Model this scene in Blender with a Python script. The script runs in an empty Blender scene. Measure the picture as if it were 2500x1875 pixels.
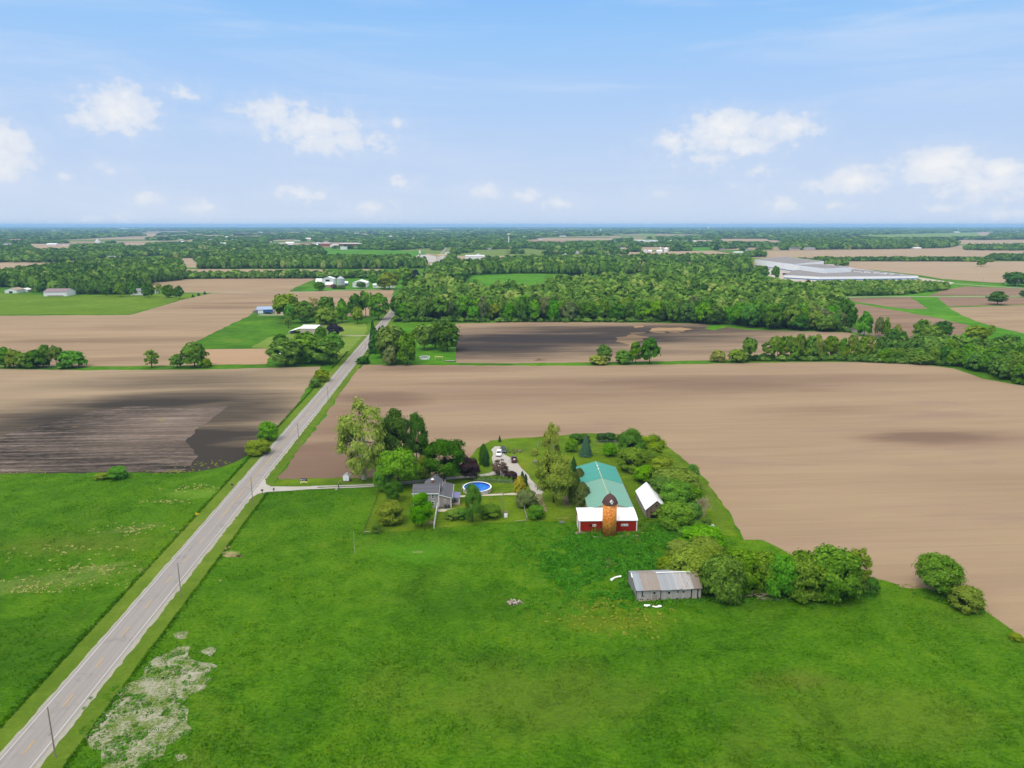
import bpy, math, random
import numpy as np
from mathutils import Vector

# ------------------------------------------------------------------ basics
scene = bpy.context.scene
COL = scene.collection
random.seed(7)
RNG = np.random.default_rng(7)

# the drone's viewpoint; G() turns a point of the survey picture (2500 x 1875) into ground metres
F, CX, CY, H, YH = 1740.0, 1250.0, 937.5, 80.0, 550.0
PITCH = math.atan((CY - YH) / F)
cP, sP = math.cos(PITCH), math.sin(PITCH)

def G(px, py, z=0.0):
    u, v = (px - CX) / F, (py - CY) / F
    t = (z - H) / (-sP - v * cP)
    return (u * t, (cP - v * sP) * t)

def PX(x, y, z=0.0):
    f = y * cP + (H - z) * sP
    up = y * sP - (H - z) * cP
    return (CX + F * x / f, CY - F * up / f)

def ZT(Y, ty):
    v = (ty - CY) / F
    return H - Y * (v * cP + sP) / (cP - v * sP)

def MPP(py):
    return H / cP / (py - YH)

def Q(crop, pts):
    ox, oy, k = crop
    return [(ox + x * k, oy + y * k) for x, y in pts]
K1 = 625 / 2212
c1, c2, c3, c4 = (0, 520, K1), (625, 520, K1), (1250, 520, K1), (1875, 520, K1)
c5, c6, c7, c8 = (0, 780, K1), (625, 720, K1), (1250, 760, K1), (1875, 680, K1)

def vprot(vp):
    """heading (z rotation) of something whose long side runs away to the vanishing point vp"""
    return -math.atan((vp - CX) / F * cP)
ROADROT = vprot(1135)
EX = (math.cos(ROADROT), math.sin(ROADROT))
NX = (-math.sin(ROADROT), math.cos(ROADROT))

# ------------------------------------------------------------------ naming
def tag(o, label=None, cat=None, group=None, kind=None):
    if label: o['label'] = label
    if cat: o['category'] = cat
    if group: o['group'] = group
    if kind: o['kind'] = kind
    return o

def thing(name, label, cat, loc=(0, 0, 0), rz=0.0, group=None):
    o = bpy.data.objects.new(name, None)
    COL.objects.link(o)
    o.empty_display_size = 0.5
    o.location = loc if len(loc) == 3 else (loc[0], loc[1], 0)
    o.rotation_euler = (0, 0, rz)
    return tag(o, label, cat, group)

def copy_tree(o, parent=None):
    c = o.copy(); COL.objects.link(c)
    if parent is not None: c.parent = parent
    for ch in o.children: copy_tree(ch, c)
    return c

# ------------------------------------------------------------------ mesh builder
class MB:
    def __init__(s): s.v, s.f, s.m = [], [], []
    def poly(s, pts, mi=0):
        b = len(s.v); s.v += [tuple(p) for p in pts]
        s.f.append(tuple(range(b, b + len(pts)))); s.m.append(mi)
        return s
    def box(s, x0, y0, z0, x1, y1, z1, mi=0):
        b = len(s.v)
        s.v += [(x0,y0,z0),(x1,y0,z0),(x1,y1,z0),(x0,y1,z0),(x0,y0,z1),(x1,y0,z1),(x1,y1,z1),(x0,y1,z1)]
        for q in ((3,2,1,0),(4,5,6,7),(0,1,5,4),(1,2,6,5),(2,3,7,6),(3,0,4,7)):
            s.f.append(tuple(b + i for i in q)); s.m.append(mi)
        return s
    def prism(s, prof, axis, a, b, mi=0):
        """extrude a 2-D profile (u, z) along x or y from a to b"""
        n = len(prof); k = len(s.v)
        for t in (a, b):
            for u, z in prof: s.v.append((t, u, z) if axis == 'x' else (u, t, z))
        for i in range(n):
            j = (i + 1) % n
            s.f.append((k + i, k + j, k + n + j, k + n + i)); s.m.append(mi)
        s.f.append(tuple(k + i for i in reversed(range(n)))); s.m.append(mi)
        s.f.append(tuple(k + n + i for i in range(n))); s.m.append(mi)
        return s
    def slab(s, p0, p1, p2, p3, t, mi=0):
        """a thin plate: quad p0..p3 with thickness t below it"""
        a = [Vector(p) for p in (p0, p1, p2, p3)]
        n = (a[1] - a[0]).cross(a[2] - a[0]).normalized()
        if n.z < 0: n = -n
        b = [p - n * t for p in a]
        k = len(s.v); s.v += [tuple(p) for p in a + b]
        for q in ((0,1,2,3),(7,6,5,4),(0,4,5,1),(1,5,6,2),(2,6,7,3),(3,7,4,0)):
            s.f.append(tuple(k + i for i in q)); s.m.append(mi)
        return s
    def tube(s, p, q, r0, r1=None, n=8, mi=0):
        r1 = r0 if r1 is None else r1
        p, q = Vector(p), Vector(q); d = (q - p).normalized()
        a = d.cross(Vector((0, 0, 1)) if abs(d.z) < .9 else Vector((1, 0, 0))).normalized(); b = d.cross(a)
        k = len(s.v)
        for c, r in ((p, r0), (q, r1)):
            for i in range(n):
                t = 2 * math.pi * i / n
                s.v.append(tuple(c + (a * math.cos(t) + b * math.sin(t)) * r))
        for i in range(n):
            j = (i + 1) % n
            s.f.append((k + i, k + j, k + n + j, k + n + i)); s.m.append(mi)
        s.f.append(tuple(k + i for i in reversed(range(n)))); s.m.append(mi)
        s.f.append(tuple(k + n + i for i in range(n))); s.m.append(mi)
        return s
    def lathe(s, prof, n=24, c=(0, 0), mi=0, cap=True):
        k = len(s.v)
        for r, z in prof:
            for i in range(n):
                t = 2 * math.pi * i / n
                s.v.append((c[0] + r * math.cos(t), c[1] + r * math.sin(t), z))
        for a in range(len(prof) - 1):
            for i in range(n):
                j = (i + 1) % n
                s.f.append((k + a*n + i, k + a*n + j, k + (a+1)*n + j, k + (a+1)*n + i)); s.m.append(mi)
        if cap:
            s.f.append(tuple(k + i for i in reversed(range(n)))); s.m.append(mi)
            e = k + (len(prof) - 1) * n
            s.f.append(tuple(e + i for i in range(n))); s.m.append(mi)
        return s
    def build(s, name, mats, parent=None, loc=None, rz=0.0, smooth=False):
        me = bpy.data.meshes.new(name); me.from_pydata(s.v, [], s.f)
        for m in (mats if isinstance(mats, (list, tuple)) else [mats]): me.materials.append(m)
        if any(s.m): me.polygons.foreach_set('material_index', s.m)
        if smooth: me.polygons.foreach_set('use_smooth', [True] * len(s.f))
        me.update()
        o = bpy.data.objects.new(name, me); COL.objects.link(o)
        if parent is not None: o.parent = parent
        if loc is not None: o.location = loc if len(loc) == 3 else (loc[0], loc[1], 0)
        if rz: o.rotation_euler = (0, 0, rz)
        return o

def quads_mesh(name, V, mats, tint=None, mi=None, tri=False):
    """fast mesh of separate quads; V is (n, 4, 3); tint is one value per quad"""
    n, k = V.shape[0], V.shape[1]
    me = bpy.data.meshes.new(name)
    me.vertices.add(n * k); me.vertices.foreach_set('co', V.astype(np.float32).ravel())
    me.loops.add(n * k); me.loops.foreach_set('vertex_index', np.arange(n * k, dtype=np.int32))
    me.polygons.add(n)
    me.polygons.foreach_set('loop_start', np.arange(n, dtype=np.int32) * k)
    if tint is not None:
        a = me.attributes.new('tint', 'FLOAT', 'FACE'); a.data.foreach_set('value', tint.astype(np.float32))
    for m in (mats if isinstance(mats, (list, tuple)) else [mats]): me.materials.append(m)
    if mi is not None: me.polygons.foreach_set('material_index', mi.astype(np.int32))
    me.update(calc_edges=True)
    return me

def mesh_obj(name, me, parent=None):
    o = bpy.data.objects.new(name, me); COL.objects.link(o)
    if parent is not None: o.parent = parent
    return o

# ------------------------------------------------------------------ material helpers
def lin(c):
    c = c / 255.0
    return c / 12.92 if c <= 0.04045 else ((c + 0.055) / 1.055) ** 2.4
def RGB(r, g, b, k=1.0):
    return (lin(r) * k, lin(g) * k, lin(b) * k, 1.0)

class NT:
    def __init__(s, m):
        s.t = m.node_tree; s.t.nodes.clear()
    def n(s, typ, **kw):
        nd = s.t.nodes.new(typ)
        for k, v in kw.items(): setattr(nd, k, v)
        return nd
    def set(s, sock, v):
        if isinstance(v, bpy.types.NodeSocket): s.t.links.new(v, sock)
        else: sock.default_value = v
    def math(s, op, a, b=0.0, c=0.0, clamp=False):
        nd = s.n('ShaderNodeMath', operation=op, use_clamp=clamp)
        s.set(nd.inputs[0], a); s.set(nd.inputs[1], b)
        if op in ('MULTIPLY_ADD', 'SMOOTH_MIN', 'SMOOTH_MAX', 'WRAP', 'COMPARE'): s.set(nd.inputs[2], c)
        return nd.outputs[0]
    def vmath(s, op, a, b=(0, 0, 0)):
        nd = s.n('ShaderNodeVectorMath', operation=op)
        s.set(nd.inputs[0], a); s.set(nd.inputs[1], b)
        return nd.outputs[1] if op in ('LENGTH', 'DISTANCE', 'DOT_PRODUCT') else nd.outputs[0]
    def mix(s, f, a, b, blend='MIX'):
        nd = s.n('ShaderNodeMix', data_type='RGBA', blend_type=blend)
        nd.clamp_factor = True
        s.set(nd.inputs[0], f); s.set(nd.inputs[6], a); s.set(nd.inputs[7], b)
        return nd.outputs[2]
    def ramp(s, f, stops, interp='LINEAR'):
        nd = s.n('ShaderNodeValToRGB'); cr = nd.color_ramp; cr.interpolation = interp
        while len(cr.elements) < len(stops): cr.elements.new(0.5)
        for e, (p, c) in zip(cr.elements, stops):
            e.position = p; e.color = c if not isinstance(c, (int, float)) else (c, c, c, 1)
        s.set(nd.inputs[0], f)
        return nd.outputs[0]
    def sstep(s, x, a, b):
        nd = s.n('ShaderNodeMapRange', interpolation_type='SMOOTHSTEP')
        s.set(nd.inputs[0], x); nd.inputs[1].default_value = a; nd.inputs[2].default_value = b
        return nd.outputs[0]
    def noise(s, vec, scale, detail=3.0, rough=0.55, dist=0.0, col=False):
        nd = s.n('ShaderNodeTexNoise'); nd.inputs['Scale'].default_value = scale
        nd.inputs['Detail'].default_value = detail; nd.inputs['Roughness'].default_value = rough
        nd.inputs['Distortion'].default_value = dist
        s.set(nd.inputs['Vector'], vec)
        return nd.outputs[1] if col else nd.outputs[0]
    def mapping(s, vec, rot=0.0, scale=(1, 1, 1), loc=(0, 0, 0)):
        nd = s.n('ShaderNodeMapping'); s.set(nd.inputs[0], vec)
        nd.inputs[1].default_value = loc; nd.inputs[2].default_value = (0, 0, rot); nd.inputs[3].default_value = scale
        return nd.outputs[0]
    def pos(s): return s.n('ShaderNodeNewGeometry').outputs['Position']
    def obj(s): return s.n('ShaderNodeTexCoord').outputs['Object']
    def bsdf(s, col, rough=0.9, spec=0.2, metal=0.0, normal=None):
        b = s.n('ShaderNodeBsdfPrincipled'); s.set(b.inputs['Base Color'], col)
        s.set(b.inputs['Roughness'], rough); b.inputs['Specular IOR Level'].default_value = spec
        b.inputs['Metallic'].default_value = metal
        if normal is not None: s.t.links.new(normal, b.inputs['Normal'])
        return b.outputs[0]
    def bump(s, h, strength=0.5, dist=0.2):
        nd = s.n('ShaderNodeBump'); nd.inputs['Strength'].default_value = strength
        nd.inputs['Distance'].default_value = dist; s.t.links.new(h, nd.inputs['Height'])
        return nd.outputs[0]
    def out(s, sh): 
        o = s.n('ShaderNodeOutputMaterial'); s.t.links.new(sh, o.inputs[0])

def newmat(name):
    m = bpy.data.materials.new(name); m.use_nodes = True
    return m, NT(m)

def plain(name, col, rough=0.7, spec=0.3, metal=0.0, var=0.12, scale=1.5, streak=None):
    """painted or raw surface with slight weathering"""
    m, t = newmat(name); v = t.obj()
    if streak: v = t.mapping(v, scale=streak)
    n = t.noise(v, scale, 4, .6)
    f = t.math('MULTIPLY_ADD', n, 2 * var, 1 - var)
    nd = t.n('ShaderNodeVectorMath', operation='SCALE'); nd.inputs[0].default_value = col[:3]; t.set(nd.inputs['Scale'], f)
    t.out(t.bsdf(nd.outputs[0], rough, spec, metal))
    return m
# ------------------------------------------------------------------ ground materials
KA = 0.60      # photo brightness -> albedo

def grass_mat(name, dark, mid, light, dry, dry_amt=0.25, tuft=0.35, stripes=None, big=0.02, blobs=(), tintk=None):
    m, t = newmat(name); p = t.pos()
    warp = t.noise(p, 0.05, 2, .5, col=True)
    pw = t.vmath('ADD', p, t.vmath('SCALE', warp)) if False else p
    n1 = t.noise(pw, big, 4, .6, .6)
    n2 = t.noise(pw, 0.16, 5, .62, .4)
    n3 = t.noise(t.mapping(pw, ROADROT, (.8, 1.3, 1)), 1.3, 4, .7, .5)
    nsum = t.math('ADD', t.math('MULTIPLY', n1, .44), t.math('ADD', t.math('MULTIPLY', n2, .34), t.math('MULTIPLY', n3, tuft)))
    f = t.sstep(nsum, .36 + tuft * .12, .70 + tuft * .35)
    col = t.ramp(f, [(0.0, dark), (0.5, mid), (1.0, light)])
    d = t.sstep(t.math('ADD', t.math('MULTIPLY', t.noise(p, 0.035, 5, .62, .8), .8), t.math('MULTIPLY', n3, .2)), .52, .72)
    col = t.mix(t.math('MULTIPLY', d, dry_amt), col, dry)
    for (cx, cy, rx, ry, rot, c, amt) in blobs:
        v = t.mapping(t.vmath('SUBTRACT', p, (cx, cy, 0)), -rot)
        v = t.vmath('DIVIDE', v, (rx, ry, 1e6))
        L = t.math('ADD', t.vmath('LENGTH', v), t.math('MULTIPLY_ADD', t.noise(p, .12, 5, .7), 1.6, -.8))
        col = t.mix(t.math('MULTIPLY', t.sstep(L, 1.1, .2), amt), col, c)
    if stripes:
        w = t.n('ShaderNodeTexWave'); w.wave_type = 'BANDS'; w.bands_direction = 'Y'
        w.inputs['Scale'].default_value = stripes[0]; w.inputs['Distortion'].default_value = 1.2; w.inputs['Detail'].default_value = 2
        w.inputs['Detail Scale'].default_value = .3
        t.set(w.inputs[0], t.mapping(p, -ROADROT))
        col = t.mix(t.math('MULTIPLY', w.outputs['Fac'], stripes[1]), col, dry)
    if tintk:
        at = t.n('ShaderNodeAttribute'); at.attribute_name = 'tint'
        nd = t.n('ShaderNodeVectorMath', operation='SCALE'); t.set(nd.inputs[0], col)
        t.set(nd.inputs['Scale'], t.math('MULTIPLY_ADD', at.outputs['Fac'], tintk[1], tintk[0]))
        d = t.n('ShaderNodeBsdfDiffuse'); t.set(d.inputs[0], nd.outputs[0])
        tr = t.n('ShaderNodeBsdfTranslucent'); t.set(tr.inputs[0], nd.outputs[0])
        mx = t.n('ShaderNodeMixShader'); mx.inputs[0].default_value = .3
        t.t.links.new(d.outputs[0], mx.inputs[1]); t.t.links.new(tr.outputs[0], mx.inputs[2]); t.out(mx.outputs[0])
        return m
    b = t.bump(t.math('ADD', t.math('MULTIPLY', n3, .7), t.math('MULTIPLY', n2, 2.0)), .8, .5)
    t.out(t.bsdf(col, .95, .05, 0, b))
    return m

def soil_mat(name, light, dark, blobs=(), rot=ROADROT, base=0.0, contrast=.5, yk=.16, furrow=.1, second=None):
    """ploughed earth: drawn out along the working direction, with moist patches"""
    m, t = newmat(name); p = t.pos()
    a = t.mapping(p, -rot)
    s1 = t.noise(t.mapping(a, 0, (.006, yk * .35, 1)), 1, 4, .6, .3)
    s2 = t.noise(t.mapping(a, 0, (.02, yk * 1.9, 1)), 1, 4, .65)
    s3 = t.noise(t.mapping(a, 0, (.05, 1.6, 1)), 1, 2, .6)
    big = t.noise(t.mapping(a, 0, (.006, .016, 1)), 1, 3, .55, .5)
    fine = t.noise(p, .9, 4, .7)
    mask = None
    for (cx, cy, rx, ry, r2, amt) in blobs:
        v = t.mapping(t.vmath('SUBTRACT', p, (cx, cy, 0)), -r2)
        v = t.vmath('DIVIDE', v, (rx, ry, 1e6))
        L = t.math('ADD', t.vmath('LENGTH', v), t.math('MULTIPLY_ADD', s1, .9, -.45))
        L = t.math('ADD', L, t.math('MULTIPLY_ADD', t.noise(t.mapping(a, 0, (.012, .07, 1)), 1, 5, .65), 1.3, -.65))
        e = t.math('MULTIPLY', t.sstep(L, 1.35, .2), amt)
        mask = e if mask is None else t.math('MAXIMUM', mask, e)
    if mask is None: mask = 0.0
    f = t.math('ADD', t.math('MULTIPLY_ADD', t.math('SUBTRACT', t.math('ADD', t.math('MULTIPLY', big, .3), t.math('ADD', t.math('MULTIPLY', s1, .38), t.math('MULTIPLY', s2, .32))), .5), contrast * 5, base), mask, clamp=True)
    col = t.mix(f, light, dark)
    if second is not None:
        g = t.sstep(t.noise(t.mapping(a, 0, (.012, .05, 1)), 1, 4, .6, .6), .52, .68)
        col = t.mix(t.math('MULTIPLY', g, second[1]), col, second[0])
    k = t.math('ADD', t.math('MULTIPLY_ADD', s3, furrow, 1 - furrow * .5), t.math('MULTIPLY_ADD', fine, .10, -.05))
    # faint wheel tracks along the working direction, wandering slightly
    sy = t.n('ShaderNodeSeparateXYZ'); t.set(sy.inputs[0], a)
    wv = t.math('MULTIPLY_ADD', t.noise(t.mapping(a, 0, (.004, .01, 1)), 1, 2), 10.0, sy.outputs[1])
    tr = t.sstep(t.math('ABSOLUTE', t.math('SUBTRACT', t.math('FRACT', t.math('DIVIDE', wv, 9.2)), .5)), .42, .5)
    k = t.math('SUBTRACT', k, t.math('MULTIPLY', tr, t.math('MULTIPLY', t.noise(t.mapping(a, 0, (.008, .05, 1)), 1, 3), .08)))
    nd = t.n('ShaderNodeVectorMath', operation='SCALE'); t.set(nd.inputs[0], col); t.set(nd.inputs['Scale'], k)
    t.out(t.bsdf(nd.outputs[0], .97, .03, 0, t.bump(fine, .35, .25)))
    return m

TAN = RGB(192, 166, 138, KA); TAN2 = RGB(152, 124, 100, KA); DARKSOIL = RGB(72, 66, 63, KA)

def sheet(name, pts, z, mat, rag=0.0, step=4.0, world=False, kind='structure', seed=1, thick=0):
    """a flat piece of ground from picture points, its outline broken up by rag metres"""
    P = [p if world else G(*p) for p in pts]
    r = random.Random(seed); out = []
    for i in range(len(P)):
        a, b = P[i], P[(i + 1) % len(P)]
        L = math.hypot(b[0]-a[0], b[1]-a[1])
        st = max(step, .012 * min(math.hypot(*a), math.hypot(*b)))
        n = max(1, int(L / st)) if rag else 1
        nx, ny = -(b[1]-a[1]) / (L + 1e-9), (b[0]-a[0]) / (L + 1e-9)
        for k in range(n):
            s = k / n
            j = r.uniform(-rag, rag) if rag else 0
            out.append((a[0] + (b[0]-a[0]) * s + nx * j, a[1] + (b[1]-a[1]) * s + ny * j))
    cx = sum(p[0] for p in out) / len(out); cy = sum(p[1] for p in out) / len(out)
    mb = MB(); mb.poly([(x - cx, y - cy, 0) for x, y in out])
    from mathutils.geometry import tessellate_polygon
    tr = tessellate_polygon([[Vector(v) for v in mb.v]])
    fs = []
    for a, b, c in tr:
        A, B, C = mb.v[a], mb.v[b], mb.v[c]
        if (B[0]-A[0])*(C[1]-A[1]) - (B[1]-A[1])*(C[0]-A[0]) < 0: a, c = c, a
        fs.append((a, b, c))
    mb.f = fs; mb.m = [0] * len(fs)
    o = mb.build(name, mat, loc=(cx, cy, z))
    if kind: o['kind'] = kind
    return o

def ribbon(name, path, w, z, mat, kind='structure', parent=None, world=True):
    """a strip of constant width along a path"""
    P = [Vector(p if world else G(*p)) for p in path]
    mb = MB(); L, R = [], []
    for i, p in enumerate(P):
        d = (P[min(i + 1, len(P) - 1)] - P[max(i - 1, 0)]).normalized()
        n = Vector((-d.y, d.x)); L.append(p + n * w / 2); R.append(p - n * w / 2)
    for i in range(len(P) - 1):
        mb.poly([(R[i].x, R[i].y, z), (R[i+1].x, R[i+1].y, z), (L[i+1].x, L[i+1].y, z), (L[i].x, L[i].y, z)])
    o = mb.build(name, mat, parent)
    if kind: o['kind'] = kind
    return o
# ------------------------------------------------------------------ ground, fields, lawns
def country_mat():
    m, t = newmat('far country'); p = t.pos()
    a = t.mapping(p, -ROADROT, (1 / 620, 1 / 400, 1))
    v = t.n('ShaderNodeTexVoronoi'); v.inputs['Randomness'].default_value = .6; v.inputs['Scale'].default_value = 1
    t.set(v.inputs['Vector'], a)
    sep = t.n('ShaderNodeSeparateColor'); t.set(sep.inputs[0], v.outputs['Color'])
    col = t.ramp(sep.outputs[0], [(0, RGB(190, 168, 140, KA)), (.3, RGB(176, 152, 126, KA)), (.42, RGB(104, 138, 52, KA)), (.6, RGB(180, 160, 130, KA)), (.75, RGB(128, 150, 76, KA)), (.9, RGB(196, 176, 148, KA))], 'CONSTANT')
    s = t.noise(t.mapping(p, -ROADROT, (.004, .02, 1)), 1, 3)
    nd = t.n('ShaderNodeVectorMath', operation='SCALE'); t.set(nd.inputs[0], col); t.set(nd.inputs['Scale'], t.math('MULTIPLY_ADD', s, .5, .75))
    t.out(t.bsdf(nd.outputs[0], .97, .03)); return m

ax = [0, 120, 240, 420, 700, 1200, 2000, 3500, 6000, 10000, 18000, 36000]
xs = [-a for a in reversed(ax[1:])] + ax
mb = MB(); nX = len(xs)
for y in xs:
    for x in xs: mb.v.append((x, y, 0))
for j in range(nX - 1):
    for i in range(nX - 1):
        mb.f.append((j*nX+i, j*nX+i+1, (j+1)*nX+i+1, (j+1)*nX+i)); mb.m.append(0)
tag(mb.build('ground', country_mat()), kind='structure')

g_dark, g_mid, g_lite = RGB(52, 100, 12, KA), RGB(84, 135, 18, KA), RGB(118, 157, 31, KA)
bp = lambda px, py: G(px, py)
def blob(px, py, rx, ry, c, amt, rot=0.0): 
    x, y = G(px, py); return (x, y, rx, ry, rot, c, amt)
YEL = RGB(150, 146, 44, KA); OLV = RGB(122, 132, 50, KA); DKG = RGB(38, 88, 14, KA); STRAW = RGB(196, 182, 130, KA)
MB_BLOBS = [
    blob(1500, 1520, 16, 5, YEL, .3), blob(1480, 1480, 9, 4, YEL, .22), blob(1950, 1660, 10, 4, OLV, .5), blob(1300, 1700, 30, 14, OLV, .35), blob(2150, 1750, 30, 12, OLV, .3),
    blob(1150, 1480, 26, 10, DKG, .3), blob(1010, 1350, 16, 8, RGB(100, 165, 36, KA), .5), blob(1020, 1348, 2, .8, STRAW, .4),
    blob(180, 1330, 30, 9, OLV, .4), blob(120, 1420, 22, 5, STRAW, .16, .3), blob(250, 1385, 10, 2, STRAW, .2, .4), blob(330, 1290, 9, 3, STRAW, .16, .4), blob(560, 1350, 3, 1.2, STRAW, .7),
    blob(100, 1600, 24, 14, DKG, .35), blob(480, 1205, 16, 5, RGB(150, 190, 70, KA), .35)]
M_meadow = grass_mat('meadow grass', g_dark, g_mid, g_lite, RGB(140, 150, 58, KA), .30, .55, blobs=MB_BLOBS)
M_tuft = grass_mat('meadow tufts', g_dark, g_mid, g_lite, RGB(150, 158, 62, KA), .30, .40, blobs=MB_BLOBS, tintk=(.98, .75))
M_grass2 = grass_mat('field margin grass', RGB(66, 118, 20, KA), RGB(100, 152, 30, KA), RGB(130, 172, 48, KA), RGB(160, 160, 76, KA), .3, .3)
M_lawn = grass_mat('mown lawn', RGB(82, 120, 20, KA), RGB(116, 152, 28, KA), RGB(148, 170, 42, KA), RGB(184, 172, 64, KA), .4, .28, stripes=(.16, .10), big=.04)
M_lawn2 = grass_mat('pale mown lawn', RGB(120, 152, 54, KA), RGB(146, 174, 72, KA), RGB(160, 184, 84, KA), RGB(176, 180, 100, KA), .25, .2, stripes=(.09, .15))
M_verge = grass_mat('mown verge', RGB(96, 128, 32, KA), RGB(120, 148, 46, KA), RGB(140, 162, 58, KA), RGB(166, 158, 88, KA), .4, .3)
M_bright = grass_mat('bright ditch grass', RGB(72, 136, 22, KA), RGB(104, 164, 36, KA), RGB(130, 186, 52, KA), RGB(150, 170, 70, KA), .2, .3)
M_yg = grass_mat('young crop', RGB(104, 140, 30, KA), RGB(128, 160, 44, KA), RGB(148, 172, 56, KA), RGB(140, 140, 60, KA), .3, .2)

# near meadow (left and right of the road), then everything out to the woods as margin grass
sheet('field_margin', [(-420, 50), (520, 50), (1500, 1400), (-1500, 1400)], .015, M_grass2, world=True)
sheet('meadow', [(-330, 55), (330, 55), (330, 245), (-330, 245)], .03, M_meadow, world=True)

# tilled fields
def sb(px, py, rx, ry, amt, r=ROADROT): 
    x, y = G(px, py); return (x, y, rx, ry, r, amt)
M_soilA = soil_mat('pale tilled soil', RGB(196, 170, 138, KA), RGB(146, 120, 102, KA), [
    sb(2290, 1068, 34, 12, .8), sb(1780, 945, 70, 18, .55), sb(1500, 930, 120, 10, .3), sb(930, 975, 34, 20, .8), sb(1060, 900, 60, 12, .5), sb(2010, 1000, 40, 10, .3),
    sb(760, 1140, 34, 34, 1.0), sb(860, 1010, 24, 70, .5), sb(1200, 960, 160, 26, .4), sb(1650, 930, 200, 14, .5), sb(2150, 925, 120, 12, .35), sb(1000, 1120, 40, 16, .35), sb(1150, 1060, 60, 10, .3)], base=.28, contrast=.3, second=(RGB(172, 144, 128, KA), .6))
sheet('tilled_field', [(876, 891), (1000, 891), (1250, 893), (1430, 893), (1700, 889), (1850, 886), (1960, 884), (2090, 884), (2250, 890), (2330, 900), (2400, 925), (2520, 945),
    (2800, 1010), (2800, 1700), (2500, 1555), (2440, 1518), (2390, 1470), (2330, 1448), (2220, 1435), (2160, 1420), (2060, 1395), (1960, 1365), (1900, 1335), (1860, 1318), (1815, 1318),
    (1790, 1270), (1760, 1225), (1720, 1170), (1690, 1142), (1650, 1105), (1620, 1085), (1580, 1068), (1500, 1060), (1420, 1058), (1340, 1066), (1250, 1070), (1200, 1076), (1165, 1098),
    (1140, 1125), (1130, 1150), (1050, 1165), (940, 1167), (800, 1168), (700, 1171), (678, 1171), (700, 1138), (735, 1090), (800, 1010), (806, 1000), (840, 945)], .05, M_soilA, .7, 3)

M_soilB = soil_mat('dark moist soil', RGB(192, 168, 138, KA), RGB(76, 70, 64, KA), [
    sb(400, 1080, 60, 46, 1.0), sb(540, 1010, 40, 44, .85), sb(560, 1120, 40, 26, 1.0), sb(300, 1000, 64, 22, .7), sb(470, 930, 70, 26, .5), sb(650, 985, 26, 24, .4), sb(150, 1090, 74, 22, 1.0), sb(60, 1120, 120, 20, 1.0), sb(420, 1140, 90, 16, 1.0), sb(40, 1050, 60, 20, .9), sb(200, 1022, 60, 20, .95), sb(350, 985, 70, 18, .9), sb(460, 970, 60, 18, .8)], base=.08, contrast=.3)
sheet('dark_field', [(-300, 905), (0, 901), (200, 904), (500, 902), (625, 899), (782, 895), (774, 915), (748, 950), (718, 1000), (675, 1046), (640, 1090), (600, 1113), (569, 1130), (535, 1143), (440, 1156), (330, 1153), (200, 1155), (0, 1157), (-300, 1165)], .05, M_soilB, .6, 3)

def stubble_mat():
    m, t = newmat('unworked stubble'); p = t.pos(); a = t.mapping(p, -ROADROT)
    s1 = t.noise(t.mapping(a, 0, (.02, .35, 1)), 1, 5, .7, .4)
    s2 = t.noise(t.mapping(a, 0, (.3, .9, 1)), 1, 5, .75, .5)
    b = t.noise(p, .03, 3, .6)
    f = t.math('ADD', t.math('MULTIPLY', s1, .55), t.math('ADD', t.math('MULTIPLY', s2, .3), t.math('MULTIPLY', b, .15)))
    col = t.ramp(f, [(.38, RGB(46, 44, 43, KA)), (.455, RGB(80, 73, 67, KA)), (.53, RGB(124, 110, 100, KA)), (.64, RGB(178, 160, 146, KA))])
    v = t.vmath('DIVIDE', t.mapping(t.vmath('SUBTRACT', p, G(430, 1040) + (0,)), -ROADROT), (34, 40, 1e6))
    col = t.mix(t.math('MULTIPLY', t.sstep(t.math('ADD', t.vmath('LENGTH', v), t.math('MULTIPLY_ADD', s1, 1.6, -.8)), 1.2, .3), .3), col, RGB(176, 154, 138, KA))
    y = t.sstep(t.noise(p, .07, 4, .6, .6), .66, .74)
    col = t.mix(t.math('MULTIPLY', y, .6), col, RGB(170, 150, 60, KA))
    t.out(t.bsdf(col, .97, .03, 0, t.bump(s2, .8, .4))); return m
M_stub = stubble_mat()
sheet('stubble_field', Q(c5, [(-900, 1010), (0, 1005), (180, 960), (450, 890), (600, 845), (860, 790), (1100, 752), (1500, 760), (1980, 750), (1850, 850), (1720, 930), (1640, 1010), (1610, 1060), (1640, 1110), (1700, 1180), (1650, 1260), (1560, 1318), (1100, 1318), (500, 1318), (0, 1322), (-900, 1340)]), .08, M_stub, .8, 2.5)

M_soilC = soil_mat('brown tilled soil', RGB(192, 166, 134, KA), RGB(146, 120, 98, KA), [sb(330, 830, 110, 14, .5), sb(560, 750, 80, 20, .5), sb(150, 880, 100, 14, .5), sb(640, 740, 60, 14, .4)], base=.2, contrast=.6)
M_soilC2 = soil_mat('pinkish tilled soil', RGB(206, 172, 138, KA), RGB(170, 138, 112, KA), base=.2, contrast=.3)
sheet('brown_field', [(-300, 775), (0, 771), (318, 769), (438, 734), (500, 716), (740, 712), (962, 708), (945, 762), (900, 772), (700, 772), (640, 760), (622, 757), (606, 772), (585, 782), (477, 835), (470, 852), (480, 892), (380, 893), (200, 895), (0, 893), (-300, 897)], .05, M_soilC, 1, 6)
sheet('small_tilled_field', [(499, 853), (655, 851), (658, 870), (650, 889), (490, 891)], .05, M_soilC2, .6, 5)
sheet('far_tilled_field', Q(c1, [(1180, 610), (1500, 575), (1900, 568), (2212, 566), (2740, 565), (2560, 640), (2490, 685), (2212, 690), (1800, 688), (1560, 686), (1330, 640)]), .05, M_soilC, 1.5, 12)
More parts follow.
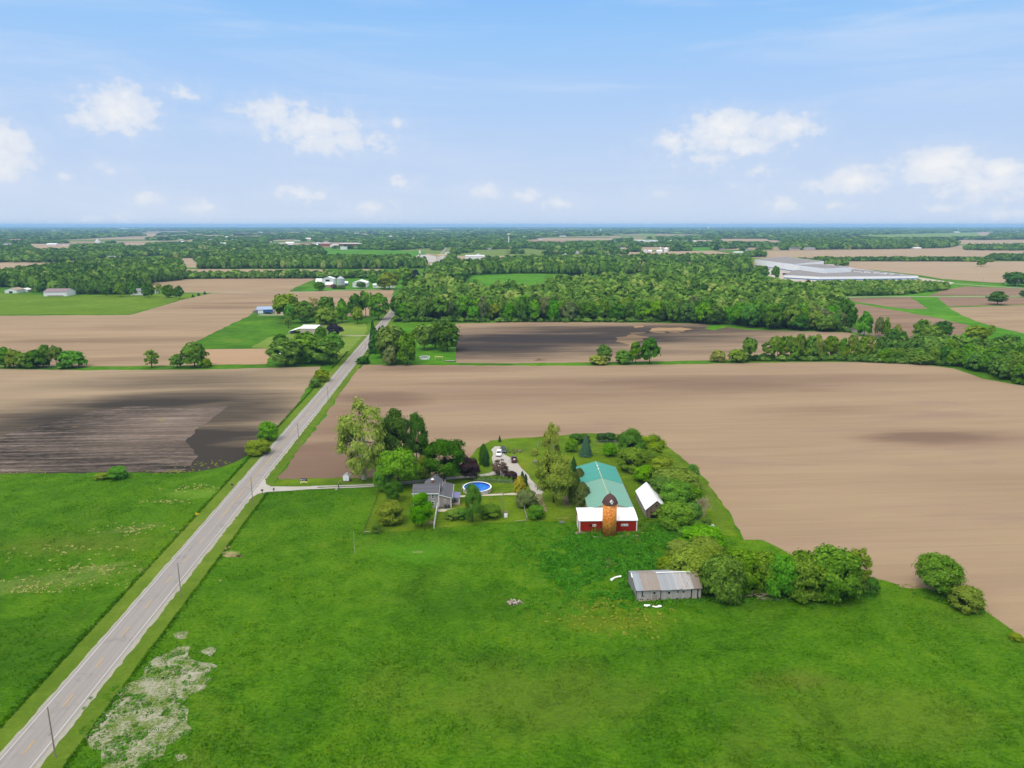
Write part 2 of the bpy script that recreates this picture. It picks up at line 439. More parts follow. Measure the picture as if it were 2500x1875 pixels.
sheet('far_left_crop', [(-300, 762), (0, 768), (316, 767), (438, 733), (523, 715), (400, 716), (180, 722), (60, 720), (0, 716), (-300, 716)], .07, M_yg, 1, 6)
M_soilE = soil_mat('centre black soil', RGB(184, 158, 130, KA), RGB(74, 68, 66, KA), [sb(1320, 828, 190, 44, .95), sb(1180, 848, 110, 50, .9), sb(1540, 806, 150, 36, .95), sb(1720, 806, 90, 26, .6), sb(1760, 835, 130, 12, .5), sb(1400, 862, 190, 14, .4)], base=.02, contrast=.3,
    second=(RGB(206, 168, 120, KA), .0))
sheet('centre_field', [(1112, 790), (1300, 786), (1560, 788), (1700, 790), (1820, 805), (2070, 812), (2130, 830), (2190, 848), (2050, 866), (1900, 872), (1730, 880), (1500, 884), (1250, 887), (1112, 886)], .05, M_soilE, .8, 6)
M_sand = soil_mat('sandy patch', RGB(190, 158, 120, KA), RGB(100, 88, 78, KA), base=.38, contrast=1.5)
for pts in ([(880, 222), (1020, 218), (1010, 185), (1150, 180), (1080, 200), (1170, 220), (1130, 240), (1080, 290), (1000, 320), (930, 322), (985, 290), (900, 245)],
            [(1180, 158), (1270, 143), (1450, 140), (1570, 155), (1480, 165), (1440, 195), (1330, 170), (1290, 195), (1220, 185)], [(1040, 120), (1090, 118), (1150, 138), (1060, 145)], [(160, 425), (210, 405), (240, 420), (320, 425), (200, 432)]):
    sheet('sand_patch', Q(c7, pts), .08, M_sand, 3.2, 4)
sheet('pasture_pool', Q(c7, [(1660, 150), (1720, 125), (1800, 110), (1860, 118), (1830, 145), (1740, 165)]), .09, M_bright, .6, 4)

# right-hand fields beyond the tree line, with a bright ditch between them
sheet('ditch_grass', Q(c8, [(490, 170), (1170, 140), (1400, 70), (1560, 30), (2400, 60), (2400, 520), (1600, 520), (1000, 300), (740, 210)]), .03, M_bright, 1, 10)
M_soilF = soil_mat('reddish tilled soil', RGB(178, 150, 126, KA), RGB(128, 100, 84, KA), base=.35, contrast=.7)
for nm, pts in (('right_field', [(755, 215), (900, 240), (1100, 275), (1490, 345), (1730, 405), (1650, 520), (1300, 600), (950, 540), (760, 330)]), ('wedge_field', [(640, 172), (1230, 163), (1300, 205), (1372, 262), (1200, 264), (980, 235), (745, 200)]),
                ('knoll_field', [(1385, 148), (1540, 95), (1700, 68), (2300, 92), (2300, 148)]), ('strip_field', [(1455, 163), (2300, 160), (2300, 225), (1960, 232), (1560, 243), (1500, 200)]),
                ('corner_field', [(1560, 252), (1960, 240), (2300, 228), (2600, 560), (2212, 475), (1850, 388), (1700, 330)])):
    sheet(nm, Q(c8, pts), .06, M_soilF if nm != 'corner_field' else M_soilC, 1, 8)
# farm lawn, roadside lawns
FIELD_ARC = [(1790, 1270), (1760, 1225), (1720, 1170), (1690, 1142), (1650, 1105), (1620, 1085), (1580, 1068), (1500, 1060), (1420, 1058), (1340, 1066), (1250, 1070), (1200, 1076), (1165, 1098), (1140, 1125), (1130, 1150), (1050, 1165), (940, 1167), (800, 1168), (690, 1171)]
sheet('farm_lawn', [(640, 1186), (800, 1192), (926, 1188), (926, 1202), (908, 1250), (890, 1301), (980, 1297), (1061, 1291), (1213, 1276), (1290, 1273), (1405, 1274), (1412, 1303), (1560, 1302), (1600, 1272), (1680, 1262), (1700, 1290), (1780, 1310), (1800, 1310)] + FIELD_ARC, .07, M_lawn, .35, 2)
sheet('house_lawn', [(612, 849), (660, 822), (715, 815), (760, 788), (893, 789), (903, 822), (880, 850), (860, 875), (825, 878), (810, 855), (690, 850)], .06, M_lawn2, .6, 5)
sheet('grove_lawn', [(890, 880), (925, 840), (985, 800), (1112, 800), (1112, 888), (880, 889)], .06, M_bright, .4, 5)
sheet('grain_farm_lawn', Q(c2, [(370, 682), (480, 640), (800, 565), (1000, 560), (1340, 560), (1310, 655), (1000, 662), (700, 670)]), .06, M_bright, 1, 8)

# ------------------------------------------------------------------ the county road
ra = G(760, 1000)
def RP(s, off=0.0):
    """s metres along the road from the point beside the farm, off metres to its right"""
    return (ra[0] + NX[0] * s + EX[0] * off, ra[1] + NX[1] * s + EX[1] * off)
def asphalt(name, base, streak=True):
    m, t = newmat(name); p = t.pos(); a = t.mapping(t.vmath('SUBTRACT', p, (ra[0], ra[1], 0)), -ROADROT)
    n = t.noise(t.mapping(a, 0, (1.2, .03, 1)), 1, 4, .6); g = t.noise(p, 6, 3, .7)
    col = t.mix(n, RGB(base[0]-22, base[1]-22, base[2]-20, KA), RGB(base[0]+18, base[1]+14, base[2]+10, KA))
    col = t.mix(t.math('MULTIPLY', t.sstep(t.noise(p, .25, 4, .6), .55, .7), .3), col, RGB(120, 116, 118, KA))
    nd = t.n('ShaderNodeVectorMath', operation='SCALE'); t.set(nd.inputs[0], col); t.set(nd.inputs['Scale'], t.math('MULTIPLY_ADD', g, .3, .85))
    t.out(t.bsdf(nd.outputs[0], .9, .15)); return m
M_asph = asphalt('worn asphalt', (176, 171, 168))
def gravel(name, c, amt=.35):
    m, t = newmat(name); p = t.pos(); g = t.noise(p, 2.2, 5, .75); b = t.noise(p, .25, 4, .6)
    col = t.mix(t.math('MULTIPLY_ADD', g, .7, t.math('MULTIPLY', b, .4)), tuple(x * (1 - amt) for x in c[:3]) + (1,), tuple(min(1, x * (1 + amt)) for x in c[:3]) + (1,))
    t.out(t.bsdf(col, .95, .05, 0, t.bump(g, .4, .1))); return m
M_gravel = gravel('crushed limestone', RGB(206, 200, 192, KA))
M_should = gravel('shoulder gravel', RGB(186, 182, 166, KA), .45)
M_wline = plain('white road paint', RGB(232, 232, 230, .62), .6, .2, var=.25, scale=3)
M_yline = plain('yellow road paint', RGB(236, 190, 96, .62), .6, .2, var=.25, scale=3)
S0, S1 = -260, 1250
def strip(name, s0, s1, o0, o1, z, mat, rag=0, step=6, kind='structure', r=random.Random(5)):
    pts = []; n = max(1, int((s1 - s0) / step)) if rag else 1
    for i in range(n + 1): pts.append(RP(s0 + (s1 - s0) * i / n, o1 + r.uniform(-rag, rag)))
    for i in range(n, -1, -1): pts.append(RP(s0 + (s1 - s0) * i / n, o0 + r.uniform(-rag, rag)))
    return sheet(name, pts, z, mat, world=True, kind=kind)
strip('road_verge', S0, 560, -7.2, -2.8, .09, M_verge, .18, 2.5)
strip('road_verge', S0, 560, 2.8, 7.4, .09, M_verge, .25, 2.5)
strip('road_shoulder', S0, 560, -3.75, -2.5, .12, M_should, .16, 1.2)
strip('road_shoulder', S0, 560, 2.5, 4.15, .12, M_should, .28, 1.2)
strip('road', S0, S1 + 1100, -3.25, 3.25, .16, M_asph)
strip('road_edge_line', S0, 700, -2.84, -2.71, .19, M_wline)
strip('road_edge_line', S0, 700, 2.71, 2.84, .19, M_wline)
# centre line: broken, with a no-passing stretch beside the drive
def s_of(py):
    lo, hi = -260.0, 900.0
    for _ in range(50):
        mid = (lo + hi) / 2
        if PX(*RP(mid))[1] > py: lo = mid
        else: hi = mid
    return lo
dash = MB()
sA = s_of(1269)
k = 0
for py in (1827, 1712, 1620, 1544, 1477, 1417, 1366, 1320):
    s = s_of(py); a, b = RP(s - 1.6, -.07), RP(s + 1.6, -.07); c_, d = RP(s + 1.6, .07), RP(s - 1.6, .07)
    dash.poly([(a[0], a[1], .19), (d[0], d[1], .19), (c_[0], c_[1], .19), (b[0], b[1], .19)])
for (o0, o1, u0, u1) in ((-.20, -.07, sA, sA + 330),):
    a, b, c_, d = RP(u0, o0), RP(u1, o0), RP(u1, o1), RP(u0, o1)
    dash.poly([(a[0], a[1], .19), (d[0], d[1], .19), (c_[0], c_[1], .19), (b[0], b[1], .19)])
s = sA + 4
while s < sA + 500:
    a, b, c_, d = RP(s, .05), RP(s + 3, .05), RP(s + 3, .17), RP(s, .17)
    dash.poly([(a[0], a[1], .19), (d[0], d[1], .19), (c_[0], c_[1], .19), (b[0], b[1], .19)]); s += 12
tag(dash.build('road_centre_line', M_yline), kind='structure')

# side road to the left, gravel road on the right, rail bed, far highway, far town road
M_lane = gravel('pale lane', RGB(196, 186, 168, KA), .15)
ribbon('side_road', Q(c1, [(1480, 682), (1800, 686), (2212, 690)]) + Q(c2, [(400, 683), (900, 662), (1280, 662)]), 5, .1, M_lane, world=False)
ribbon('gravel_road', Q(c8, [(480, 166), (800, 160), (1200, 157), (1700, 157), (2500, 149)]), 6, .12, M_lane, world=False)
ribbon('country_road', Q(c8, [(1400, 30), (1560, 42), (1900, 66), (2500, 100)]), 7, .12, M_lane, world=False)
ribbon('rail_bed', Q(c3, [(1120, 488), (1350, 550), (1500, 585)]) + Q(c8, [(700, 440), (1000, 520), (1200, 590), (1700, 760)]), 9, .12, gravel('rail ballast', RGB(150, 138, 130, KA), .2), world=False)
ribbon('barn_drive', Q((600, 730, 300/2212), [(230, 288), (480, 290), (735, 284)]), 6, .12, M_lane, world=False)
ribbon('house_drive', Q((600, 730, 300/2212), [(1735, 662), (1950, 664), (2190, 660)]), 3.2, .1, M_lane, world=False)

# ------------------------------------------------------------------ drive, yard and paths of the farm
k1 = (720, 1150, 160/2212)
def road_px(py, off):
    return PX(*RP(s_of(py), off))
drv = [road_px(1176, 3.2), (646, 1176), (650, 1184), (662, 1188), (720, 1189), (820, 1187.5), (921, 1182.5), (1010, 1178), (1060, 1172), (1168, 1166), (1168, 1161.5), (1060, 1168), (1000, 1174), (921, 1184)]
sheet('drive_mouth', [road_px(1168, 3.2), (648, 1174), (649, 1183), (662, 1188.3), (720, 1188.8), (775, 1188), (775, 1194.3), (735, 1197), (690, 1200), (652, 1202), (630, 1207), (613, 1217), road_px(1222, 3.2)], .14, M_gravel, .12, 1)
ribbon('drive_track', [(760, 1188.8), (820, 1187.2), (870, 1185.6), (921, 1183.2), (1000, 1176.6), (1060, 1170), (1110, 1166), (1170, 1161.5)], 1.05, .15, M_gravel, world=False)
ribbon('drive_track', [(760, 1194), (820, 1191.6), (870, 1190), (921, 1187.2), (1000, 1180.4), (1060, 1173), (1110, 1169), (1170, 1163.5)], 1.05, .15, M_gravel, world=False)
yard = (1150, 1040, 300/1991)
sheet('gravel_yard', Q(yard, [(100, 826), (110, 800), (300, 770), (380, 730), (360, 640), (345, 520), (335, 390), (385, 335), (470, 335), (500, 420), (540, 470), (650, 520), (740, 600), (800, 650), (880, 750), (960, 860), (1050, 940), (1160, 1000), (1190, 1080), (1140, 1120), (1060, 1150), (980, 1080), (940, 1000), (900, 900), (780, 860), (560, 830), (420, 800), (300, 806)]), .13, M_gravel, .35, 1.2)
def worn(name, c1_, c2_):
    m, t = newmat(name); p = t.pos()
    f = t.sstep(t.noise(p, .9, 5, .7, .6), .42, .62)
    t.out(t.bsdf(t.mix(f, c1_, c2_), .95, .05)); return m
sheet('worn_path', Q(yard, [(1050, 1110), (1140, 1110), (1170, 1220), (1215, 1310), (1240, 1390), (1180, 1400), (1110, 1300), (1070, 1220)]), .14, worn('worn gravel path', RGB(176, 160, 128, KA), RGB(112, 118, 52, KA)), .3, 1)
sheet('worn_ground', Q(yard, [(1470, 1130), (1600, 1120), (1620, 1260), (1600, 1330), (1500, 1290)]), .12, worn('bare dirt', RGB(150, 136, 112, KA), RGB(110, 112, 58, KA)), .4, 1)
M_conc = plain('pale concrete', RGB(226, 216, 196, KA), .85, .15, var=.1, scale=1.2)
ribbon('concrete_path', Q(c_ if False else (960, 1120, 400/2212), [(880, 514), (1000, 508), (1160, 500), (1350, 492), (1500, 486)]), 1.3, .15, M_conc, world=False)
sheet('concrete_apron', Q((960, 1120, 400/2212), [(1490, 480), (1600, 466), (1710, 462), (1710, 496), (1600, 496), (1490, 493)]), .152, M_conc)
sheet('pool_sand', [PX(*(lambda g: (g[0] + 4.75 * math.cos(a), g[1] + 4.75 * math.sin(a)))(G(1165, 1195))) for a in [i * math.pi / 16 for i in range(32)]], .11, worn('pool base', RGB(120, 124, 60, KA), RGB(110, 124, 48, KA)))
ribbon('field_track', [(1735, 1330), (1752, 1300), (1758, 1260), (1730, 1200), (1690, 1160), (1640, 1118)], 2.4, .1, M_verge, world=False)

# bare, pale ground in the near meadow with weeds coming through
def bare_mat():
    m, t = newmat('pale bare ground'); p = t.pos()
    n = t.noise(p, .35, 6, .68, .5); n2 = t.noise(p, 2.2, 5, .75)
    f = t.sstep(t.math('ADD', t.math('MULTIPLY', n, .6), t.math('MULTIPLY', n2, .4)), .40, .64)
    gcol = t.mix(n2, RGB(172, 164, 138, KA), RGB(220, 213, 200, KA))
    green = t.ramp(n2, [(.3, RGB(84, 118, 28, KA)), (.55, RGB(120, 142, 60, KA)), (.75, RGB(172, 166, 108, KA))])
    t.out(t.bsdf(t.mix(f, green, gcol), .95, .05, 0, t.bump(n2, .6, .2))); return m
bl = (0, 1400, 625/2183)
BARE = [(1330, 700), (1440, 690), (1530, 630), (1640, 620), (1600, 700), (1680, 760), (1790, 780), (1880, 800), (1780, 860), (1790, 940), (1650, 1040), (1560, 1120), (1620, 1220), (1560, 1300), (1640, 1380), (1480, 1440), (1380, 1480), (1400, 1560), (1260, 1620), (1220, 1760), (820, 1760), (860, 1620), (800, 1480), (720, 1400), (800, 1270), (920, 1140), (960, 1060), (1060, 960), (1180, 920), (1260, 810)]
M_bare = bare_mat()
sheet('bare_ground', Q(bl, BARE), .06, M_bare, .8, .9)
for i, pts in enumerate(([(1480, 520), (1560, 495), (1610, 500), (1580, 560), (1500, 560)], [(1700, 660), (1790, 630), (1840, 645), (1800, 720), (1770, 700)], [(1480, 1560), (1560, 1550), (1600, 1590), (1500, 1610)])):
    sheet('bare_patch', Q(bl, pts), .065, M_bare, .35, .6, seed=i)
for i, (px, py, a, b) in enumerate(((569, 1357, 2.6, 1.1), (586, 1358, 1.2, .7), (550, 1337, 1.4, 1.6), (1487, 1374, 2.2, 3.0), (1503, 1366, 1.6, .9), (2218, 1432, 3, 1.2))):
    g = G(px, py); R = random.Random(i)
    sheet('bare_patch', [(g[0] + a * R.uniform(.6, 1.1) * math.cos(t), g[1] + b * R.uniform(.6, 1.1) * math.sin(t)) for t in [q * math.pi / 8 for q in range(16)]], .08, worn('dry earth', RGB(190, 164, 130, KA), RGB(134, 130, 70, KA)) if i == 0 else bpy.data.materials['dry earth'], .1, .5, world=True)

# ------------------------------------------------------------------ camera, sun, sky, air
cam = bpy.data.cameras.new('camera'); cam.lens = 36 * F / 2500; cam.sensor_width = 36
cam.clip_start = .5; cam.clip_end = 200000
co = bpy.data.objects.new('camera', cam); COL.objects.link(co)
co.location = (0, 0, H); co.rotation_euler = (math.pi / 2 - PITCH, 0, 0); scene.camera = co
EXPO = 1.03
scene.view_settings.view_transform = 'Standard'; scene.view_settings.look = 'None'
scene.view_settings.exposure = EXPO; scene.view_settings.gamma = 1
try: scene.view_settings.use_curve_mapping = False
except Exception: pass
SUN_AZ, SUN_EL = math.radians(-142), math.radians(56)
sd = bpy.data.lights.new('sun', 'SUN'); sd.energy = 0.9; sd.angle = math.radians(24); sd.color = (1, .93, .80)
so = bpy.data.objects.new('sun', sd); COL.objects.link(so)
sv = Vector((math.sin(SUN_AZ) * math.cos(SUN_EL), math.cos(SUN_AZ) * math.cos(SUN_EL), math.sin(SUN_EL)))
so.rotation_euler = sv.to_track_quat('Z', 'Y').to_euler(); so.location = (0, 0, 300)

world = bpy.data.worlds.new('World'); scene.world = world; world.use_nodes = True
t = NT(world)
SG = 2 ** -EXPO
sky = t.n('ShaderNodeTexSky'); sky.sky_type = 'NISHITA'; sky.sun_disc = False
sky.sun_elevation = SUN_EL; sky.sun_rotation = SUN_AZ; sky.altitude = 200; sky.air_density = 1.0; sky.dust_density = 1.5; sky.ozone_density = 1.5
nsk = t.n('ShaderNodeVectorMath', operation='SCALE'); t.set(nsk.inputs[0], sky.outputs[0]); nsk.inputs['Scale'].default_value = .11
dirv = t.n('ShaderNodeTexCoord').outputs['Generated']
sx = t.n('ShaderNodeSeparateXYZ'); t.set(sx.inputs[0], dirv)
az = t.math('ARCTAN2', sx.outputs[0], sx.outputs[1]); el = t.math('ARCSINE', sx.outputs[2])
# measured sky: pale blue-lavender at the horizon deepening upward
eld = t.math('MULTIPLY', el, 180 / math.pi / 20.0, clamp=True)
S = lambda r, g, b: RGB(r, g, b, SG)
grad = t.ramp(eld, [(0, S(207, 221, 241)), (.10, S(203, 219, 243)), (.28, S(190, 213, 245)), (.5, S(172, 206, 248)), (.68, S(154, 200, 249)), (.85, S(136, 190, 249)), (1, S(126, 184, 248))])
fill_veil = t.mix(.75, nsk.outputs[0], RGB(246, 243, 234, 1.0))      # unseen white layer overhead, added to brighten and whiten the fill light
base = t.mix(t.sstep(el, math.radians(19), math.radians(36)), grad, fill_veil)
# cloud field: azimuth / elevation in degrees
cv = t.n('ShaderNodeCombineXYZ'); t.set(cv.inputs[0], t.math('MULTIPLY', az, 180 / math.pi)); t.set(cv.inputs[1], t.math('MULTIPLY', el, 180 / math.pi))
cv = cv.outputs[0]
def azel(px, py):
    u, v = (px - CX) / F, (py - CY) / F
    x, y, z = u, cP - v * sP, -sP - v * cP
    return math.degrees(math.atan2(x, y)), math.degrees(math.asin(z / math.sqrt(x*x + y*y + z*z)))
wob = t.noise(t.mapping(cv, 0, (1, 1.25, 1)), .95, 7, .56, .1)
wob2 = t.noise(t.mapping(cv, 0, (.8, 1.4, 1)), .35, 5, .6)
cs = (0, 100, 1250/2212)
cr_ = (1250, 100, 1250/2212)
CL = []   # picture x, y, half-width, half-height (px), strength
for (cc, x, y, w, h, a) in ((cs, 520, 300, 150, 95, 1.0), (cs, 380, 335, 100, 48, .8), (cs, 545, 235, 70, 60, .9), (cs, 780, 225, 90, 36, .5), (cs, 10, 470, 110, 110, 1.0), (cs, 20, 560, 90, 50, .7),
    (cs, 1180, 300, 150, 60, .85), (cs, 1350, 360, 250, 75, .8), (cs, 1450, 430, 280, 70, .72), (cs, 1720, 355, 60, 34, .55), (cs, 640, 680, 85, 36, .6), (cs, 850, 720, 85, 40, .6), (cs, 1300, 660, 130, 42, .7), (cs, 1740, 615, 75, 34, .6),
    (cs, 1600, 720, 130, 46, .6), (cs, 270, 580, 30, 22, .45), (cs, 470, 560, 60, 36, .4), (cs, 370, 770, 70, 30, .5), (cs, 550, 765, 70, 34, .5), (cs, 2090, 650, 100, 44, .65),
    (cr_, 920, 370, 170, 72, 1.15), (cr_, 1180, 370, 150, 60, .95), (cr_, 690, 430, 90, 44, .85), (cr_, 950, 440, 280, 70, .8), (cr_, 850, 510, 230, 46, .55), (cr_, 1480, 600, 120, 64, 1.05), (cr_, 1350, 630, 120, 40, .6),
    (cr_, 1850, 535, 160, 75, 1.15), (cr_, 2120, 560, 90, 50, 1.0), (cr_, 2050, 630, 230, 70, .7), (cr_, 1160, 710, 90, 44, .7), (cr_, 60, 670, 90, 36, .65), (cr_, 200, 700, 100, 34, .6), (cr_, 650, 670, 100, 34, .5), (cr_, 1390, 710, 80, 26, .5), (cr_, 1080, 560, 80, 40, .45), (cr_, 1000, 630, 70, 40, .4), (cr_, 2150, 740, 160, 34, .55), (cr_, 1850, 720, 100, 30, .5)):
    px, py = cc[0] + x * cc[2], cc[1] + y * cc[2]
    CL.append((azel(px, py), w * cc[2] / F * 57.3, h * cc[2] / F * 57.3, a))
mask = None
for (c, w, h, a) in CL:
    d = t.vmath('DIVIDE', t.vmath('SUBTRACT', cv, (c[0], c[1], 0)), (w, h, 1))
    e = t.math('MULTIPLY', t.math('SUBTRACT', 1.0, t.math('MULTIPLY', t.vmath('LENGTH', d), .78)), a)
    mask = e if mask is None else t.math('MAXIMUM', mask, e)
mask = t.math('ADD', mask, t.math('MULTIPLY_ADD', wob, 1.25, -.62))
cmask = t.math('ADD', t.math('MULTIPLY', t.sstep(mask, .20, .52), .62), t.math('MULTIPLY', t.sstep(mask, -.40, .95), .42))
ccol = t.mix(t.sstep(t.math('ADD', mask, t.math('MULTIPLY_ADD', wob2, .8, -.4)), .35, 1.2), S(226, 232, 243), S(250, 249, 247))
cir = t.sstep(t.noise(t.mapping(cv, -.12, (.035, .28, 1)), 1, 6, .6, .5), .46, .74)
base = t.mix(t.math('MULTIPLY', cir, .36), base, S(226, 234, 248))
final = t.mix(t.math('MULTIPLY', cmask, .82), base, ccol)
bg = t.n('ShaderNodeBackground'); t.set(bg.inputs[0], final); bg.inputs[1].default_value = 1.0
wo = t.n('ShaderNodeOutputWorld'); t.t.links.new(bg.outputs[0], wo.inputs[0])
world.cycles.sampling_method = 'MANUAL'; world.cycles.sample_map_resolution = 512

HAZE = 6.0e-5
hz = MB(); hz.box(-45000, -45000, -1, 45000, 45000, 112)
hm = bpy.data.materials.new('summer haze'); hm.use_nodes = True
t = NT(hm); pv = t.n('ShaderNodeVolumePrincipled'); pv.inputs['Density'].default_value = HAZE
pv.inputs['Color'].default_value = (.36, .61, 1.0, 1); pv.inputs['Anisotropy'].default_value = 0.0
o_ = t.n('ShaderNodeOutputMaterial'); t.t.links.new(pv.outputs[0], o_.inputs['Volume'])
hm.cycles.homogeneous_volume = True
tag(hz.build('haze', hm), kind='stuff')

cy = scene.cycles
cy.use_denoising = True; cy.denoiser = 'OPENIMAGEDENOISE'; cy.denoising_input_passes = 'RGB_ALBEDO_NORMAL'
cy.max_bounces = 6; cy.diffuse_bounces = 3; cy.glossy_bounces = 2; cy.transmission_bounces = 4; cy.volume_bounces = 1; cy.transparent_max_bounces = 4
cy.use_adaptive_sampling = True; cy.adaptive_threshold = .015
cy.caustics_reflective = False; cy.caustics_refractive = False
scene.render.use_persistent_data = False
# ------------------------------------------------------------------ trees
def leaf_mat(name, c0, c1, jitter=.07, trans=.35):
    m, t = newmat(name)
    at = t.n('ShaderNodeAttribute'); at.attribute_name = 'tint'
    oi = t.n('ShaderNodeObjectInfo')
    col = t.mix(at.outputs['Fac'], c0, c1)
    h = t.n('ShaderNodeHueSaturation')
    t.set(h.inputs['Hue'], t.math('MULTIPLY_ADD', oi.outputs['Random'], .05 * (jitter / .1), .5 - .025 * (jitter / .1)))
    t.set(h.inputs['Saturation'], t.math('MULTIPLY_ADD', t.math('FRACT', t.math('MULTIPLY', oi.outputs['Random'], 7.31)), 2 * jitter, 1 - jitter))
    t.set(h.inputs['Value'], t.math('MULTIPLY_ADD', t.math('FRACT', t.math('MULTIPLY', oi.outputs['Random'], 3.77)), 3.2 * jitter, 1 - 1.6 * jitter))
    t.set(h.inputs['Color'], col)
    d = t.n('ShaderNodeBsdfDiffuse'); t.set(d.inputs[0], h.outputs[0])
    if trans:
        tr = t.n('ShaderNodeBsdfTranslucent'); t.set(tr.inputs[0], h.outputs[0])
        mx = t.n('ShaderNodeMixShader'); mx.inputs[0].default_value = trans
        t.t.links.new(d.outputs[0], mx.inputs[1]); t.t.links.new(tr.outputs[0], mx.inputs[2]); t.out(mx.outputs[0])
    else: t.out(d.outputs[0])
    return m
KL = 1.3
LM = {
 'mid':    leaf_mat('mid green leaves', RGB(64, 100, 26, KL), RGB(114, 148, 50, KL)),
 'dark':   leaf_mat('deep green leaves', RGB(46, 84, 22, KL), RGB(86, 124, 40, KL)),
 'bright': leaf_mat('bright green leaves', RGB(68, 116, 22, KL), RGB(112, 158, 44, KL)),
 'olive':  leaf_mat('olive green leaves', RGB(88, 112, 28, KL), RGB(132, 152, 52, KL)),
 'pale':   leaf_mat('pale yellow green leaves', RGB(112, 128, 46, KL), RGB(156, 164, 80, KL)),
 'tan':    leaf_mat('tan budding leaves', RGB(140, 132, 78, KL), RGB(176, 164, 108, KL)),
 'spruce': leaf_mat('dark spruce needles', RGB(34, 62, 30, KL), RGB(66, 98, 48, KL), .06, .05),
 'blue':   leaf_mat('blue green needles', RGB(50, 82, 62, KL), RGB(92, 124, 98, KL), .05, .05),
 'cedar':  leaf_mat('brownish cedar sprays', RGB(54, 76, 26, KL), RGB(104, 118, 50, KL), .08, .05),
 'purple': leaf_mat('purple leaves', RGB(42, 32, 36, KL), RGB(72, 54, 56, KL), .06, .15),
 'mauve':  leaf_mat('thin purple brown leaves', RGB(76, 60, 52, KL), RGB(112, 92, 78, KL), .06, .15),
 'yellow': leaf_mat('yellow tipped sprays', RGB(104, 118, 26, KL), RGB(206, 186, 50, KL), .05, .15),
 'grey':   leaf_mat('greyish green leaves', RGB(84, 100, 54, KL), RGB(116, 130, 80, KL)),
 'navy':   leaf_mat('near black purple leaves', RGB(34, 32, 44, KL), RGB(54, 50, 62, KL), .05, .1),
}
M_bark = plain('grey brown bark', RGB(96, 84, 68, .6), .95, .1, var=.3, scale=4, streak=(3, 3, .6))
M_white_bark = plain('white blotched bark', RGB(206, 200, 178, .7), .9, .1, var=.3, scale=3)
M_dead = plain('bleached dead wood', RGB(190, 172, 140, .7), .95, .1, var=.2, scale=3)

def rsph(r, n):
    v = r.normal(size=(n, 3)); return v / np.linalg.norm(v, axis=1)[:, None]

def leaf_quads(P, N, size, r, aspect=1.5):
    n = len(P)
    N = N / (np.linalg.norm(N, axis=1)[:, None] + 1e-9)
    A = np.cross(N, rsph(r, n)); A /= np.linalg.norm(A, axis=1)[:, None] + 1e-9
    B = np.cross(N, A)
    s = (size * r.uniform(.6, 1.35, n))[:, None]
    a, b = A * s * aspect * .5, B * s * .5
    return np.stack([P - a, P - b * .9 + a * .1, P + a, P + b * .9 - a * .1], 1)

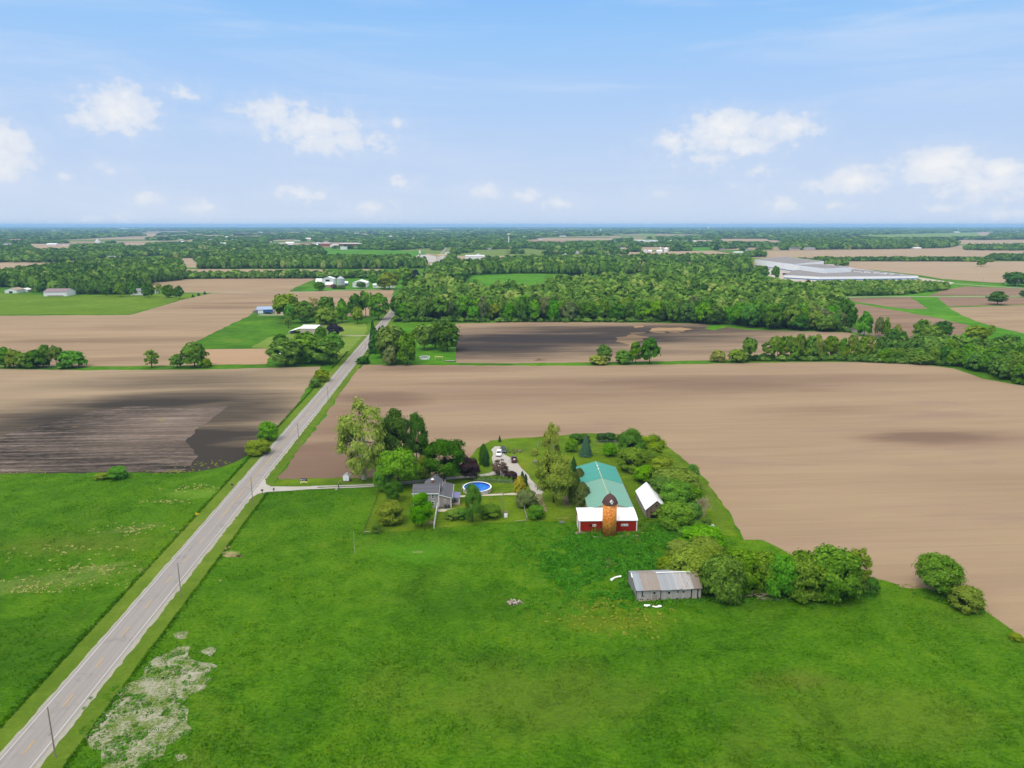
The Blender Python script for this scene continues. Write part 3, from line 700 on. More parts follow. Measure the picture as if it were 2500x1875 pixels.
def crown_cloud(kind, n, seed, jit=1.0):
    """points, normals, tint of a crown in unit space: height 0..1, radius about .5"""
    r = np.random.default_rng(seed)
    lobes = []
    if kind in ('round', 'oval', 'sparse', 'tall', 'bush', 'wide'):
        cz, rz, rr, L, lr = {'round': (.51, .43, .40, 60, .13), 'oval': (.50, .46, .37, 56, .12), 'sparse': (.52, .44, .41, 60, .10),
                             'tall': (.66, .31, .36, 26, .13), 'bush': (.40, .51, .41, 56, .13), 'wide': (.52, .41, .41, 56, .125)}[kind]
        for i in range(L):
            d = rsph(r, 1)[0]
            if kind in ('round', 'wide', 'oval', 'sparse') and d[2] < -.82: d[2] *= -.6
            if kind == 'bush' and d[2] < -.62: d[2] = abs(d[2])
            k = r.uniform(.45, 1.02) ** .6
            c = np.array([d[0] * rr * k, d[1] * rr * k, cz + d[2] * rz * k])
            if kind == 'oval': c[:2] *= 1.08 - .55 * max(0, (c[2] - .5) / .5)
            if kind == 'bush': c[2] = max(c[2], .14)
            lobes.append((c, lr * r.uniform(.7, 1.25), r.uniform(-.18, .18)))
        cen = np.array([0, 0, cz])
        w = np.array([l[1] ** 2 for l in lobes]); w /= w.sum()
        idx = r.choice(len(lobes), n, p=w)
        C = np.array([l[0] for l in lobes])[idx]; R = np.array([l[1] for l in lobes])[idx]; T = np.array([l[2] for l in lobes])[idx]
        E = rsph(r, n); out = C - cen; out /= np.linalg.norm(out, axis=1)[:, None] + 1e-6
        flip = (E * out).sum(1) < -.35; E[flip] *= -1
        up = E[:, 2] < -.5; E[up, 2] *= -.5
        rad = r.uniform(.6, 1.1, n) ** (.7 if kind != 'sparse' else .9) + np.where(r.random(n) < .2, r.uniform(0, .55, n), 0)
        flat = np.array([1.15, 1.15, .8])
        Pn = C + E * (R * rad)[:, None] * flat
        if kind in ('tall',): Pn[:, 2] = np.clip(Pn[:, 2], .3, 1.02)
        Pn[:, 2] = np.clip(Pn[:, 2], .02, 1.03)
        N = E * .8 + out * .4 + rsph(r, n) * .5 * jit + np.array([0, 0, .3])
        tint = np.clip(.45 + T + r.normal(0, .22, n), 0, 1)
    elif kind == 'spruce':
        z = 1 - r.uniform(0, 1, n) ** .62 * .96
        lay = np.floor(z * 15) / 15; fr = (z - lay) * 15
        rad = (1 - z) ** .85 * .5 * (1.08 - .42 * fr) * r.uniform(.55, 1.06, n) ** .5 + .008
        a = r.uniform(0, 2 * math.pi, n); wv = 1 + .13 * np.sin(a * 5 + lay * 40)
        Pn = np.stack([np.cos(a) * rad * wv, np.sin(a) * rad * wv, z * .98 + .01 - .05 * rad], 1)
        N = np.stack([np.cos(a), np.sin(a), np.full(n, .75)], 1) + rsph(r, n) * .4
        tint = np.clip(.35 + r.normal(0, .22, n) + .35 * (rad / (.5 * (1 - z) ** .85 + .02) - .8), 0, 1)
    elif kind == 'cedar':
        z = r.uniform(.0, 1, n)
        prof = np.minimum(1, np.sqrt(np.clip((1 - z) * 2.1, 0, 1))) * (.82 + .18 * np.minimum(1, z * 5))
        a = r.uniform(0, 2 * math.pi, n)
        lump = 1 + .14 * np.sin(a * 3 + z * 9) + .1 * np.sin(a * 7 - z * 17) + .08 * np.sin(z * 31 + a * 2)
        rad = .46 * prof * lump * r.uniform(.55, 1.05, n) ** .45
        Pn = np.stack([np.cos(a) * rad, np.sin(a) * rad, z], 1)
        N = np.stack([np.cos(a), np.sin(a), np.full(n, .6)], 1) + rsph(r, n) * .6
        tint = np.clip(.4 + r.normal(0, .25, n), 0, 1)
    return Pn, N, tint, lobes

LEAFSZ = {'round': .056, 'oval': .054, 'sparse': .042, 'tall': .054, 'bush': .066, 'wide': .054, 'spruce': .05, 'cedar': .06}
def make_crown(kind, n, seed):
    P_, N_, T_, lobes = crown_cloud(kind, n, seed)
    r = np.random.default_rng(seed + 99)
    base = {'spruce': 4000, 'cedar': 3500, 'sparse': 3600}.get(kind, 5000)
    s = LEAFSZ[kind] * (base / n) ** .5
    V = leaf_quads(P_, N_, s, r)
    return quads_mesh('%s crown' % kind, V, [LM['mid']], T_), lobes

def make_trunk(kind, lobes, seed, r0=.022, dead=False):
    """tapered trunk with limbs reaching into the crown lobes, unit space"""
    r = random.Random(seed); mb = MB()
    if kind in ('spruce', 'cedar'):
        mb.tube((0, 0, -.01), (0, 0, .9), r0 * 1.1, .004, 7); return mb
    fork = .26 if kind != 'tall' else .45
    mb.tube((0, 0, -.01), (.004, .003, .05), r0 * 1.5, r0 * 1.05, 8)
    mb.tube((.004, .003, .05), (.01, -.006, fork), r0 * 1.05, r0 * .85, 8)
    mb.tube((.01, -.006, fork), (.0, .0, .72), r0 * .8, r0 * .2, 7)
    for (c, lr, _) in sorted(lobes, key=lambda l: -l[1])[:12]:
        z0 = fork + r.uniform(0, .22); k = min(.95, .45 + r.random() * .3)
        a = Vector((0, 0, z0)); e = Vector(tuple(c)); 
        mid = a.lerp(e, .5) + Vector((0, 0, -.02))
        mb.tube(a, mid, r0 * .42, r0 * .26, 5); mb.tube(mid, e, r0 * .26, r0 * .07, 5)
    return mb

def dead_tree(seed):
    r = random.Random(seed); mb = MB()
    def grow(p, d, l, rad, lv):
        q = p + d * l
        mb.tube(p, q, rad * 1.6, rad * 1.1, 5 if lv < 2 else 3)
        if lv >= 4: return
        for _ in range(3 if lv < 3 else 4):
            nd = (d + Vector((r.uniform(-1, 1), r.uniform(-1, 1), r.uniform(-.35, .7))) * .75).normalized()
            grow(q if r.random() < .6 else p.lerp(q, r.uniform(.5, 1)), nd, l * r.uniform(.55, .85), rad * .62, lv + 1)
    for _ in range(4):
        grow(Vector((r.uniform(-.03, .03), r.uniform(-.03, .03), 0)), Vector((r.uniform(-.5, .5), r.uniform(-.5, .5), 1)).normalized(), .3, .018, 0)
    return mb

PROTO = {}
def protos(kind, n, seeds, lod):
    out = []
    for sd_ in seeds:
        cm, lobes = make_crown(kind, n, sd_)
        tm = make_trunk(kind, lobes, sd_, .036 if kind == 'sparse' else .022)
        me = bpy.data.meshes.new('%s trunk' % kind); me.from_pydata(tm.v, [], tm.f); me.materials.append(M_bark)
        out.append((cm, me))
    PROTO[(kind, lod)] = out
for kind, nn, sds in (('round', 5200, (1, 2, 3, 4)), ('oval', 4800, (11, 12, 13)), ('sparse', 4200, (21, 22)), ('tall', 3000, (31, 32)), ('bush', 3200, (41, 42, 43)), ('wide', 5200, (51, 52)), ('spruce', 4000, (61,)), ('cedar', 3600, (71, 72))):
    protos(kind, int(nn * (1.25 if kind == 'sparse' else 2.8)), sds, 0)
    protos(kind, max(700, nn // 4), sds, 1)

def tree(name, label, cat, kind, leaf, x, y, h, w, group=None, bark=None, lod=None, r=random, depth=None, seed=None):
    """a tree of height h and crown width w standing at x, y"""
    rr = random.Random(seed if seed is not None else int(x * 131 + y * 17))
    if lod is None: lod = 0 if math.hypot(x, y) < 330 else 1
    cm, tm = rr.choice(PROTO[(kind, lod)])
    e = thing(name, label, cat, (x, y, 0), rr.uniform(0, 6.28), group)
    c = mesh_obj('crown', cm, e); c.material_slots[0].link = 'OBJECT'; c.material_slots[0].material = LM[leaf]
    tk = mesh_obj('trunk' if kind != 'bush' else 'stem', tm, e)
    if bark: tk.material_slots[0].link = 'OBJECT'; tk.material_slots[0].material = bark
    for o in (c,): o.scale = (w * rr.uniform(.94, 1.06), w * rr.uniform(.94, 1.06), h)
    tk.scale = (w, w, h) if kind not in ('spruce', 'cedar') else (h * .6, h * .6, h)
    return e

def ptree(px, py, ty, wpx, kind, leaf, name, label, cat='tree', group=None, bark=None):
    """a tree read off the photograph: foot at px, py; top at ty; crown width in picture pixels"""
    x, y = G(px, py)
    w = wpx * MPP(py) * .97
    # the crown's highest visible point lies a little behind the trunk line
    h = max(1.0, ZT(y + w * .12, ty))
    if kind == 'bush': w *= 1.14
    return tree(name, label, cat, kind, leaf, x, y + w * .05, h, w, group, bark)
# trees and bushes that can be told apart: foot x, foot y, top y, crown width, kind, leaf, name, label, category
NB = M_white_bark
T = [
 # --- around the farmhouse
 (888, 1172, 972, 140, 'sparse', 'pale', 'sycamore_tree', 'huge pale sparse sycamore with white limbs beside the drive', 'tree', NB),
 (965, 1148, 998, 92, 'oval', 'dark', 'tall_tree', 'tallest deep green tree behind the house, next to the pale sycamore', 'tree', None),
 (1018, 1140, 1007, 62, 'oval', 'dark', 'tall_tree', 'narrow deep green tree behind the house with a pointed top against the tan field', 'tree', None),
 (972, 1190, 1092, 104, 'round', 'bright', 'maple_tree', 'broad glossy green tree where the drive vanishes left of the grey house', 'tree', None),
 (1085, 1172, 1066, 112, 'round', 'dark', 'maple_tree', 'big rounded deep green maple behind the grey house roof', 'tree', None),
 (1034, 1172, 1112, 46, 'oval', 'olive', 'small_tree', 'dull olive tree in the gap between the two dark trees behind the house', 'tree', None),
 (1147, 1173, 1112, 50, 'round', 'purple', 'purple_maple', 'dense dark purple maple beside the far end of the pool', 'tree', None),
 (961, 1225, 1172, 48, 'round', 'dark', 'yard_tree', 'small rounded dark tree below the drive, left of the grey house', 'tree', None),
 (930, 1203, 1135, 40, 'oval', 'bright', 'yard_tree', 'slim bright tree at the corner of the fence and the drive', 'tree', None),
 (953, 1277, 1221, 62, 'bush', 'olive', 'yard_bush', 'large loose olive bush on the lawn inside the wire fence', 'bush', None),
 (920, 1301, 1277, 20, 'bush', 'mid', 'yard_bush', 'little dark bush at the lawn corner below the olive bush', 'bush', None),
 (1029.6, 1287, 1199, 66, 'oval', 'bright', 'young_maple', 'bright green young maple in front of the grey house', 'tree', None),
 (1153.5, 1275, 1181, 50, 'oval', 'mid', 'young_maple', 'cone shaped green maple in front of the pool', 'tree', None),
 (1106, 1267, 1242, 36, 'bush', 'olive', 'garden_shrub', 'low olive shrub left of the maple that stands before the pool', 'shrub', None),
 (1196, 1263, 1230, 48, 'bush', 'mid', 'garden_shrub', 'wide low shrub right of the maple that stands before the pool', 'shrub', None),
 (1130, 1266, 1240, 32, 'bush', 'mid', 'garden_shrub', 'small shrub tucked against the maple that stands before the pool', 'shrub', None),
 (1181, 1134, 1083, 26, 'cedar', 'dark', 'arborvitae', 'taller dark arborvitae left of the gravel yard', 'tree', None),
 (1187, 1139, 1101, 18, 'cedar', 'spruce', 'arborvitae', 'shorter dark arborvitae leaning against the tall one by the gravel yard', 'tree', None),
 (1220, 1079, 1062, 10, 'spruce', 'spruce', 'small_conifer', 'tiny lone conifer at the lawn edge against the tan field', 'tree', None),
 (1219, 1160, 1120, 44, 'sparse', 'mauve', 'plum_tree', 'thin purple brown plum tree standing on the gravel yard', 'tree', None),
 (1234, 1158, 1136, 20, 'sparse', 'mauve', 'plum_sapling', 'small wispy plum right of the larger one on the gravel', 'tree', None),
 (1247, 1172, 1150, 28, 'bush', 'purple', 'dark_shrub', 'low blackish purple shrub at the end of the pool hedge', 'shrub', None),
 (1269, 1203, 1161, 32, 'cedar', 'yellow', 'golden_arborvitae', 'golden yellow arborvitae right of the pool', 'tree', None),
 (1275, 1186, 1150, 11, 'cedar', 'spruce', 'pencil_cedar', 'thin dark spire behind the golden arborvitae', 'tree', None),
 (1283, 1188, 1157, 11, 'cedar', 'spruce', 'pencil_cedar', 'short dark spire at the right shoulder of the golden arborvitae', 'tree', None),
 (1285, 1237, 1192, 46, 'bush', 'grey', 'yard_bush', 'greyish round bush at the end of the white concrete path', 'bush', None),
 (1309, 1266, 1230, 36, 'bush', 'mid', 'yard_bush', 'dark green bush beside the worn path to the barn', 'bush', None),
 (1352, 1229, 1094, 104, 'wide', 'pale', 'willow_tree', 'wide yellow green willow between the gravel yard and the barn', 'tree', None),
 (1347, 1160, 1030, 52, 'sparse', 'pale', 'cottonwood_tree', 'tall thin yellow green tree with white limbs rising behind the willow', 'tree', NB),
 (1306, 1112, 1094, 16, 'bush', 'pale', 'vine_bush', 'yellowish vine bush left of the tall thin tree', 'bush', None),
 (1400, 1157, 1113, 28, 'spruce', 'spruce', 'spruce_tree', 'dark spruce at the back left corner of the green barn', 'tree', None),
 (1392, 1154, 1130, 15, 'spruce', 'blue', 'small_spruce', 'small bluish spruce in front of the dark spruce by the green barn', 'tree', None),
 (1414, 1192, 1142, 34, 'cedar', 'cedar', 'cedar_tree', 'upper brownish cedar along the left side of the green barn', 'tree', None),
 (1403, 1206, 1152, 30, 'cedar', 'cedar', 'cedar_tree', 'outer brownish cedar between the willow and the green barn', 'tree', None),
 (1421, 1238, 1176, 46, 'cedar', 'cedar', 'cedar_tree', 'largest brownish cedar, nearest the white barn roof', 'tree', None),
 (1401, 1228, 1172, 30, 'cedar', 'cedar', 'cedar_tree', 'brownish cedar left of the largest one by the white roof', 'tree', None),
 (1430, 1114, 1058, 36, 'spruce', 'blue', 'blue_spruce', 'big blue spruce alone on the lawn behind the green barn', 'tree', None),
 (1405, 1084, 1057, 28, 'bush', 'dark', 'dark_bush', 'dark bush at the field edge left behind the blue spruce', 'bush', None),
 (1426, 1080, 1059, 28, 'bush', 'dark', 'dark_bush', 'dark bush just behind the top of the blue spruce', 'bush', None),
 (1396, 1103, 1070, 28, 'bush', 'bright', 'bright_bush', 'bright green bush left of the blue spruce', 'bush', None),
 (1470, 1078, 1056, 28, 'bush', 'spruce', 'cedar_bush', 'left one of two dark cedars before the far wire fence', 'bush', None),
 (1488, 1078, 1055, 28, 'bush', 'spruce', 'cedar_bush', 'right one of two dark cedars before the far wire fence', 'bush', None),
 (1512, 1079, 1061, 15, 'cedar', 'spruce', 'cedar_bush', 'small pointed cedar at the right end of the far wire fence', 'bush', None),
 (1488, 1113, 1081, 32, 'bush', 'bright', 'bright_bush', 'bright bush on the lawn in front of the far wire fence', 'bush', None),
 # --- grove right of the barns
 (1540, 1132, 1045, 72, 'oval', 'mid', 'grove_tree', 'tallest tree of the grove behind the green barn', 'tree', None),
 (1582, 1122, 1058, 84, 'round', 'olive', 'grove_tree', 'olive tree at the top right of the grove against the tan field', 'tree', None),
 (1545, 1150, 1090, 62, 'bush', 'olive', 'grove_tree', 'low olive tree at the foot of the tallest grove tree', 'tree', None),
 (1572, 1176, 1134, 50, 'bush', 'bright', 'grove_bush', 'light green bush behind the white roofed barn', 'bush', None),
 (1612, 1165, 1105, 60, 'bush', 'olive', 'grove_tree', 'brownish olive tree in the middle of the grove', 'tree', None),
 (1650, 1202, 1140, 104, 'bush', 'olive', 'grove_bush', 'very wide olive thicket behind the bright round tree', 'bush', None),
 (1690, 1192, 1133, 42, 'oval', 'mid', 'grove_tree', 'slim tree on the field side of the olive thicket', 'tree', None),
 (1649, 1242, 1172, 80, 'round', 'bright', 'maple_tree', 'bright round maple right of the white roofed barn', 'tree', None),
 (1651, 1288, 1221, 74, 'bush', 'bright', 'grove_tree', 'bright bushy tree in front of the round maple', 'tree', None),
 (1612, 1263, 1234, 34, 'bush', 'olive', 'barn_shrub', 'dull shrub covering the right corner of the wooden barn front', 'shrub', None),
 (1722, 1284, 1262, 26, 'bush', 'mid', 'grove_bush', 'small bush beside the metal sheets', 'bush', None),
 (1697, 1292, 1268, 32, 'bush', 'mid', 'grove_bush', 'small bush left of the metal sheets', 'bush', None),
 (1677, 1331, 1283, 44, 'bush', 'bright', 'thicket_bush', 'yellow green bush at the front of the thicket above the grey shed', 'bush', None),
 (1716, 1345, 1283, 92, 'bush', 'bright', 'thicket_bush', 'broad light green bush below the metal sheets', 'bush', None),
 # --- behind and right of the weathered shed
 (1690, 1412, 1332, 116, 'bush', 'olive', 'thicket_tree', 'broad olive brown tree directly behind the grey shed', 'tree', None),
 (1640, 1400, 1353, 60, 'bush', 'olive', 'thicket_bush', 'olive bush behind the left half of the grey shed', 'bush', None),
 (1762, 1462, 1345, 88, 'bush', 'mid', 'hedgerow_tree', 'dense green tree covering the right end of the grey shed', 'tree', None),
 (1808, 1445, 1338, 92, 'bush', 'mid', 'hedgerow_tree', 'green tree between the grey shed and the dead branches', 'tree', None),
 (1866, 1445, 1342, 76, 'bush', 'mid', 'hedgerow_tree', 'green tree above the fallen dead branches', 'tree', None),
 (1905, 1458, 1345, 74, 'bush', 'bright', 'hedgerow_tree', 'bright upright tree right of the dead branches', 'tree', None),
 (1968, 1458, 1342, 100, 'bush', 'mid', 'hedgerow_tree', 'full bushy tree left of the largest hedgerow tree', 'tree', None),
 (2032, 1462, 1331, 112, 'bush', 'mid', 'hedgerow_tree', 'largest green tree of the hedgerow right of the shed', 'tree', None),
 (2092, 1440, 1336, 70, 'sparse', 'olive', 'hedgerow_tree', 'thin half bare tree at the right end of the hedgerow', 'tree', NB),
 (2124, 1449, 1408, 38, 'bush', 'dark', 'hedgerow_bush', 'compact dark bush at the end of the hedgerow', 'bush', None),
 (2287, 1446, 1350, 118, 'round', 'mid', 'lone_tree', 'lone rounded tree at the meadow corner against the tan field', 'tree', None),
 (2361, 1490, 1430, 66, 'bush', 'olive', 'lone_bush', 'olive green bush just right of the lone rounded tree', 'bush', None),
 (2480, 1562, 1546, 26, 'bush', 'olive', 'edge_bush', 'low olive bush at the right edge of the meadow', 'bush', None),
 (1738, 1402, 1340, 70, 'bush', 'olive', 'thicket_tree', 'olive tree right behind the right end of the grey shed roof', 'tree', None),
 (1720, 1372, 1312, 70, 'bush', 'olive', 'thicket_tree', 'loose olive tree between the light green bush and the hedgerow', 'tree', None),
 (1660, 1362, 1318, 56, 'bush', 'olive', 'thicket_tree', 'olive bush at the left end of the thicket above the shed', 'tree', None),
 (1838, 1420, 1350, 56, 'bush', 'mid', 'hedgerow_tree', 'green tree behind the dead branches against the tan field', 'tree', None),
 (1935, 1446, 1360, 50, 'bush', 'mid', 'hedgerow_tree', 'lower green tree wedged left of the full bushy one', 'tree', None),
 (2000, 1464, 1386, 60, 'bush', 'mid', 'hedgerow_bush', 'low bush at the front foot of the largest hedgerow tree', 'bush', None),
 (2072, 1456, 1384, 56, 'bush', 'mid', 'hedgerow_bush', 'low green bush at the right foot of the largest hedgerow tree', 'bush', None),
 (1786, 1470, 1404, 46, 'bush', 'mid', 'hedgerow_bush', 'low green bush between the shed corner and the dead branches', 'bush', None),
 (1625, 1225, 1160, 70, 'bush', 'mid', 'grove_bush', 'green bush right of the white barn roof below the grove', 'bush', None),
 (1685, 1235, 1180, 60, 'bush', 'mid', 'grove_bush', 'green bush between the round maple and the dead tree', 'bush', None),
 (1592, 1160, 1096, 60, 'bush', 'mid', 'grove_bush', 'green bush under the olive tree at the top right of the grove', 'bush', None),
 (1690, 1268, 1226, 44, 'bush', 'mid', 'grove_bush', 'small leafy bush over the collapsed shed', 'bush', None),
 # --- along the road
 (655, 1076, 1028, 42, 'bush', 'bright', 'roadside_tree', 'egg shaped bright tree left of the road', 'tree', None),
 (630, 1110, 1070, 50, 'bush', 'olive', 'roadside_bush', 'loose olive bush in front of the egg shaped roadside tree', 'bush', None),
 (288, 1168, 1138, 42, 'bush', 'bright', 'field_bush', 'green bush at the edge of the black field', 'bush', None),
 (248, 1169, 1154, 32, 'bush', 'olive', 'field_bush', 'low brown green bush left of the green bush by the black field', 'bush', None),
 (786, 932, 899, 32, 'bush', 'olive', 'roadside_bush', 'taller olive bush on the left verge halfway up the road', 'bush', None),
 (769, 946, 921, 24, 'bush', 'mid', 'roadside_bush', 'smaller bush in front of the olive bush halfway up the road', 'bush', None),
 (886, 888, 869, 28, 'bush', 'dark', 'roadside_bush', 'dark bush on the right of the road before the grove', 'bush', None),
 # --- left fence row
 (12, 898, 846, 40, 'round', 'mid', 'fencerow_tree', 'first tree of the left fence row, cut by the picture edge', 'tree', None),
 (33, 898, 852, 36, 'bush', 'olive', 'fencerow_tree', 'olive tree second in the left fence row', 'tree', None),
 (60, 898, 858, 38, 'bush', 'mid', 'fencerow_tree', 'low green tree third in the left fence row', 'tree', None),
 (92, 898, 852, 46, 'bush', 'dark', 'fencerow_tree', 'dark tree in the middle of the left fence row', 'tree', None),
 (112, 897, 841, 32, 'tall', 'mid', 'fencerow_tree', 'tall tree with bare stems near the end of the left fence row', 'tree', None),
 (138, 897, 844, 34, 'tall', 'mid', 'fencerow_tree', 'tall leggy tree just left of the last bush of the left fence row', 'tree', None),
 (175, 898, 855, 52, 'bush', 'bright', 'fencerow_bush', 'rounded bright bush ending the left fence row', 'bush', None),
 (370, 898, 853, 38, 'sparse', 'mid', 'fencerow_tree', 'thin young tree standing left of the two rounder ones', 'tree', None),
 (432, 898, 864, 34, 'round', 'mid', 'fencerow_tree', 'small round tree between the thin one and the large one', 'tree', None),
 (474, 897, 834, 60, 'round', 'mid', 'fencerow_tree', 'largest round tree on the strip between the left fields', 'tree', None),
 (503, 897, 874, 22, 'bush', 'olive', 'fencerow_bush', 'small bush leaning on the largest tree of the strip', 'bush', None),
 # --- clump between the two central fields
 (1475, 888, 840, 38, 'round', 'mid', 'clump_tree', 'round tree left in the clump between the two central fields', 'tree', None),
 (1462, 889, 864, 40, 'bush', 'pale', 'clump_bush', 'yellowish bush at the left foot of the clump between the central fields', 'bush', None),
 (1522, 888, 854, 36, 'bush', 'mid', 'clump_bush', 'low bush left of the pointed trees in the central clump', 'bush', None),
 (1551, 888, 832, 38, 'oval', 'mid', 'clump_tree', 'middle pointed tree of the central clump', 'tree', None),
 (1586, 888, 824, 48, 'oval', 'dark', 'clump_tree', 'tallest darkest tree at the right of the central clump', 'tree', None),
 (1753, 883, 852, 32, 'bush', 'pale', 'hedgerow_bush', 'yellow green bush at the left tip of the long hedgerow', 'bush', None),
 (1829, 883, 824, 36, 'tall', 'mid', 'hedgerow_tree', 'umbrella topped tree near the left tip of the long hedgerow', 'tree', None),
 (1800, 884, 852, 38, 'bush', 'olive', 'hedgerow_bush', 'olive bush left of the umbrella topped tree', 'bush', None),
 # --- grove west of the road
 (686, 852, 815, 42, 'round', 'dark', 'house_grove_tree', 'dark tree at the back left of the west roadside grove', 'tree', None),
 (697, 894, 823, 82, 'round', 'mid', 'house_grove_tree', 'broad tree with a forked trunk at the left of the west roadside grove', 'tree', None),
 (748, 882, 810, 82, 'round', 'mid', 'house_grove_tree', 'broad tree in front of the white hall, middle of the west grove', 'tree', None),
 (792, 889, 826, 82, 'round', 'mid', 'house_grove_tree', 'lower front tree of the west grove', 'tree', None),
 (757, 886, 842, 46, 'bush', 'bright', 'house_grove_tree', 'low light tree at the foot of the west grove', 'tree', None),
 (816, 872, 810, 56, 'oval', 'bright', 'house_grove_tree', 'bright tree at the road side of the west grove', 'tree', None),
 (783, 832, 796, 32, 'oval', 'mid', 'house_grove_tree', 'slim tree between the white hall and the purple tree', 'tree', None),
 (817, 823, 790, 40, 'wide', 'navy', 'purple_tree', 'nearly black purple tree above the west grove', 'tree', None),
 # --- north grove near the blue barn
 (700, 778, 714, 66, 'round', 'olive', 'north_grove_tree', 'large dull tree right of the blue barn', 'tree', None),
 (708, 790, 740, 30, 'oval', 'bright', 'north_grove_tree', 'bright tree at the left edge of the north grove', 'tree', None),
 (704, 801, 770, 22, 'sparse', 'olive', 'north_grove_sapling', 'thin sapling standing on the pasture before the north grove', 'tree', None),
 (745, 788, 734, 58, 'round', 'mid', 'north_grove_tree', 'broad mid green tree left of the sandy gap in the north grove', 'tree', None),
 (766, 780, 724, 30, 'sparse', 'tan', 'north_grove_tree', 'sandy coloured half bare tree in the north grove', 'tree', None),
 (797, 782, 722, 46, 'round', 'mid', 'north_grove_tree', 'tall tree behind the low one in the middle of the north grove', 'tree', None),
 (796, 792, 750, 46, 'bush', 'olive', 'north_grove_tree', 'low olive tree at the front middle of the north grove', 'tree', None),
 (835, 787, 736, 38, 'oval', 'bright', 'north_grove_tree', 'brightest green tree of the north grove', 'tree', None),
 (835, 770, 728, 22, 'oval', 'dark', 'north_grove_tree', 'dark treetop peeping over the brightest tree of the north grove', 'tree', None),
 (868, 776, 717, 40, 'oval', 'dark', 'north_grove_tree', 'tall dark tree right of the brightest one in the north grove', 'tree', None),
 (873, 791, 747, 32, 'oval', 'olive', 'north_grove_tree', 'dull front tree right of the brightest one in the north grove', 'tree', None),
 (893, 774, 712, 38, 'tall', 'mid', 'north_grove_tree', 'tall tree with visible stems near the road in the north grove', 'tree', None),
 (924, 781, 714, 52, 'round', 'mid', 'north_grove_tree', 'rounded tree beside the road ending the north grove', 'tree', None),
 # --- grove east of the road
 (912, 862, 782, 32, 'spruce', 'spruce', 'spruce_tree', 'dark spruce on the right of the road where the east grove begins', 'tree', None),
 (953, 886, 790, 72, 'round', 'mid', 'east_grove_tree', 'tall green tree at the left of the east grove', 'tree', None),
 (995, 891, 812, 58, 'oval', 'mid', 'east_grove_tree', 'pointed tree standing in front of the east grove', 'tree', None),
 (953, 892, 840, 32, 'bush', 'grey', 'east_grove_tree', 'greyish thin tree at the foot of the east grove', 'tree', None),
 (977, 880, 800, 50, 'round', 'mid', 'east_grove_tree', 'tree behind the pointed one in the east grove', 'tree', None),
 (1035, 854, 789, 58, 'round', 'mid', 'east_grove_tree', 'middle tree of the right half of the east grove', 'tree', None),
 (1091, 857, 781, 70, 'round', 'dark', 'east_grove_tree', 'big tree at the right end of the east grove by the black field', 'tree', None),
 (1062, 850, 785, 50, 'oval', 'mid', 'east_grove_tree', 'tree behind the big one at the right end of the east grove', 'tree', None),
 (930, 873, 800, 44, 'round', 'dark', 'east_grove_tree', 'dark tree beside the spruce in the east grove', 'tree', None),
 # --- lone trees by the young crop
 (259, 723, 692, 18, 'oval', 'mid', 'windbreak_tree', 'slim tree right of the mauve roofed barn', 'tree', None),
 (293, 725, 690, 27, 'oval', 'mid', 'windbreak_tree', 'egg shaped tree between the mauve roofed barn and the white house', 'tree', None),
 (326, 723, 688, 18, 'oval', 'mid', 'windbreak_tree', 'slim tree in front of the white house left of the crop corner', 'tree', None),
 (362, 726, 688, 29, 'round', 'dark', 'windbreak_tree', 'dark round tree covering the white house', 'tree', None),
 (389, 716, 692, 17, 'oval', 'pale', 'windbreak_tree', 'small yellow green tree right of the white house', 'tree', None),
 (411, 727, 694, 31, 'round', 'mid', 'windbreak_tree', 'broad tree near the tip of the young crop', 'tree', None),
 (438, 730, 697, 25, 'oval', 'dark', 'windbreak_tree', 'last upright tree at the tip of the young crop', 'tree', None),
 (471, 726, 718, 9, 'spruce', 'spruce', 'tiny_conifer', 'leftmost of three tiny conifers past the young crop', 'tree', None),
 (485, 722, 714, 9, 'spruce', 'spruce', 'tiny_conifer', 'middle one of three tiny conifers past the young crop', 'tree', None),
 (500, 719, 711, 10, 'spruce', 'spruce', 'tiny_conifer', 'rightmost of three tiny conifers past the young crop', 'tree', None),
 # --- right-hand fields
 (2436, 744, 711, 46, 'wide', 'dark', 'field_tree', 'lone twin trunk tree in the far right field', 'tree', None),
 (2482, 698, 663, 62, 'round', 'dark', 'field_tree', 'dark round tree at the right edge beside the country road', 'tree', None),
 (2396, 651, 630, 22, 'wide', 'mid', 'field_tree', 'flat topped lone tree in the upper right field', 'tree', None),
 (2496, 726, 708, 16, 'round', 'dark', 'field_tree', 'dark tree at the right edge where the gravel road leaves', 'tree', None),
 (2066, 806, 727, 44, 'oval', 'dark', 'field_tree', 'tall dark tree at the right end of the big wood', 'tree', None),
 (1893, 683, 649, 22, 'oval', 'mid', 'factory_tree', 'upright tree before the factory loading dock', 'tree', None),
 (1858, 681, 647, 40, 'round', 'mid', 'factory_tree', 'round tree before the tall white factory wall', 'tree', None),
 # --- grain bin farm
 (779, 710, 687, 31, 'round', 'dark', 'farm_tree', 'round tree before the white barn of the grain bin farm', 'tree', None),
 (881, 704, 687, 25, 'wide', 'dark', 'farm_tree', 'flat crowned tree before the white shed of the grain bin farm', 'tree', None),
 (950, 707, 664, 50, 'wide', 'olive', 'farm_tree', 'large tree with a thick trunk before the long white house', 'tree', None),
 (932, 705, 672, 30, 'round', 'mid', 'farm_tree', 'tree behind the left end of the long white house', 'tree', None),
 (985, 692, 651, 46, 'round', 'mid', 'farm_tree', 'bright tree right of the long white house', 'tree', None),
 (1013, 686, 657, 24, 'oval', 'navy', 'farm_tree', 'dark purple tree by the road at the grain bin farm', 'tree', None),
 (912, 694, 672, 24, 'round', 'mid', 'farm_tree', 'round tree between the white shed and the long house', 'tree', None),
 (989, 701, 684, 16, 'round', 'dark', 'farm_tree', 'small dark tree on the lawn beside the far road', 'tree', None),
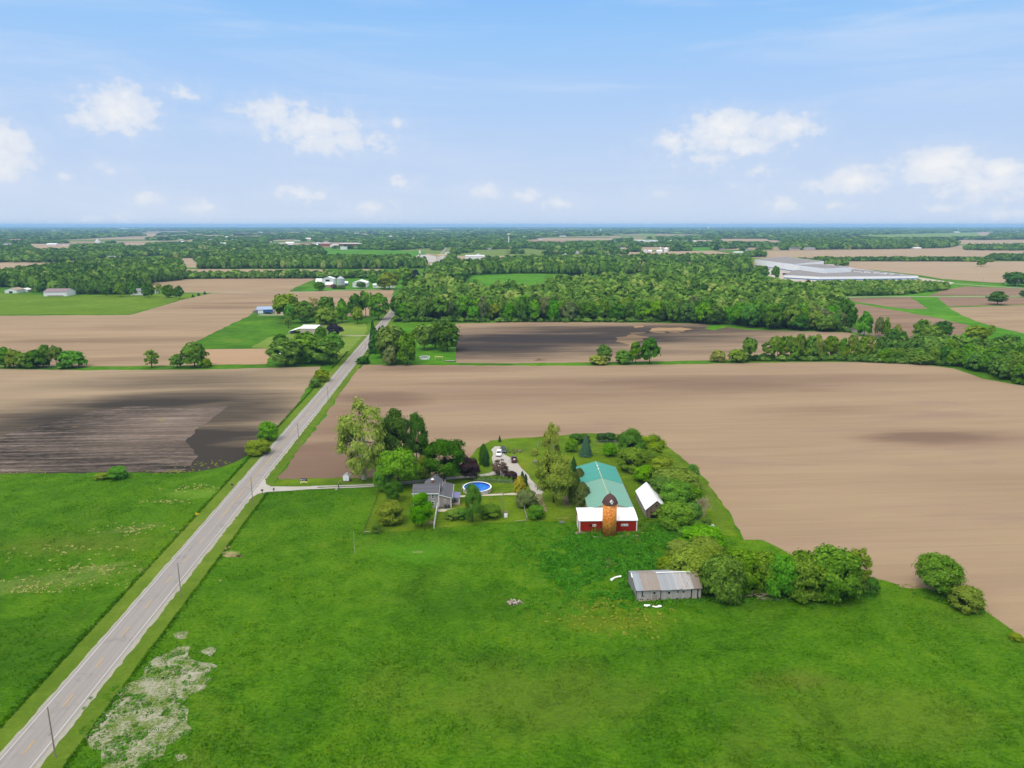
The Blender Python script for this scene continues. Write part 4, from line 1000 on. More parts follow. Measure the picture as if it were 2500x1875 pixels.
 (815, 705, 693, 13, 'bush', 'mauve', 'farm_bush', 'brownish bush before the grain bin', 'bush', None),
 (832, 705, 695, 19, 'bush', 'grey', 'farm_bush', 'grey green bush at the foot of the grain bin', 'bush', None),
]
for (px, py, ty, w, kind, leaf, nm, lab, cat, bark) in T:
    ptree(px, py, ty, w, kind, leaf, nm, lab, cat, None, bark)

# the bleached dead tree of the grove
gx, gy = G(1716, 1268)
e = thing('dead_tree', 'bleached leafless tree at the field side of the grove', 'tree', (gx, gy, 0))
d = dead_tree(5).build('branches', M_dead, e); hh = ZT(gy, 1212); zmax = max(v[2] for v in []) if False else None
vs = [v.co.z for v in d.data.vertices]; xs_ = [abs(v.co.x) for v in d.data.vertices]
d.scale = (46 * MPP(1268) / 2 / max(xs_),) * 2 + (hh / max(vs),)

# hedge behind the pool
r = np.random.default_rng(3)
hx0, hy0 = G(1166, 1174); hx1, hy1 = G(1250, 1177)
n = 3800; s = r.uniform(0, 1, n); a = r.uniform(0, math.pi, n)
lump = 1 + .25 * np.sin(s * 40) + .15 * np.sin(s * 97)
P_ = np.stack([hx0 + (hx1 - hx0) * s + r.normal(0, .1, n), hy0 + (hy1 - hy0) * s + np.cos(a) * .95 * lump, np.sin(a) * 1.5 * lump * r.uniform(.6, 1, n)], 1)
hm_ = quads_mesh('hedge', leaf_quads(P_, np.stack([np.zeros(n), np.cos(a), np.sin(a)], 1) + rsph(r, n) * .5, .3, r), [LM['mid']], np.clip(r.normal(.4, .2, n), 0, 1))
tag(mesh_obj('hedge', hm_), 'low dark green clipped hedge running behind the pool', 'hedge')
# ------------------------------------------------------------------ woods: trees one can tell apart in front, the mass behind
def inside(poly, x, y):
    c = False; n = len(poly)
    for i in range(n):
        x1, y1 = poly[i]; x2, y2 = poly[(i + 1) % n]
        if (y1 > y) != (y2 > y) and x < (x2 - x1) * (y - y1) / (y2 - y1) + x1: c = not c
    return c
def scatter(poly_px, sp, r):
    """jittered grid of ground points inside a picture polygon"""
    W = [G(*p) for p in poly_px]
    x0, x1 = min(p[0] for p in W), max(p[0] for p in W); y0, y1 = min(p[1] for p in W), max(p[1] for p in W)
    out = []; row = 0; y = y0
    while y < y1:
        x = x0 + (row % 2) * sp * .5
        while x < x1:
            a, b = x + r.uniform(-.35, .35) * sp, y + r.uniform(-.35, .35) * sp
            if inside(W, a, b): out.append((a, b))
            x += sp
        y += sp * .87; row += 1
    return out
# unit low-detail crowns for the mass: quads on a lumpy ellipsoid
def mass_templates(nq, k=6):
    out = []
    for i in range(k):
        r = np.random.default_rng(500 + i)
        P_, N_, T_, _ = crown_cloud('round' if i % 3 else 'oval', nq, 500 + i, .35)
        out.append((leaf_quads(P_, N_, .058 * (5000 / nq) ** .5 * .95, r), T_))
    return out
TM = {n: mass_templates(n) for n in (560, 300, 140, 110, 44, 16)}
def mass_mat(name):
    m, t = newmat(name)
    at = t.n('ShaderNodeAttribute'); at.attribute_name = 'tint'
    col = t.ramp(at.outputs['Fac'], [(0, RGB(46, 78, 28, KL)), (.35, RGB(76, 108, 40, KL)), (.6, RGB(102, 134, 52, KL)), (.82, RGB(118, 142, 62, KL)), (1, RGB(138, 148, 78, KL))])
    d = t.n('ShaderNodeBsdfDiffuse'); t.set(d.inputs[0], col)
    tr = t.n('ShaderNodeBsdfTranslucent'); t.set(tr.inputs[0], col)
    mx = t.n('ShaderNodeMixShader'); mx.inputs[0].default_value = .2
    t.t.links.new(d.outputs[0], mx.inputs[1]); t.t.links.new(tr.outputs[0], mx.inputs[2]); t.out(mx.outputs[0])
    return m
M_mass = mass_mat('woodland leaves')
def mass(name, label, pts, lod, rng, hr=(13, 19), wr=(9, 13), tb=.42, ts=.16, cat='woodland', pale=.04):
    """one object of many crowns too small or too crowded to count"""
    Vs, Ts = [], []
    pts = np.array(pts)
    idx = rng.integers(0, len(TM[lod]), len(pts))
    for k, (V, T_) in enumerate(TM[lod]):
        sel = pts[idx == k]
        if not len(sel): continue
        n = len(sel); a = rng.uniform(0, 6.28, n); ca, sa = np.cos(a), np.sin(a)
        if sel.shape[1] >= 4: h, w = sel[:, 2], sel[:, 3]
        else: h, w = rng.uniform(*hr, n), rng.uniform(*wr, n)
        X = V[None, :, :, 0] * ca[:, None, None] - V[None, :, :, 1] * sa[:, None, None]
        Y = V[None, :, :, 0] * sa[:, None, None] + V[None, :, :, 1] * ca[:, None, None]
        out = np.stack([X * w[:, None, None] + sel[:, 0][:, None, None], Y * w[:, None, None] + sel[:, 1][:, None, None], np.broadcast_to(V[None, :, :, 2], X.shape) * h[:, None, None]], -1)
        Vs.append(out.reshape(-1, 4, 3))
        tt = rng.normal(tb, ts, n); tt = np.where(rng.random(n) < pale, .95, np.clip(tt, 0, .85))
        Ts.append(np.clip(tt[:, None] + (T_[None, :] - .45) * .2, 0, 1).ravel())
    o = mesh_obj(name, quads_mesh(name, np.concatenate(Vs), [M_mass], np.concatenate(Ts)))
    return tag(o, label, cat, kind='stuff')

rw = random.Random(11)
BIGWOOD = [(958, 783), (1250, 786), (1560, 785), (1700, 790), (1820, 800), (1900, 810), (2050, 810), (2075, 795), (2040, 748), (2000, 735), (1900, 722), (1850, 714), (1700, 706), (1500, 701), (1345, 711), (1330, 728), (1130, 730), (1118, 704), (1060, 688), (1018, 712), (985, 745)]
ptsW = scatter(BIGWOOD, 10.0, rw)
# front ranks are told apart (nearest the field), the rest is the mass
ptsW.sort(key=lambda p: p[1] - .22 * 0)
def edge_rank(p):
    px, py = PX(*p)
    return (786 + max(0, px - 1700) * .068) - py
front = sorted(ptsW, key=edge_rank)[:118]
fs = set(front)
for i, (x, y) in enumerate(front):
    k = rw.choice(['round', 'oval', 'oval', 'round', 'wide', 'tall'])
    lf = rw.choice(['mid', 'mid', 'dark', 'dark', 'mid', 'olive', 'bright', 'bright', 'grey'])
    tree('woodland_tree', 'broadleaf tree in the front ranks of the large wood beyond the black field', 'tree', k, lf, x, y, rw.uniform(12, 21.5), rw.uniform(9, 16.5), 'trees along the front of the large wood', lod=1)
rest = [p for p in ptsW if p not in fs]
mass('big_woodland', 'large green wood of crowded crowns behind the black field', rest, 560, np.random.default_rng(5), (11, 22), (9, 18), tb=.5, ts=.2)
# undergrowth skirt along the wood's edge
sk = []
for i in range(220):
    px = rw.uniform(960, 2070); sk.append(G(px, 786 + max(0, px - 1700) * .066 + rw.uniform(-3, .5)) + (rw.uniform(2, 5), rw.uniform(4, 7)))
mass('wood_edge_scrub', 'low scrub along the foot of the large wood', sk, 140, np.random.default_rng(15), tb=.4, ts=.15, cat='scrub', pale=.02)

# right hedgerow and belt
BELT = Q(c8, [(840, 712), (1000, 728), (1300, 742), (1500, 745), (1700, 785), (1900, 845), (2240, 935), (2260, 760), (2100, 680), (1960, 640), (1700, 640), (1500, 600), (1350, 600), (1200, 640), (1000, 660), (870, 690)])
ptsB = scatter(BELT, 6.8, rw); 
for i, (x, y) in enumerate(ptsB[:78]):
    px, py = PX(x, y); k = rw.choice(['round', 'oval', 'round', 'bush', 'wide'])
    h = rw.uniform(8, 12.5) if px > 2260 else rw.uniform(5.5, 9)
    tree('belt_tree', 'leafy tree crowded in the thick belt along the right edge of the tan field', 'tree', k, rw.choice(['mid', 'mid', 'mid', 'dark', 'mid', 'bright']), x, y, h, rw.uniform(7, 10), 'trees of the thick belt right of the tan field', lod=1)
if len(ptsB) > 78: mass('belt_woodland', 'back of the thick tree belt right of the tan field', ptsB[78:], 140, np.random.default_rng(6), (8, 12), (7, 10), tb=.42)
for (cx, cy, ty, w, k, lf, lab) in ((1330, 520, 350, 160, 'round', 'mid', 'tall round tree standing behind the middle of the belt'), (1510, 500, 362, 170, 'round', 'dark', 'dark tree right of the tall round one behind the belt'), (1410, 560, 400, 160, 'round', 'mid', 'tree in front of the two tall ones behind the belt'),
        (830, 500, 285, 140, 'oval', 'bright', 'light green tree at the left of the rail bed'), (960, 500, 330, 90, 'oval', 'grey', 'greyish thin tree right of the light green one by the rail bed'), (1020, 520, 325, 70, 'oval', 'mid', 'slim tree above the rail bed'), (1080, 575, 420, 120, 'round', 'dark', 'dark tree at the end of the visible rail bed'),
        (1120, 510, 390, 70, 'oval', 'pale', 'yellow green tree behind the dark one by the rail bed'), (1170, 560, 455, 80, 'oval', 'dark', 'blackish tree beside the rail bed'), (1800, 540, 405, 200, 'round', 'olive', 'broad dull tree behind the right part of the belt'), (1930, 470, 400, 60, 'oval', 'olive', 'small dull treetop above the belt by the green ditch'), (2080, 620, 475, 170, 'round', 'mid', 'broad tree behind the belt near the right edge'), (1640, 555, 490, 90, 'round', 'dark', 'small dark tree behind the middle of the belt'), (2180, 650, 570, 120, 'round', 'dark', 'dark tree behind the belt at the right edge')):
    px, py = Q(c8, [(cx, cy)])[0]; tyy = Q(c8, [(cx, ty)])[0][1]
    ptree(px, py, tyy, w * K1, k, lf, 'belt_tree', lab)
# thin see-through row on the left of the belt
for i in range(24):
    f = i / 23; px, py = Q(c8, [(10 + 850 * f + rw.uniform(-12, 12), 708 - rw.uniform(0, 14))])[0]
    ty = Q(c8, [(0, rw.uniform(470, 545) if i % 3 else rw.uniform(530, 600))])[0][1]
    ptree(px, py, ty, rw.uniform(26, 38), rw.choice(['tall', 'sparse', 'tall', 'oval']), rw.choice(['mid', 'mid', 'mid', 'olive']), 'hedgerow_tree', 'thin leggy tree in the see-through hedgerow above the tan field', 'tree', 'thin trees of the long hedgerow')
sk = []
for i in range(150):
    px, py = Q(c8, [(rw.uniform(-210, 1700), 712)])[0]; x, y = G(px, 881 + max(0, px - 2050) * .045); sk.append((x, y + rw.uniform(0, 5), rw.uniform(2.0, 4.0), rw.uniform(3.5, 6)))
mass('hedgerow_scrub', 'low scrub along the foot of the long hedgerow', sk, 140, np.random.default_rng(16), tb=.36, ts=.14, cat='scrub', pale=.02)

# woods of the middle distance
def wood(name, label, poly, lod, seed, sp=9.5, **kw):
    p = scatter(poly, sp, random.Random(seed))
    if p: mass(name, label, p, lod, np.random.default_rng(seed), **kw)
wood('left_woodland', 'broad wood stretching across the left behind the white barns', [(-60, 702), (70, 702), (85, 714), (141, 716), (330, 706), (372, 692), (440, 684), (452, 672), (440, 660), (440, 654), (400, 648), (330, 646), (240, 650), (110, 668), (40, 680), (-60, 690)], 110, 21, 10.5, tb=.38, ts=.16)
wood('dark_plantation', 'dark regular plantation behind the mauve roofed barn', [(141, 719), (335, 719), (330, 708), (150, 710)], 140, 22, 7, hr=(11, 14), wr=(7, 9), tb=.25, ts=.08, pale=0)
wood('treeline_woodland', 'dark line of trees behind the grain bin farm', [(440, 681), (700, 680), (900, 680), (1010, 684), (1016, 678), (900, 675), (760, 676), (620, 677), (440, 678)], 110, 23, 8, hr=(7, 12), tb=.4, pale=.06)
wood('treeline_woodland', 'second tree line beyond the narrow tan strip', [(480, 657), (625, 656), (800, 656), (940, 657), (1040, 655), (1040, 648), (900, 642), (740, 640), (620, 640), (530, 645)], 110, 24, 10.5, tb=.4, pale=.07)
wood('roadside_woodland', 'trees filling both sides of the far road behind the grain bin farm', [(1040, 690), (1125, 692), (1150, 672), (1250, 668), (1330, 668), (1500, 672), (1560, 668), (1550, 655), (1400, 652), (1250, 654), (1130, 655), (1100, 648), (1060, 664)], 110, 25, 10, tb=.42)
wood('railside_woodland', 'belt of trees beside the rail bed before the factory', [(1570, 668), (1640, 690), (1720, 706), (1860, 712), (1870, 700), (1800, 690), (1780, 676), (1700, 668), (1640, 656), (1580, 655)], 110, 26, 10, tb=.5)
wood('railside_woodland', 'wooded knoll left of the factory', [(1690, 668), (1830, 665), (1835, 652), (1800, 640), (1720, 640), (1690, 650)], 110, 27, 10, tb=.4)
wood('factory_scrub', 'low scrub in front of the long white factory', [(2000, 724), (2100, 722), (2200, 721), (2310, 708), (2312, 698), (2240, 694), (2100, 694), (1990, 694), (1960, 705)], 140, 28, 7, hr=(4, 8.5), wr=(5.5, 8.5), tb=.48, pale=.08, cat='scrub')
wood('far_hedge_woodland', 'long dark hedge line across the upper right fields', [(2068, 638), (2300, 638.5), (2420, 640), (2420, 636), (2300, 634), (2068, 634)], 110, 29, 9, hr=(5, 9), tb=.28)
wood('far_hedge_woodland', 'dark hedge line at the right edge of the upper right fields', [(2405, 636), (2620, 638), (2620, 630), (2420, 630)], 110, 30, 9, hr=(7, 13), tb=.28)
# ------------------------------------------------------------------ the farm's buildings
KB = .66
M_white = plain('white painted metal', (.80, .80, .80, 1), .5, .3, var=.05)
M_trim = plain('white trim', (.78, .78, .77, 1), .6, .3, var=.05)
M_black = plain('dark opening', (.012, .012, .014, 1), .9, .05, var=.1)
def glass_mat():
    m, t = newmat('window glass'); t.out(t.bsdf((.03, .04, .05, 1), .08, .6)); return m
M_glass = glass_mat()
def boards(name, c1_, c2_, pitch=.25, axis='X', gap=.35, rough=.85):
    """boards or ribs: repeated lines across one axis with weathering"""
    m, t = newmat(name); o = t.obj()
    sp = t.n('ShaderNodeSeparateXYZ'); t.set(sp.inputs[0], o)
    u = t.math('DIVIDE', sp.outputs['XYZ'.index(axis)], pitch)
    fr = t.math('FRACT', u); idn = t.math('FLOOR', u)
    wn = t.n('ShaderNodeTexWhiteNoise', noise_dimensions='1D'); t.set(wn.inputs['W'], idn)
    st = t.noise(t.mapping(o, 0, (3, 3, .5) if axis != 'Z' else (.5, .5, 6)), 1.2, 4, .65)
    f = t.math('ADD', t.math('MULTIPLY', wn.outputs[0], .5), t.math('MULTIPLY', st, .5))
    col = t.mix(f, c1_, c2_)
    line = t.sstep(t.math('ABSOLUTE', t.math('SUBTRACT', fr, .5)), .40, .5)
    nd = t.n('ShaderNodeVectorMath', operation='SCALE'); t.set(nd.inputs[0], col); t.set(nd.inputs['Scale'], t.math('MULTIPLY_ADD', line, -gap, 1))
    t.out(t.bsdf(nd.outputs[0], rough, .15)); return m
M_siding = boards('pale grey lap siding', RGB(176, 172, 168, KB), RGB(186, 182, 178, KB), .22, 'Z', .16)
M_siding2 = boards('pinkish grey lap siding', RGB(170, 156, 152, KB), RGB(182, 168, 164, KB), .22, 'Z', .16)
M_shingle = boards('dark grey shingles', RGB(98, 98, 105, KB), RGB(122, 122, 129, KB), .3, 'Z', .12)
M_red = boards('red ribbed metal', RGB(168, 40, 22, KB), RGB(190, 50, 28, KB), .6, 'X', .14, .6)
M_redy = boards('red ribbed metal end', RGB(140, 34, 20, KB), RGB(160, 42, 24, KB), .6, 'Y', .14, .6)
M_wroof = boards('white ribbed roof', (.80, .81, .83, 1), (.84, .84, .85, 1), .9, 'X', .04, .45)
M_green = boards('pale green ribbed roof', RGB(128, 180, 160, KB), RGB(136, 188, 168, KB), .9, 'Y', .05, .5)
M_teal = boards('teal ribbed roof', RGB(78, 166, 152, KB), RGB(86, 176, 162, KB), .9, 'Y', .06, .5)
M_beige = plain('beige sheet metal', RGB(214, 198, 184, KB), .7, .2)
M_brownw = boards('weathered brown boards', RGB(104, 88, 74, KB), RGB(156, 138, 118, KB), .3, 'X', .5)
M_greyw = boards('weathered grey boards', RGB(150, 146, 138, KB), RGB(196, 192, 184, KB), .28, 'Y', .4)
M_grass_dark = None

def rect(mb, x0, x1, z0, z1, y, mi=0):
    mb.poly([(x0, y, z0), (x1, y, z0), (x1, y, z1), (x0, y, z1)], mi); return mb
def window(parent, x0, x1, z0, z1, y, t=.09, bars=1, out=-1, name='window', frame=None):
    """a window set in a wall facing -y: frame proud of the wall, glass pane as its sub-part"""
    f = MB()
    ya, yb = (y - .06, y + .02)
    f.box(x0, ya, z0, x0 + t, yb, z1).box(x1 - t, ya, z0, x1, yb, z1).box(x0 + t, ya, z0, x1 - t, yb, z0 + t).box(x0 + t, ya, z1 - t, x1 - t, yb, z1)
    if bars: f.box(x0 + t, ya + .01, (z0 + z1) / 2 - .035, x1 - t, yb, (z0 + z1) / 2 + .035)
    w = f.build(name, frame or M_trim, parent)
    p = MB().poly([(x0 + t * .5, y - .02, z0 + t * .5), (x1 - t * .5, y - .02, z0 + t * .5), (x1 - t * .5, y - .02, z1 - t * .5), (x0 + t * .5, y - .02, z1 - t * .5)])
    p.build('pane', M_glass, w)
    return w

def gable(parent, x0, x1, y0, y1, ze, zr, wall, roof, axis='y', over=.25, t=.12, walls=True, wname='wall', rname='roof'):
    """gabled block; ridge along y (or x)"""
    if axis == 'y':
        xm = (x0 + x1) / 2
        if walls:
            w = MB().prism([(x0, 0), (x1, 0), (x1, ze), (xm, zr), (x0, ze)], 'y', y0, y1); w.build(wname, wall, parent)
        s = (zr - ze) / (xm - x0); e = over
        r = MB()
        r.slab((x0 - e, y0 - e, ze - s * e + t), (xm, y0 - e, zr + t), (xm, y1 + e, zr + t), (x0 - e, y1 + e, ze - s * e + t), t)
        r.slab((xm, y0 - e, zr + t), (x1 + e, y0 - e, ze - s * e + t), (x1 + e, y1 + e, ze - s * e + t), (xm, y1 + e, zr + t), t)
    else:
        ym = (y0 + y1) / 2
        if walls:
            w = MB().prism([(y0, 0), (y1, 0), (y1, ze), (ym, zr), (y0, ze)], 'x', x0, x1); w.build(wname, wall, parent)
        s = (zr - ze) / (ym - y0); e = over
        r = MB()
        r.slab((x0 - e, y0 - e, ze - s * e + t), (x1 + e, y0 - e, ze - s * e + t), (x1 + e, ym, zr + t), (x0 - e, ym, zr + t), t)
        r.slab((x0 - e, ym, zr + t), (x1 + e, ym, zr + t), (x1 + e, y1 + e, ze - s * e + t), (x0 - e, y1 + e, ze - s * e + t), t)
    return r.build(rname, roof, parent)

# --- farmhouse (origin at the front left foot; x to the right along the front, y away)
hs = thing('farmhouse', 'two storey grey sided farmhouse with dark shingle roof and brick chimney', 'house', (-28.5, 193.6, 0), vprot(1200))
MB().prism([(0, 0), (6, 0), (6, 4.72), (3, 6.25), (0, 4.72)], 'x', 0, 7.35).build('wall', M_siding, hs)
ro = MB()
for sgn in (1, -1):
    y0_, y1_ = (-.35, 3.0) if sgn == 1 else (6.35, 3.0)
    ro.slab((-.3, y0_, 4.66), (7.55, y0_, 4.66), (7.55, y1_, 6.38), (-.3, y1_, 6.38), .14)
ro.build('roof', M_shingle, hs)
# gabled back block running away from us
MB().prism([(2.7, 0), (8.1, 0), (8.1, 4.15), (5.9, 6.2), (2.7, 4.35)], 'y', 6.05, 10.6).build('rear_wall', M_siding, hs)
rr_ = MB()
rr_.slab((2.45, 3.1, 4.33), (5.9, 3.1, 6.42), (5.9, 10.9, 6.42), (2.45, 10.9, 4.33), .14)
rr_.slab((5.9, 3.1, 6.42), (7.9, 3.1, 4.62), (7.9, 10.9, 4.62), (5.9, 10.9, 6.42), .14)
rb = rr_.build('rear_roof', M_shingle, hs)
ch = MB(); ch.box(4.95, 4.3, 5.4, 5.6, 4.95, 7.0); c_ob = ch.build('chimney', plain('worn brick', RGB(150, 100, 84, KB), .9, .1, var=.3, scale=6), rb)
MB().lathe([(.52, 7.0), (.5, 7.12), (.16, 7.45), (.04, 7.5)], 4, (5.27, 4.62)).build('chimney_cap', M_white, rb)
MB().tube((8.6, 9.5, 4.3), (8.6, 9.5, 5.15), .06).build('vent_pipe', M_white, rb)
# lean-to on the right
MB().prism([(7.36, 0), (10.9, 0), (10.9, 3.2), (7.36, 4.1)], 'y', .02, 10.5).build('side_wall', M_siding2, hs)
MB().slab((7.7, -.25, 4.24), (11.2, -.25, 3.27), (11.2, 10.8, 3.27), (7.7, 10.8, 4.24), .13).build('side_roof', M_shingle, hs)
tr = MB()
tr.box(-.3, -.42, 4.44, 7.55, -.36, 4.66).box(7.2, -.05, 0, 7.45, .0, 4.5).box(-.02, -.05, 0, .16, 0, 4.5).box(10.75, -.03, 0, 10.95, .01, 3.15)
tr.slab((7.5, -.30, 4.20), (11.2, -.30, 3.16), (11.2, -.26, 3.16), (7.5, -.26, 4.20), .18)
tr.slab((11.2, -.26, 3.27), (11.26, -.26, 3.26), (11.26, 10.8, 3.26), (11.2, 10.8, 3.27), .16)
tr.slab((7.53, .0, 4.80), (7.6, .0, 4.80), (7.6, 3.0, 6.34), (7.53, 3.0, 6.34), .2)
tr.build('trim', M_trim, hs)
window(hs, 5.25, 6.0, 3.0, 4.35, -.02); window(hs, 5.25, 6.0, .8, 2.15, -.02); window(hs, 1.6, 2.35, 3.0, 4.35, -.02); window(hs, 1.6, 2.35, .8, 2.15, -.02)
window(hs, 8.85, 9.45, 1.55, 2.6, .0)
# back porch on the right with its own roof
pf = MB(); pf.box(10.98, 2.0, 0, 13.2, 6.2, .45); pf.build('porch_floor', plain('porch boards', RGB(206, 190, 178, KB), .8, .1), hs)
MB().slab((10.98, 1.7, 2.66), (13.4, 1.7, 2.35), (13.4, 6.4, 2.35), (10.98, 6.4, 2.66), .08).build('porch_roof', plain('blue grey porch roof', RGB(132, 132, 176, KB), .5, .3), hs)
for x, y in ((13.1, 2.1), (13.1, 6.1)):
    MB().box(x - .08, y - .08, .45, x + .08, y + .08, 2.3).build('porch_post', M_trim, hs)
tag(MB().box(0, 0, 0, 5.2, 2.2, .12).build('patio', M_conc, loc=(-21.3, 190.9, .02), rz=vprot(1200)), kind='structure')
def rot2(o, x, y):
    c, s = math.cos(o.rotation_euler.z), math.sin(o.rotation_euler.z)
    return (o.location.x + c * x - s * y, o.location.y + s * x + c * y)
# patio furniture
M_dkmetal = plain('black metal', (.02, .02, .022, 1), .45, .4)
M_char = plain('charcoal plastic', (.045, .045, .05, 1), .6, .3)
g = rot2(hs, 9.4, -.75)
gr = thing('barbecue_grill', 'black barbecue grill standing under the small side window', 'grill', (g[0], g[1], .14), vprot(1200))
MB().prism([(-.28, .8), (.28, .8), (.28, 1.0), (.18, 1.25), (-.05, 1.3), (-.28, 1.05)], 'x', -.4, .4).build('hood', M_dkmetal, gr)
MB().box(-.4, -.26, .1, .4, .26, .78).build('cabinet', M_char, gr)
MB().box(-.75, -.2, .8, -.42, .2, .84).build('side_shelf', M_dkmetal, gr); MB().box(.42, -.2, .8, .75, .2, .84).build('side_shelf', M_dkmetal, gr)
for x in (-.3, .3): MB().tube((x - .03, -.2, .05), (x + .03, -.2, .05), .06, n=10).build('wheel', M_char, gr)
def chair(name, label, pos, rz, mat, group=None):
    c = thing(name, label, 'chair', pos, rz, group)
    MB().box(-.25, -.25, .4, .25, .25, .46).build('seat', mat, c)
    MB().slab((-.25, .24, .46), (.25, .24, .46), (.25, .38, .98), (-.25, .38, .98), .05).build('backrest', mat, c)
    for x in (-.22, .22):
        for y in (-.22, .22): MB().box(x - .025, y - .025, 0, x + .025, y + .025, .4).build('leg', mat, c)
    return c
g = rot2(hs, 8.0, -.7); 
tb = thing('patio_table', 'low dark patio table by the corner of the lean-to', 'table', (g[0], g[1], .14), vprot(1200))
MB().box(-.6, -.35, .55, .6, .35, .6).build('tabletop', plain('grey green tabletop', RGB(120, 124, 116, KB)), tb)
for x in (-.52, .52):
    for y in (-.28, .28): MB().box(x - .03, y - .03, 0, x + .03, y + .03, .55).build('leg', M_dkmetal, tb)
g = rot2(hs, 10.3, -.6); chair('patio_chair', 'dark patio chair right of the black grill', (g[0], g[1], .14), vprot(1200) + .3, M_char)
g = rot2(hs, 12.3, 3.4); chair('porch_chair', 'dark chair under the blue porch roof', (g[0], g[1], .47), 1.9, M_char)
g = rot2(hs, 11.6, 2.8); chair('porch_chair', 'greenish chair at the front of the porch', (g[0], g[1], .47), -.4, plain('green plastic', RGB(70, 104, 98, KB)))

# white privacy fence running toward us
fa, fb = G(1068, 1243), G(1059.7, 1291)
L = math.hypot(fb[0]-fa[0], fb[1]-fa[1]); fr = thing('privacy_fence', 'white vinyl privacy fence running from the house toward the meadow', 'fence', (fb[0], fb[1], 0), math.atan2(fa[1]-fb[1], fa[0]-fb[0]))
MB().box(.12, -.025, .1, L - .12, .025, 1.75).build('panel', boards('white vinyl slats', (.74, .74, .73, 1), (.8, .8, .79, 1), .18, 'X', .15), fr)
MB().box(0, -.05, 1.76, L, .05, 1.84).build('rail', M_trim, fr)
for i in range(5):
    x = L * i / 4; MB().box(x - .08, -.08, 0, x + .08, .08, 1.95).build('post', M_trim, fr)

# --- pool
def water_mat():
    m, t = newmat('blue pool water'); p = t.obj()
    n = t.noise(p, .9, 4, .6, .8)
    b = t.n('ShaderNodeBsdfPrincipled'); t.set(b.inputs['Base Color'], t.mix(t.sstep(n, .35, .7), RGB(26, 112, 226, KB), RGB(60, 150, 246, KB)))
    b.inputs['Roughness'].default_value = .08; b.inputs['Specular IOR Level'].default_value = .3
    t.t.links.new(t.bump(t.noise(p, 3.0, 3, .6), .15, .05), b.inputs['Normal']); t.out(b.outputs[0]); return m
pg = G(1165, 1198); RPOOL = 4.3
pl = thing('swimming_pool', 'round above ground pool full of bright blue water', 'pool', (pg[0], pg[1], .0))
MB().lathe([(RPOOL - .08, .05), (RPOOL, .05), (RPOOL, 1.28), (RPOOL - .08, 1.28), (RPOOL - .08, .05)], 48, cap=False).build('pool_wall', boards('cream pool wall', RGB(220, 208, 196, KB), RGB(232, 222, 210, KB), .9, 'X', .2), pl)
MB().lathe([(RPOOL - .25, 1.28), (RPOOL + .14, 1.28), (RPOOL + .14, 1.36), (RPOOL - .25, 1.36), (RPOOL - .25, 1.28)], 48, cap=False).build('rim', M_white, pl)
MB().lathe([(RPOOL - .082, .06), (RPOOL - .082, 1.27)], 48, cap=False).build('liner', plain('deep blue liner', RGB(24, 66, 190, KB), .5, .3), pl)
MB().poly([((RPOOL - .09) * math.cos(a), (RPOOL - .09) * math.sin(a), .92) for a in [i * math.pi / 24 for i in range(48)]]).build('water', water_mat(), pl)
for i in range(16):
    a = i * math.pi / 8; x, y = RPOOL * 1.02 * math.cos(a), RPOOL * 1.02 * math.sin(a)
    MB().tube((x, y, 0), (x, y, 1.3), .05, n=6).build('upright', M_white, pl)
ld = thing('pool_ladder', 'grey A-frame ladder at the left side of the pool', 'ladder', (pg[0] - RPOOL - .1, pg[1] + .3, 0), 0)
for y in (-.35, .35):
    q = MB(); q.tube((-.55, y, 0), (-.08, y, 2.0), .045, n=6); q.tube((.2, y, 1.4), (-.08, y, 2.0), .045, n=6); q.build('rail', plain('grey ladder', RGB(190, 190, 186, KB)) if y < 0 else bpy.data.materials['grey ladder'], ld)
for z in (.35, .7, 1.05, 1.4): MB().box(-.56 + z * .22, -.35, z - .03, -.34 + z * .22, .35, z + .03).build('step', bpy.data.materials['grey ladder'], ld)

# --- red barn with white roof
rbv = vprot(1200)
b = thing('red_barn', 'red metal barn with bright white curved roof behind the silo', 'barn', (17.95, 176.9, 0), rbv)
PR = [(0, 3.47), (1.9, 3.98), (4.3, 4.33), (6.8, 4.3)]
MB().prism([(0.05, 0), (6.75, 0), (6.75, 4.2)] + [(y, z - .1) for y, z in reversed(PR[:3])][0:3], 'x', 0.0, 15.4).build('wall', M_red, b)
rf = MB()
for (y0_, z0_), (y1_, z1_) in zip(PR, PR[1:]):
    y0_ = y0_ - .25 if z0_ == 3.47 else y0_; z0_ = 3.42 if z0_ == 3.47 else z0_
    rf.slab((-.22, y0_, z0_), (15.62, y0_, z0_), (15.62, y1_, z1_), (-.22, y1_, z1_), .1)
rf.build('roof', M_wroof, b)
tm = MB(); tm.box(-.06, -.05, 0, .2, .02, 3.3).box(15.2, -.05, 0, 15.46, .02, 3.3).box(.2, -.04, 3.14, 15.2, .02, 3.3)
tm.build('trim', M_trim, b)
sd_ = MB().box(-.07, 2.0, 0, 0, 5.4, 2.9); sd_.build('side_door', M_trim, b)
MB().box(-.06, -.12, -.05, 15.46, .0, .12).build('foundation', plain('old concrete', RGB(190, 180, 166, KB), .95, .05, var=.2), b)
k4 = .07838
def hatch(x0, x1, z0, z1, kind):
    """a white sliding hatch with two dark holes, and the opening beside it"""
    p = MB().box(x0, -.09, z0, x1, -.02, z1).build('hatch', M_trim, b)
    w = x1 - x0
    n = 2 if w < 1.2 else 4
    for i in range(n):
        cx = x0 + w * ((i + .62 + (.12 if n == 4 and i >= 2 else 0)) / (n + .24 + (.12 if n == 4 else 0)))
        h_ = MB().lathe([(.14, 0), (.14, .02)], 14).build('hole', M_black, p)
        h_.rotation_euler = (math.pi / 2, 0, 0); h_.location = (cx, -.095, (z0 + z1) / 2)
mpb = MPP(1300)
